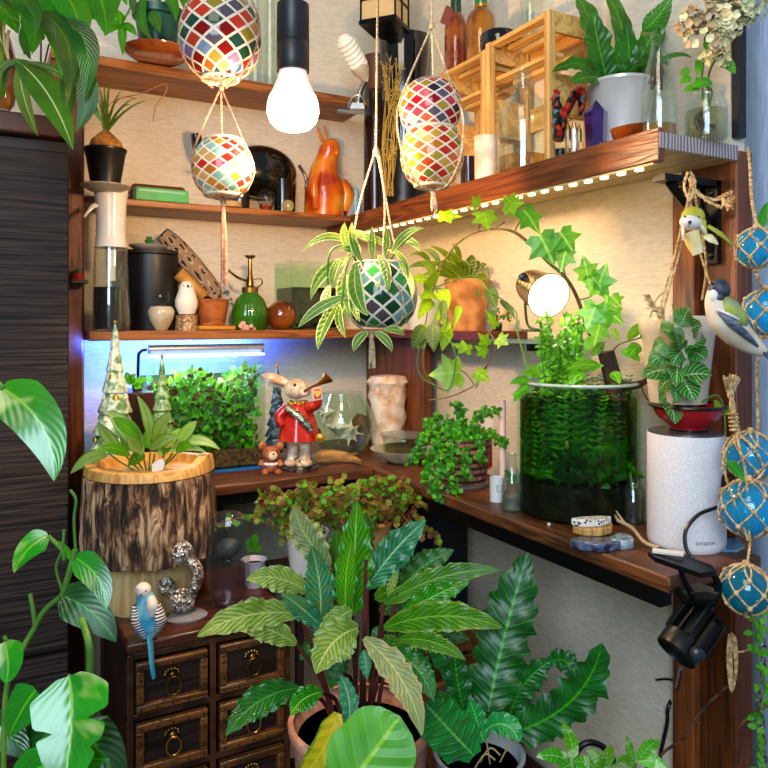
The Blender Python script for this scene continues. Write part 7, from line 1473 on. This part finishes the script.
# yellow-green bird ornament
d = .84; H = lambda x, y, o=0: P(x, y, d+o)
t = T('bird_ornament', 'yellow-green and white painted bird ornament tied to the jute rope', 'ornament', H(697, 250))
YGN = mat('yellow_green_paint', 'b8b038', .45, col2='9a9a28'); WHP = mat('white_paint', 'e8e0dc', .45); CRP = mat('creamy_yellow_paint', 'd8c070', .45, col2='e8dcb0')
mb = MB(); mb.ell(H(693, 217), (.0145, .012, .012), 18, 12); mb.tube([H(700, 222, -.002), H(706, 236, -.004)], [.007, .002], 10); mb.build('head_cap', YGN, t)
MB().ell(H(691, 222, -.003), (.0145, .011, .0092), 18, 12).build('face', WHP, t)
mb = MB(); mb.ell(H(685, 216.5, -.0125), .0013, 8, 6).ell(H(699, 217, -.0135), .0010, 8, 6); mb.tube([H(690, 222, -.015), H(689, 224, -.018)], [.002, .0005], 8); mb.build('eye', BLACKP, t)
MB().tube([H(690, 232), H(694, 243), H(698, 254)], [.010, .009, .006], 14, cat=4).build('body', CRP, t)
for a, b_, w_, m_ in (((708, 226), (734, 246), 10, YGN), ((704, 236), (718, 244), 12, CRP), ((683, 226), (683, 240), 8, WHP), ((700, 226), (706, 236), 9, WHP), ((694, 232), (692, 242), 8, WHP)):
    mb = MB(); mb.tube([H(*a, -.004), H((a[0]+b_[0])/2, (a[1]+b_[1])/2-1.5, -.006), H(*b_, -.005)], [.004, w_*.5*.84/FP, .0015], 12, cat=4, flat=.4); mb.build('wing', m_, t)
# great tit
d = .74; H = lambda x, y, o=0: P(x, y, d+o)
t = T('great_tit_figurine', 'painted great tit figurine with blue-grey wings beside the cream hanging pot', 'figurine', H(728, 330))
CRM = mat('cream_feather', 'dcd0bc', .6, col2='c4b49a'); GRN = mat('green_back_feather', '9aa830', .6, col2='7a8a6a', ns=70); BLU = mat('blue_grey_feather', '3a4658', .55, col2='6a7a94', ns=50, stretch=(1, 1, 5))
MB().tube([H(716, 290), H(717, 303), H(724, 318), H(737, 333), H(752, 345), H(764, 352)], [.008, .012, .0155, .0145, .010, .005], 20, cat=5).build('body', CRM, t)
mb = MB(); mb.ell(H(719, 290, -.001), (.0105, .011, .0115), 18, 12); mb.ell(H(720, 298, -.006), (.007, .006, .006), 12, 8); mb.build('head', mat('slate_head', '3a4254', .5, col2='1c2028', ns=60), t)
MB().ell(H(713.5, 296, -.006), (.0045, .005, .0068), 12, 8).build('cheek', WHP, t)
MB().tube([H(714, 286, -.004), H(711.5, 282, -.006)], [.0022, .0006], 8).build('beak', mat('dark_beak', ''), t)
MB().ell(H(714, 288, -.0085), .0011, 8, 6).build('eye', BLACKP, t)
MB().tube([H(722, 300, -.004), H(730, 308, -.0085), H(738, 318, -.0095), H(744, 326, -.006)], [.006, .0115, .0105, .004], 16, cat=5, flat=.8).build('back', GRN, t)
MB().tube([H(718, 312, -.011), H(730, 322, -.015), H(744, 334, -.014), H(757, 346, -.009)], [.003, .0095, .0085, .003], 14, cat=5, flat=.45).build('wing', BLU, t)
MB().tube([H(716, 309, -.016), H(728, 314, -.021), H(740, 320, -.018)], [.0008, .0016, .0008], 8, cat=4).build('wing_bar', WHP, t)
mb = MB()
for k in (-1, 0, 1): mb.tube([H(756, 346, -.002), H(766, 354+k, -.003), H(782, 368+k*2.5, -.004)], [.0035, .0045, .003], 8, cat=3, flat=.4)
mb.build('tail', BLU, t)
mb = MB(); mb.tube([H(735, 334), H(738, 341)], .0012, 6).tube([H(741, 336), H(745, 340)], .0012, 6); mb.build('leg', mat('white_wire', 'e0dcd8', .4), t)
# glass floats in nets
BG = [glass('blue_float_glass', '78d8f8', op=.30, body='28bcf4', gcol='e0f6ff', k=1.6), glass('teal_float_glass', '58b8cc', op=.28, body='149cc0', gcol='e0f6ff', k=1.6)]
def float_(px, py, r, dd_, m_, label, up=None):
    c = P(px, py, dd_); rr = r*dd_/FP; t = T('glass_float', label, 'glass float', c-UP*rr, 'blue glass fishing floats')
    MB().ell(c, rr, 36, 24).build('glass_ball', m_, t)
    MB().lathe(c-UP*rr*.98, [(rr*.12, 0), (rr*.2, rr*.01), (rr*.1, rr*.03)], 16).build('seal', m_, t)
    n = 6; K2 = rr*1.035; lat = [PI*.5, .62, .08, -.5, -PI*.5]
    def S(la, lo): return c+Vector((K2*math.cos(la)*math.cos(lo), K2*math.cos(la)*math.sin(lo), K2*math.sin(la)))
    ph = R.uniform(0, 1); mb = MB(); kn = MB()
    for i in range(n):
        for s in (0, 1):
            pts_ = []
            for k in range(17):
                f = k/16*4; j = int(min(f, 3)); w_ = f-j; la = lat[j]*(1-w_)+lat[j+1]*w_
                o0 = (.5 if j % 2 else 0); o1 = (.5 if (j+1) % 2 else 0); lo = ph+(i+(o0*(1-w_)+o1*w_)*(1 if s else -1)+0)*2*PI/n
                pts_.append(S(la, lo))
            mb.tube(pts_, .0010, 5)
        for j in (1, 2, 3):
            kn.ell(S(lat[j], ph+(i+(.5 if j % 2 else 0))*2*PI/n), .0028, 8, 6)
    kn.ell(c+UP*rr*1.05, .0042, 8, 6).ell(c-UP*rr*1.05, .0042, 8, 6)
    mb.build('net', ROPE, t); kn.build('net_knots', ROPE, t)
    return c, rr
float_(757, 248, 20, .76, BG[0], 'topmost blue glass float, nearest the shelf')
float_(766, 312, 22, .78, BG[0], 'blue glass float beside the painted bird, second from the top')
float_(750, 456, 24, .80, BG[0], 'blue glass float beside the top of the smart speaker')
float_(749, 508, 28, .78, BG[0], 'brightest blue glass float, beside the lower half of the smart speaker')
float_(746, 589, 24, .74, BG[1], 'dark teal glass float, lowest of all, beside the switched-off spotlight')
t = T('net_rope', 'knotted jute rope with a frayed top linking the lower glass floats', 'rope', P(735, 430, .80))
mb = MB(); mb.rope([P(729, 382, .80), P(733, 410, .80), P(737, 434, .80)], .004)
for i in range(22): mb.tube([P(731+R.uniform(-4, 4), 392, .80), P(731+R.uniform(-8, 9), 377+R.uniform(-3, 4), .797+R.uniform(-.006, .006))], .0011, 4)
for k in range(5): mb.tube([P(733+.4*k+math.cos(q)*4.5, 414+4*k, .80+math.sin(q)*.005) for q in [i*2*PI/10 for i in range(11)]], .0013, 5)
mb.build('frayed_knot', ROPE, t)
for s in ([(737, 434, .80), (726, 450, .785), (722, 470, .775)], [(738, 434, .80), (752, 446, .77), (764, 470, .77), (750, 484, .765)], [(737, 434, .80), (740, 450, .765), (746, 476, .765), (749, 530, .76), (750, 545, .76), (747, 566, .74)], [(724, 470, .775), (730, 490, .765), (748, 540, .76)]):
    MB().rope([P(*q) for q in s], .0017).build('cord', ROPE, t)
t2 = T('net_rope', 'thin jute cords running up from the upper glass floats', 'rope', P(757, 230, .78))
for s in ([(757, 226, .76), (752, 200, .77), (750, 165, .80), (748, 148, .85)], [(757, 274, .76), (759, 284, .77), (765, 290, .78)], [(762, 336, .78), (757, 370, .80), (758, 430, .81), (756, 470, .80)]): MB().rope([P(*q) for q in s], .0021).build('cord', ROPE, t2)
lf = T('pothos_sprig', 'small green sprig tucked in the net over the blue float', 'plant', P(733, 480, .76))
mb = MB(); lpx(mb, (727, 461), (745, 482), 12, .75, .74, None, n=N(.1, .3, 0)); mb.build('foliage', PO, lf)
mb = MB(); tpx(mb, [(724, 408, .86), (726, 440, .82), (727, 461, .75)], .0009); mb.build('stem', STEM, lf)
lf = T('pothos_sprig', 'green leaf tip above the topmost blue float at the right edge', 'plant', P(760, 236, .78)); mb = MB(); lpx(mb, (760, 232), (768, 202), 11, .78, .78, None, n=N(0, .3, 0)); mb.build('foliage', PO, lf)
mb = MB(); tpx(mb, [(790, 250, .80), (772, 244, .80), (760, 232, .78)], .0009); mb.build('stem', STEM, lf)
# chain with vine, coil of cord, twigs
t = T('metal_chain', 'pale metal chain hanging at the lower right edge', 'chain', P(762, 768, .80))
for i in range(22):
    y = 622+i*9.2; cc = P(762+1.5*math.sin(i*.5), y, .80); ex = RT if i % 2 else FW
    MB().tube([cc+ex*.0034*math.cos(a)+UP*.0070*math.sin(a) for a in [k*2*PI/14 for k in range(15)]], .0011, 6).build('link', STEEL, t)
t = T('trailing_plant', 'fine green vine twining down the pale metal chain', 'plant', P(758, 768, .79)); mb = MB(); v = [(768, 590, .79), (760, 620, .785), (757, 650, .785), (764, 690, .785), (758, 730, .785), (762, 775, .785)]; tpx(mb, v, .0009)
mb.build('stem', STEM, t); mb = MB()
for q_ in catmull([P(*q) for q in v], 6):
    for k in range(2): p_ = q_+jit(.006); e_ = jit(1).normalized()*.010; mb.leaf(p_, p_+e_, .007, seg=4, cr=2)
mb.build('foliage', PEPG, t)
mb = MB()
for k in range(4): mb.rope([P(729+k, 634+k*2, .86), P(727+k*1.5, 660, .855), P(731+k, 692-k*2, .855), P(737-k*.6, 670, .855), P(736-k, 640, .86), P(731, 633, .86)], .0012)
mb.rope([P(728, 650, .857), P(740, 652, .857), P(750, 649, .86)], .0014); single(mb, 'cord_coil', ROPE, 'small coil of jute cord hanging on the post below the teal float', 'cord')
mb = MB(); tpx(mb, [(640, 775, .95), (664, 752, .93), (684, 738, .91), (694, 720, .90), (718, 694, .88), (742, 676, .86)], .0018); tpx(mb, [(694, 720, .90), (700, 724, .9)], .0012)
single(mb, 'dry_vine', TWIG, 'thin brown dry vine stem crossing the post near the floor plants', 'vine')
mb = MB(); tpx(mb, [(738, 728, .80), (752, 714, .79), (775, 700, .78)], .0016); single(mb, 'dry_vine', TWIG, 'short brown dry stem reaching the metal chain at the lower right', 'vine')
mb = MB(); mb.tube([P(681, 668, .80), onX(676, 690, RW-.006), onX(668, 708, RW-.006), onX(667, 724, RW-.006), onX(660, 757, RW-.006), onX(656, 790, RW-.006)], .0026, 8, cat=5); single(mb, 'cable', BLACKP, 'black cable dropping from the clip-on spotlight along the pale wall', 'cable')
mb = MB(); mb.tube([onX(656, 680, RW-.004), onX(668, 679, RW-.008), onX(674, 681, RW-.006)], .0015, 6, cat=3); single(mb, 'wall_hook', BLACKM, 'short dark wire hook on the wall under the desk', 'hook')
mb = MB(); mb.tube([P(572, 790, 1.0), P(574, 760, 1.0), P(584, 744, 1.0), P(600, 745, 1.0), P(613, 760, 1.0), P(616, 790, 1.0)], .0042, 8, cat=5); single(mb, 'hose', BLACKP, 'black hose curving up behind the speckled plant', 'hose')
single(MB().bb((.60, .63, 0.3002), (.72, .75, .33)), 'power_strip_box', BLACKP, 'black box on the low bench where the hose ends', 'box', bev=.004)
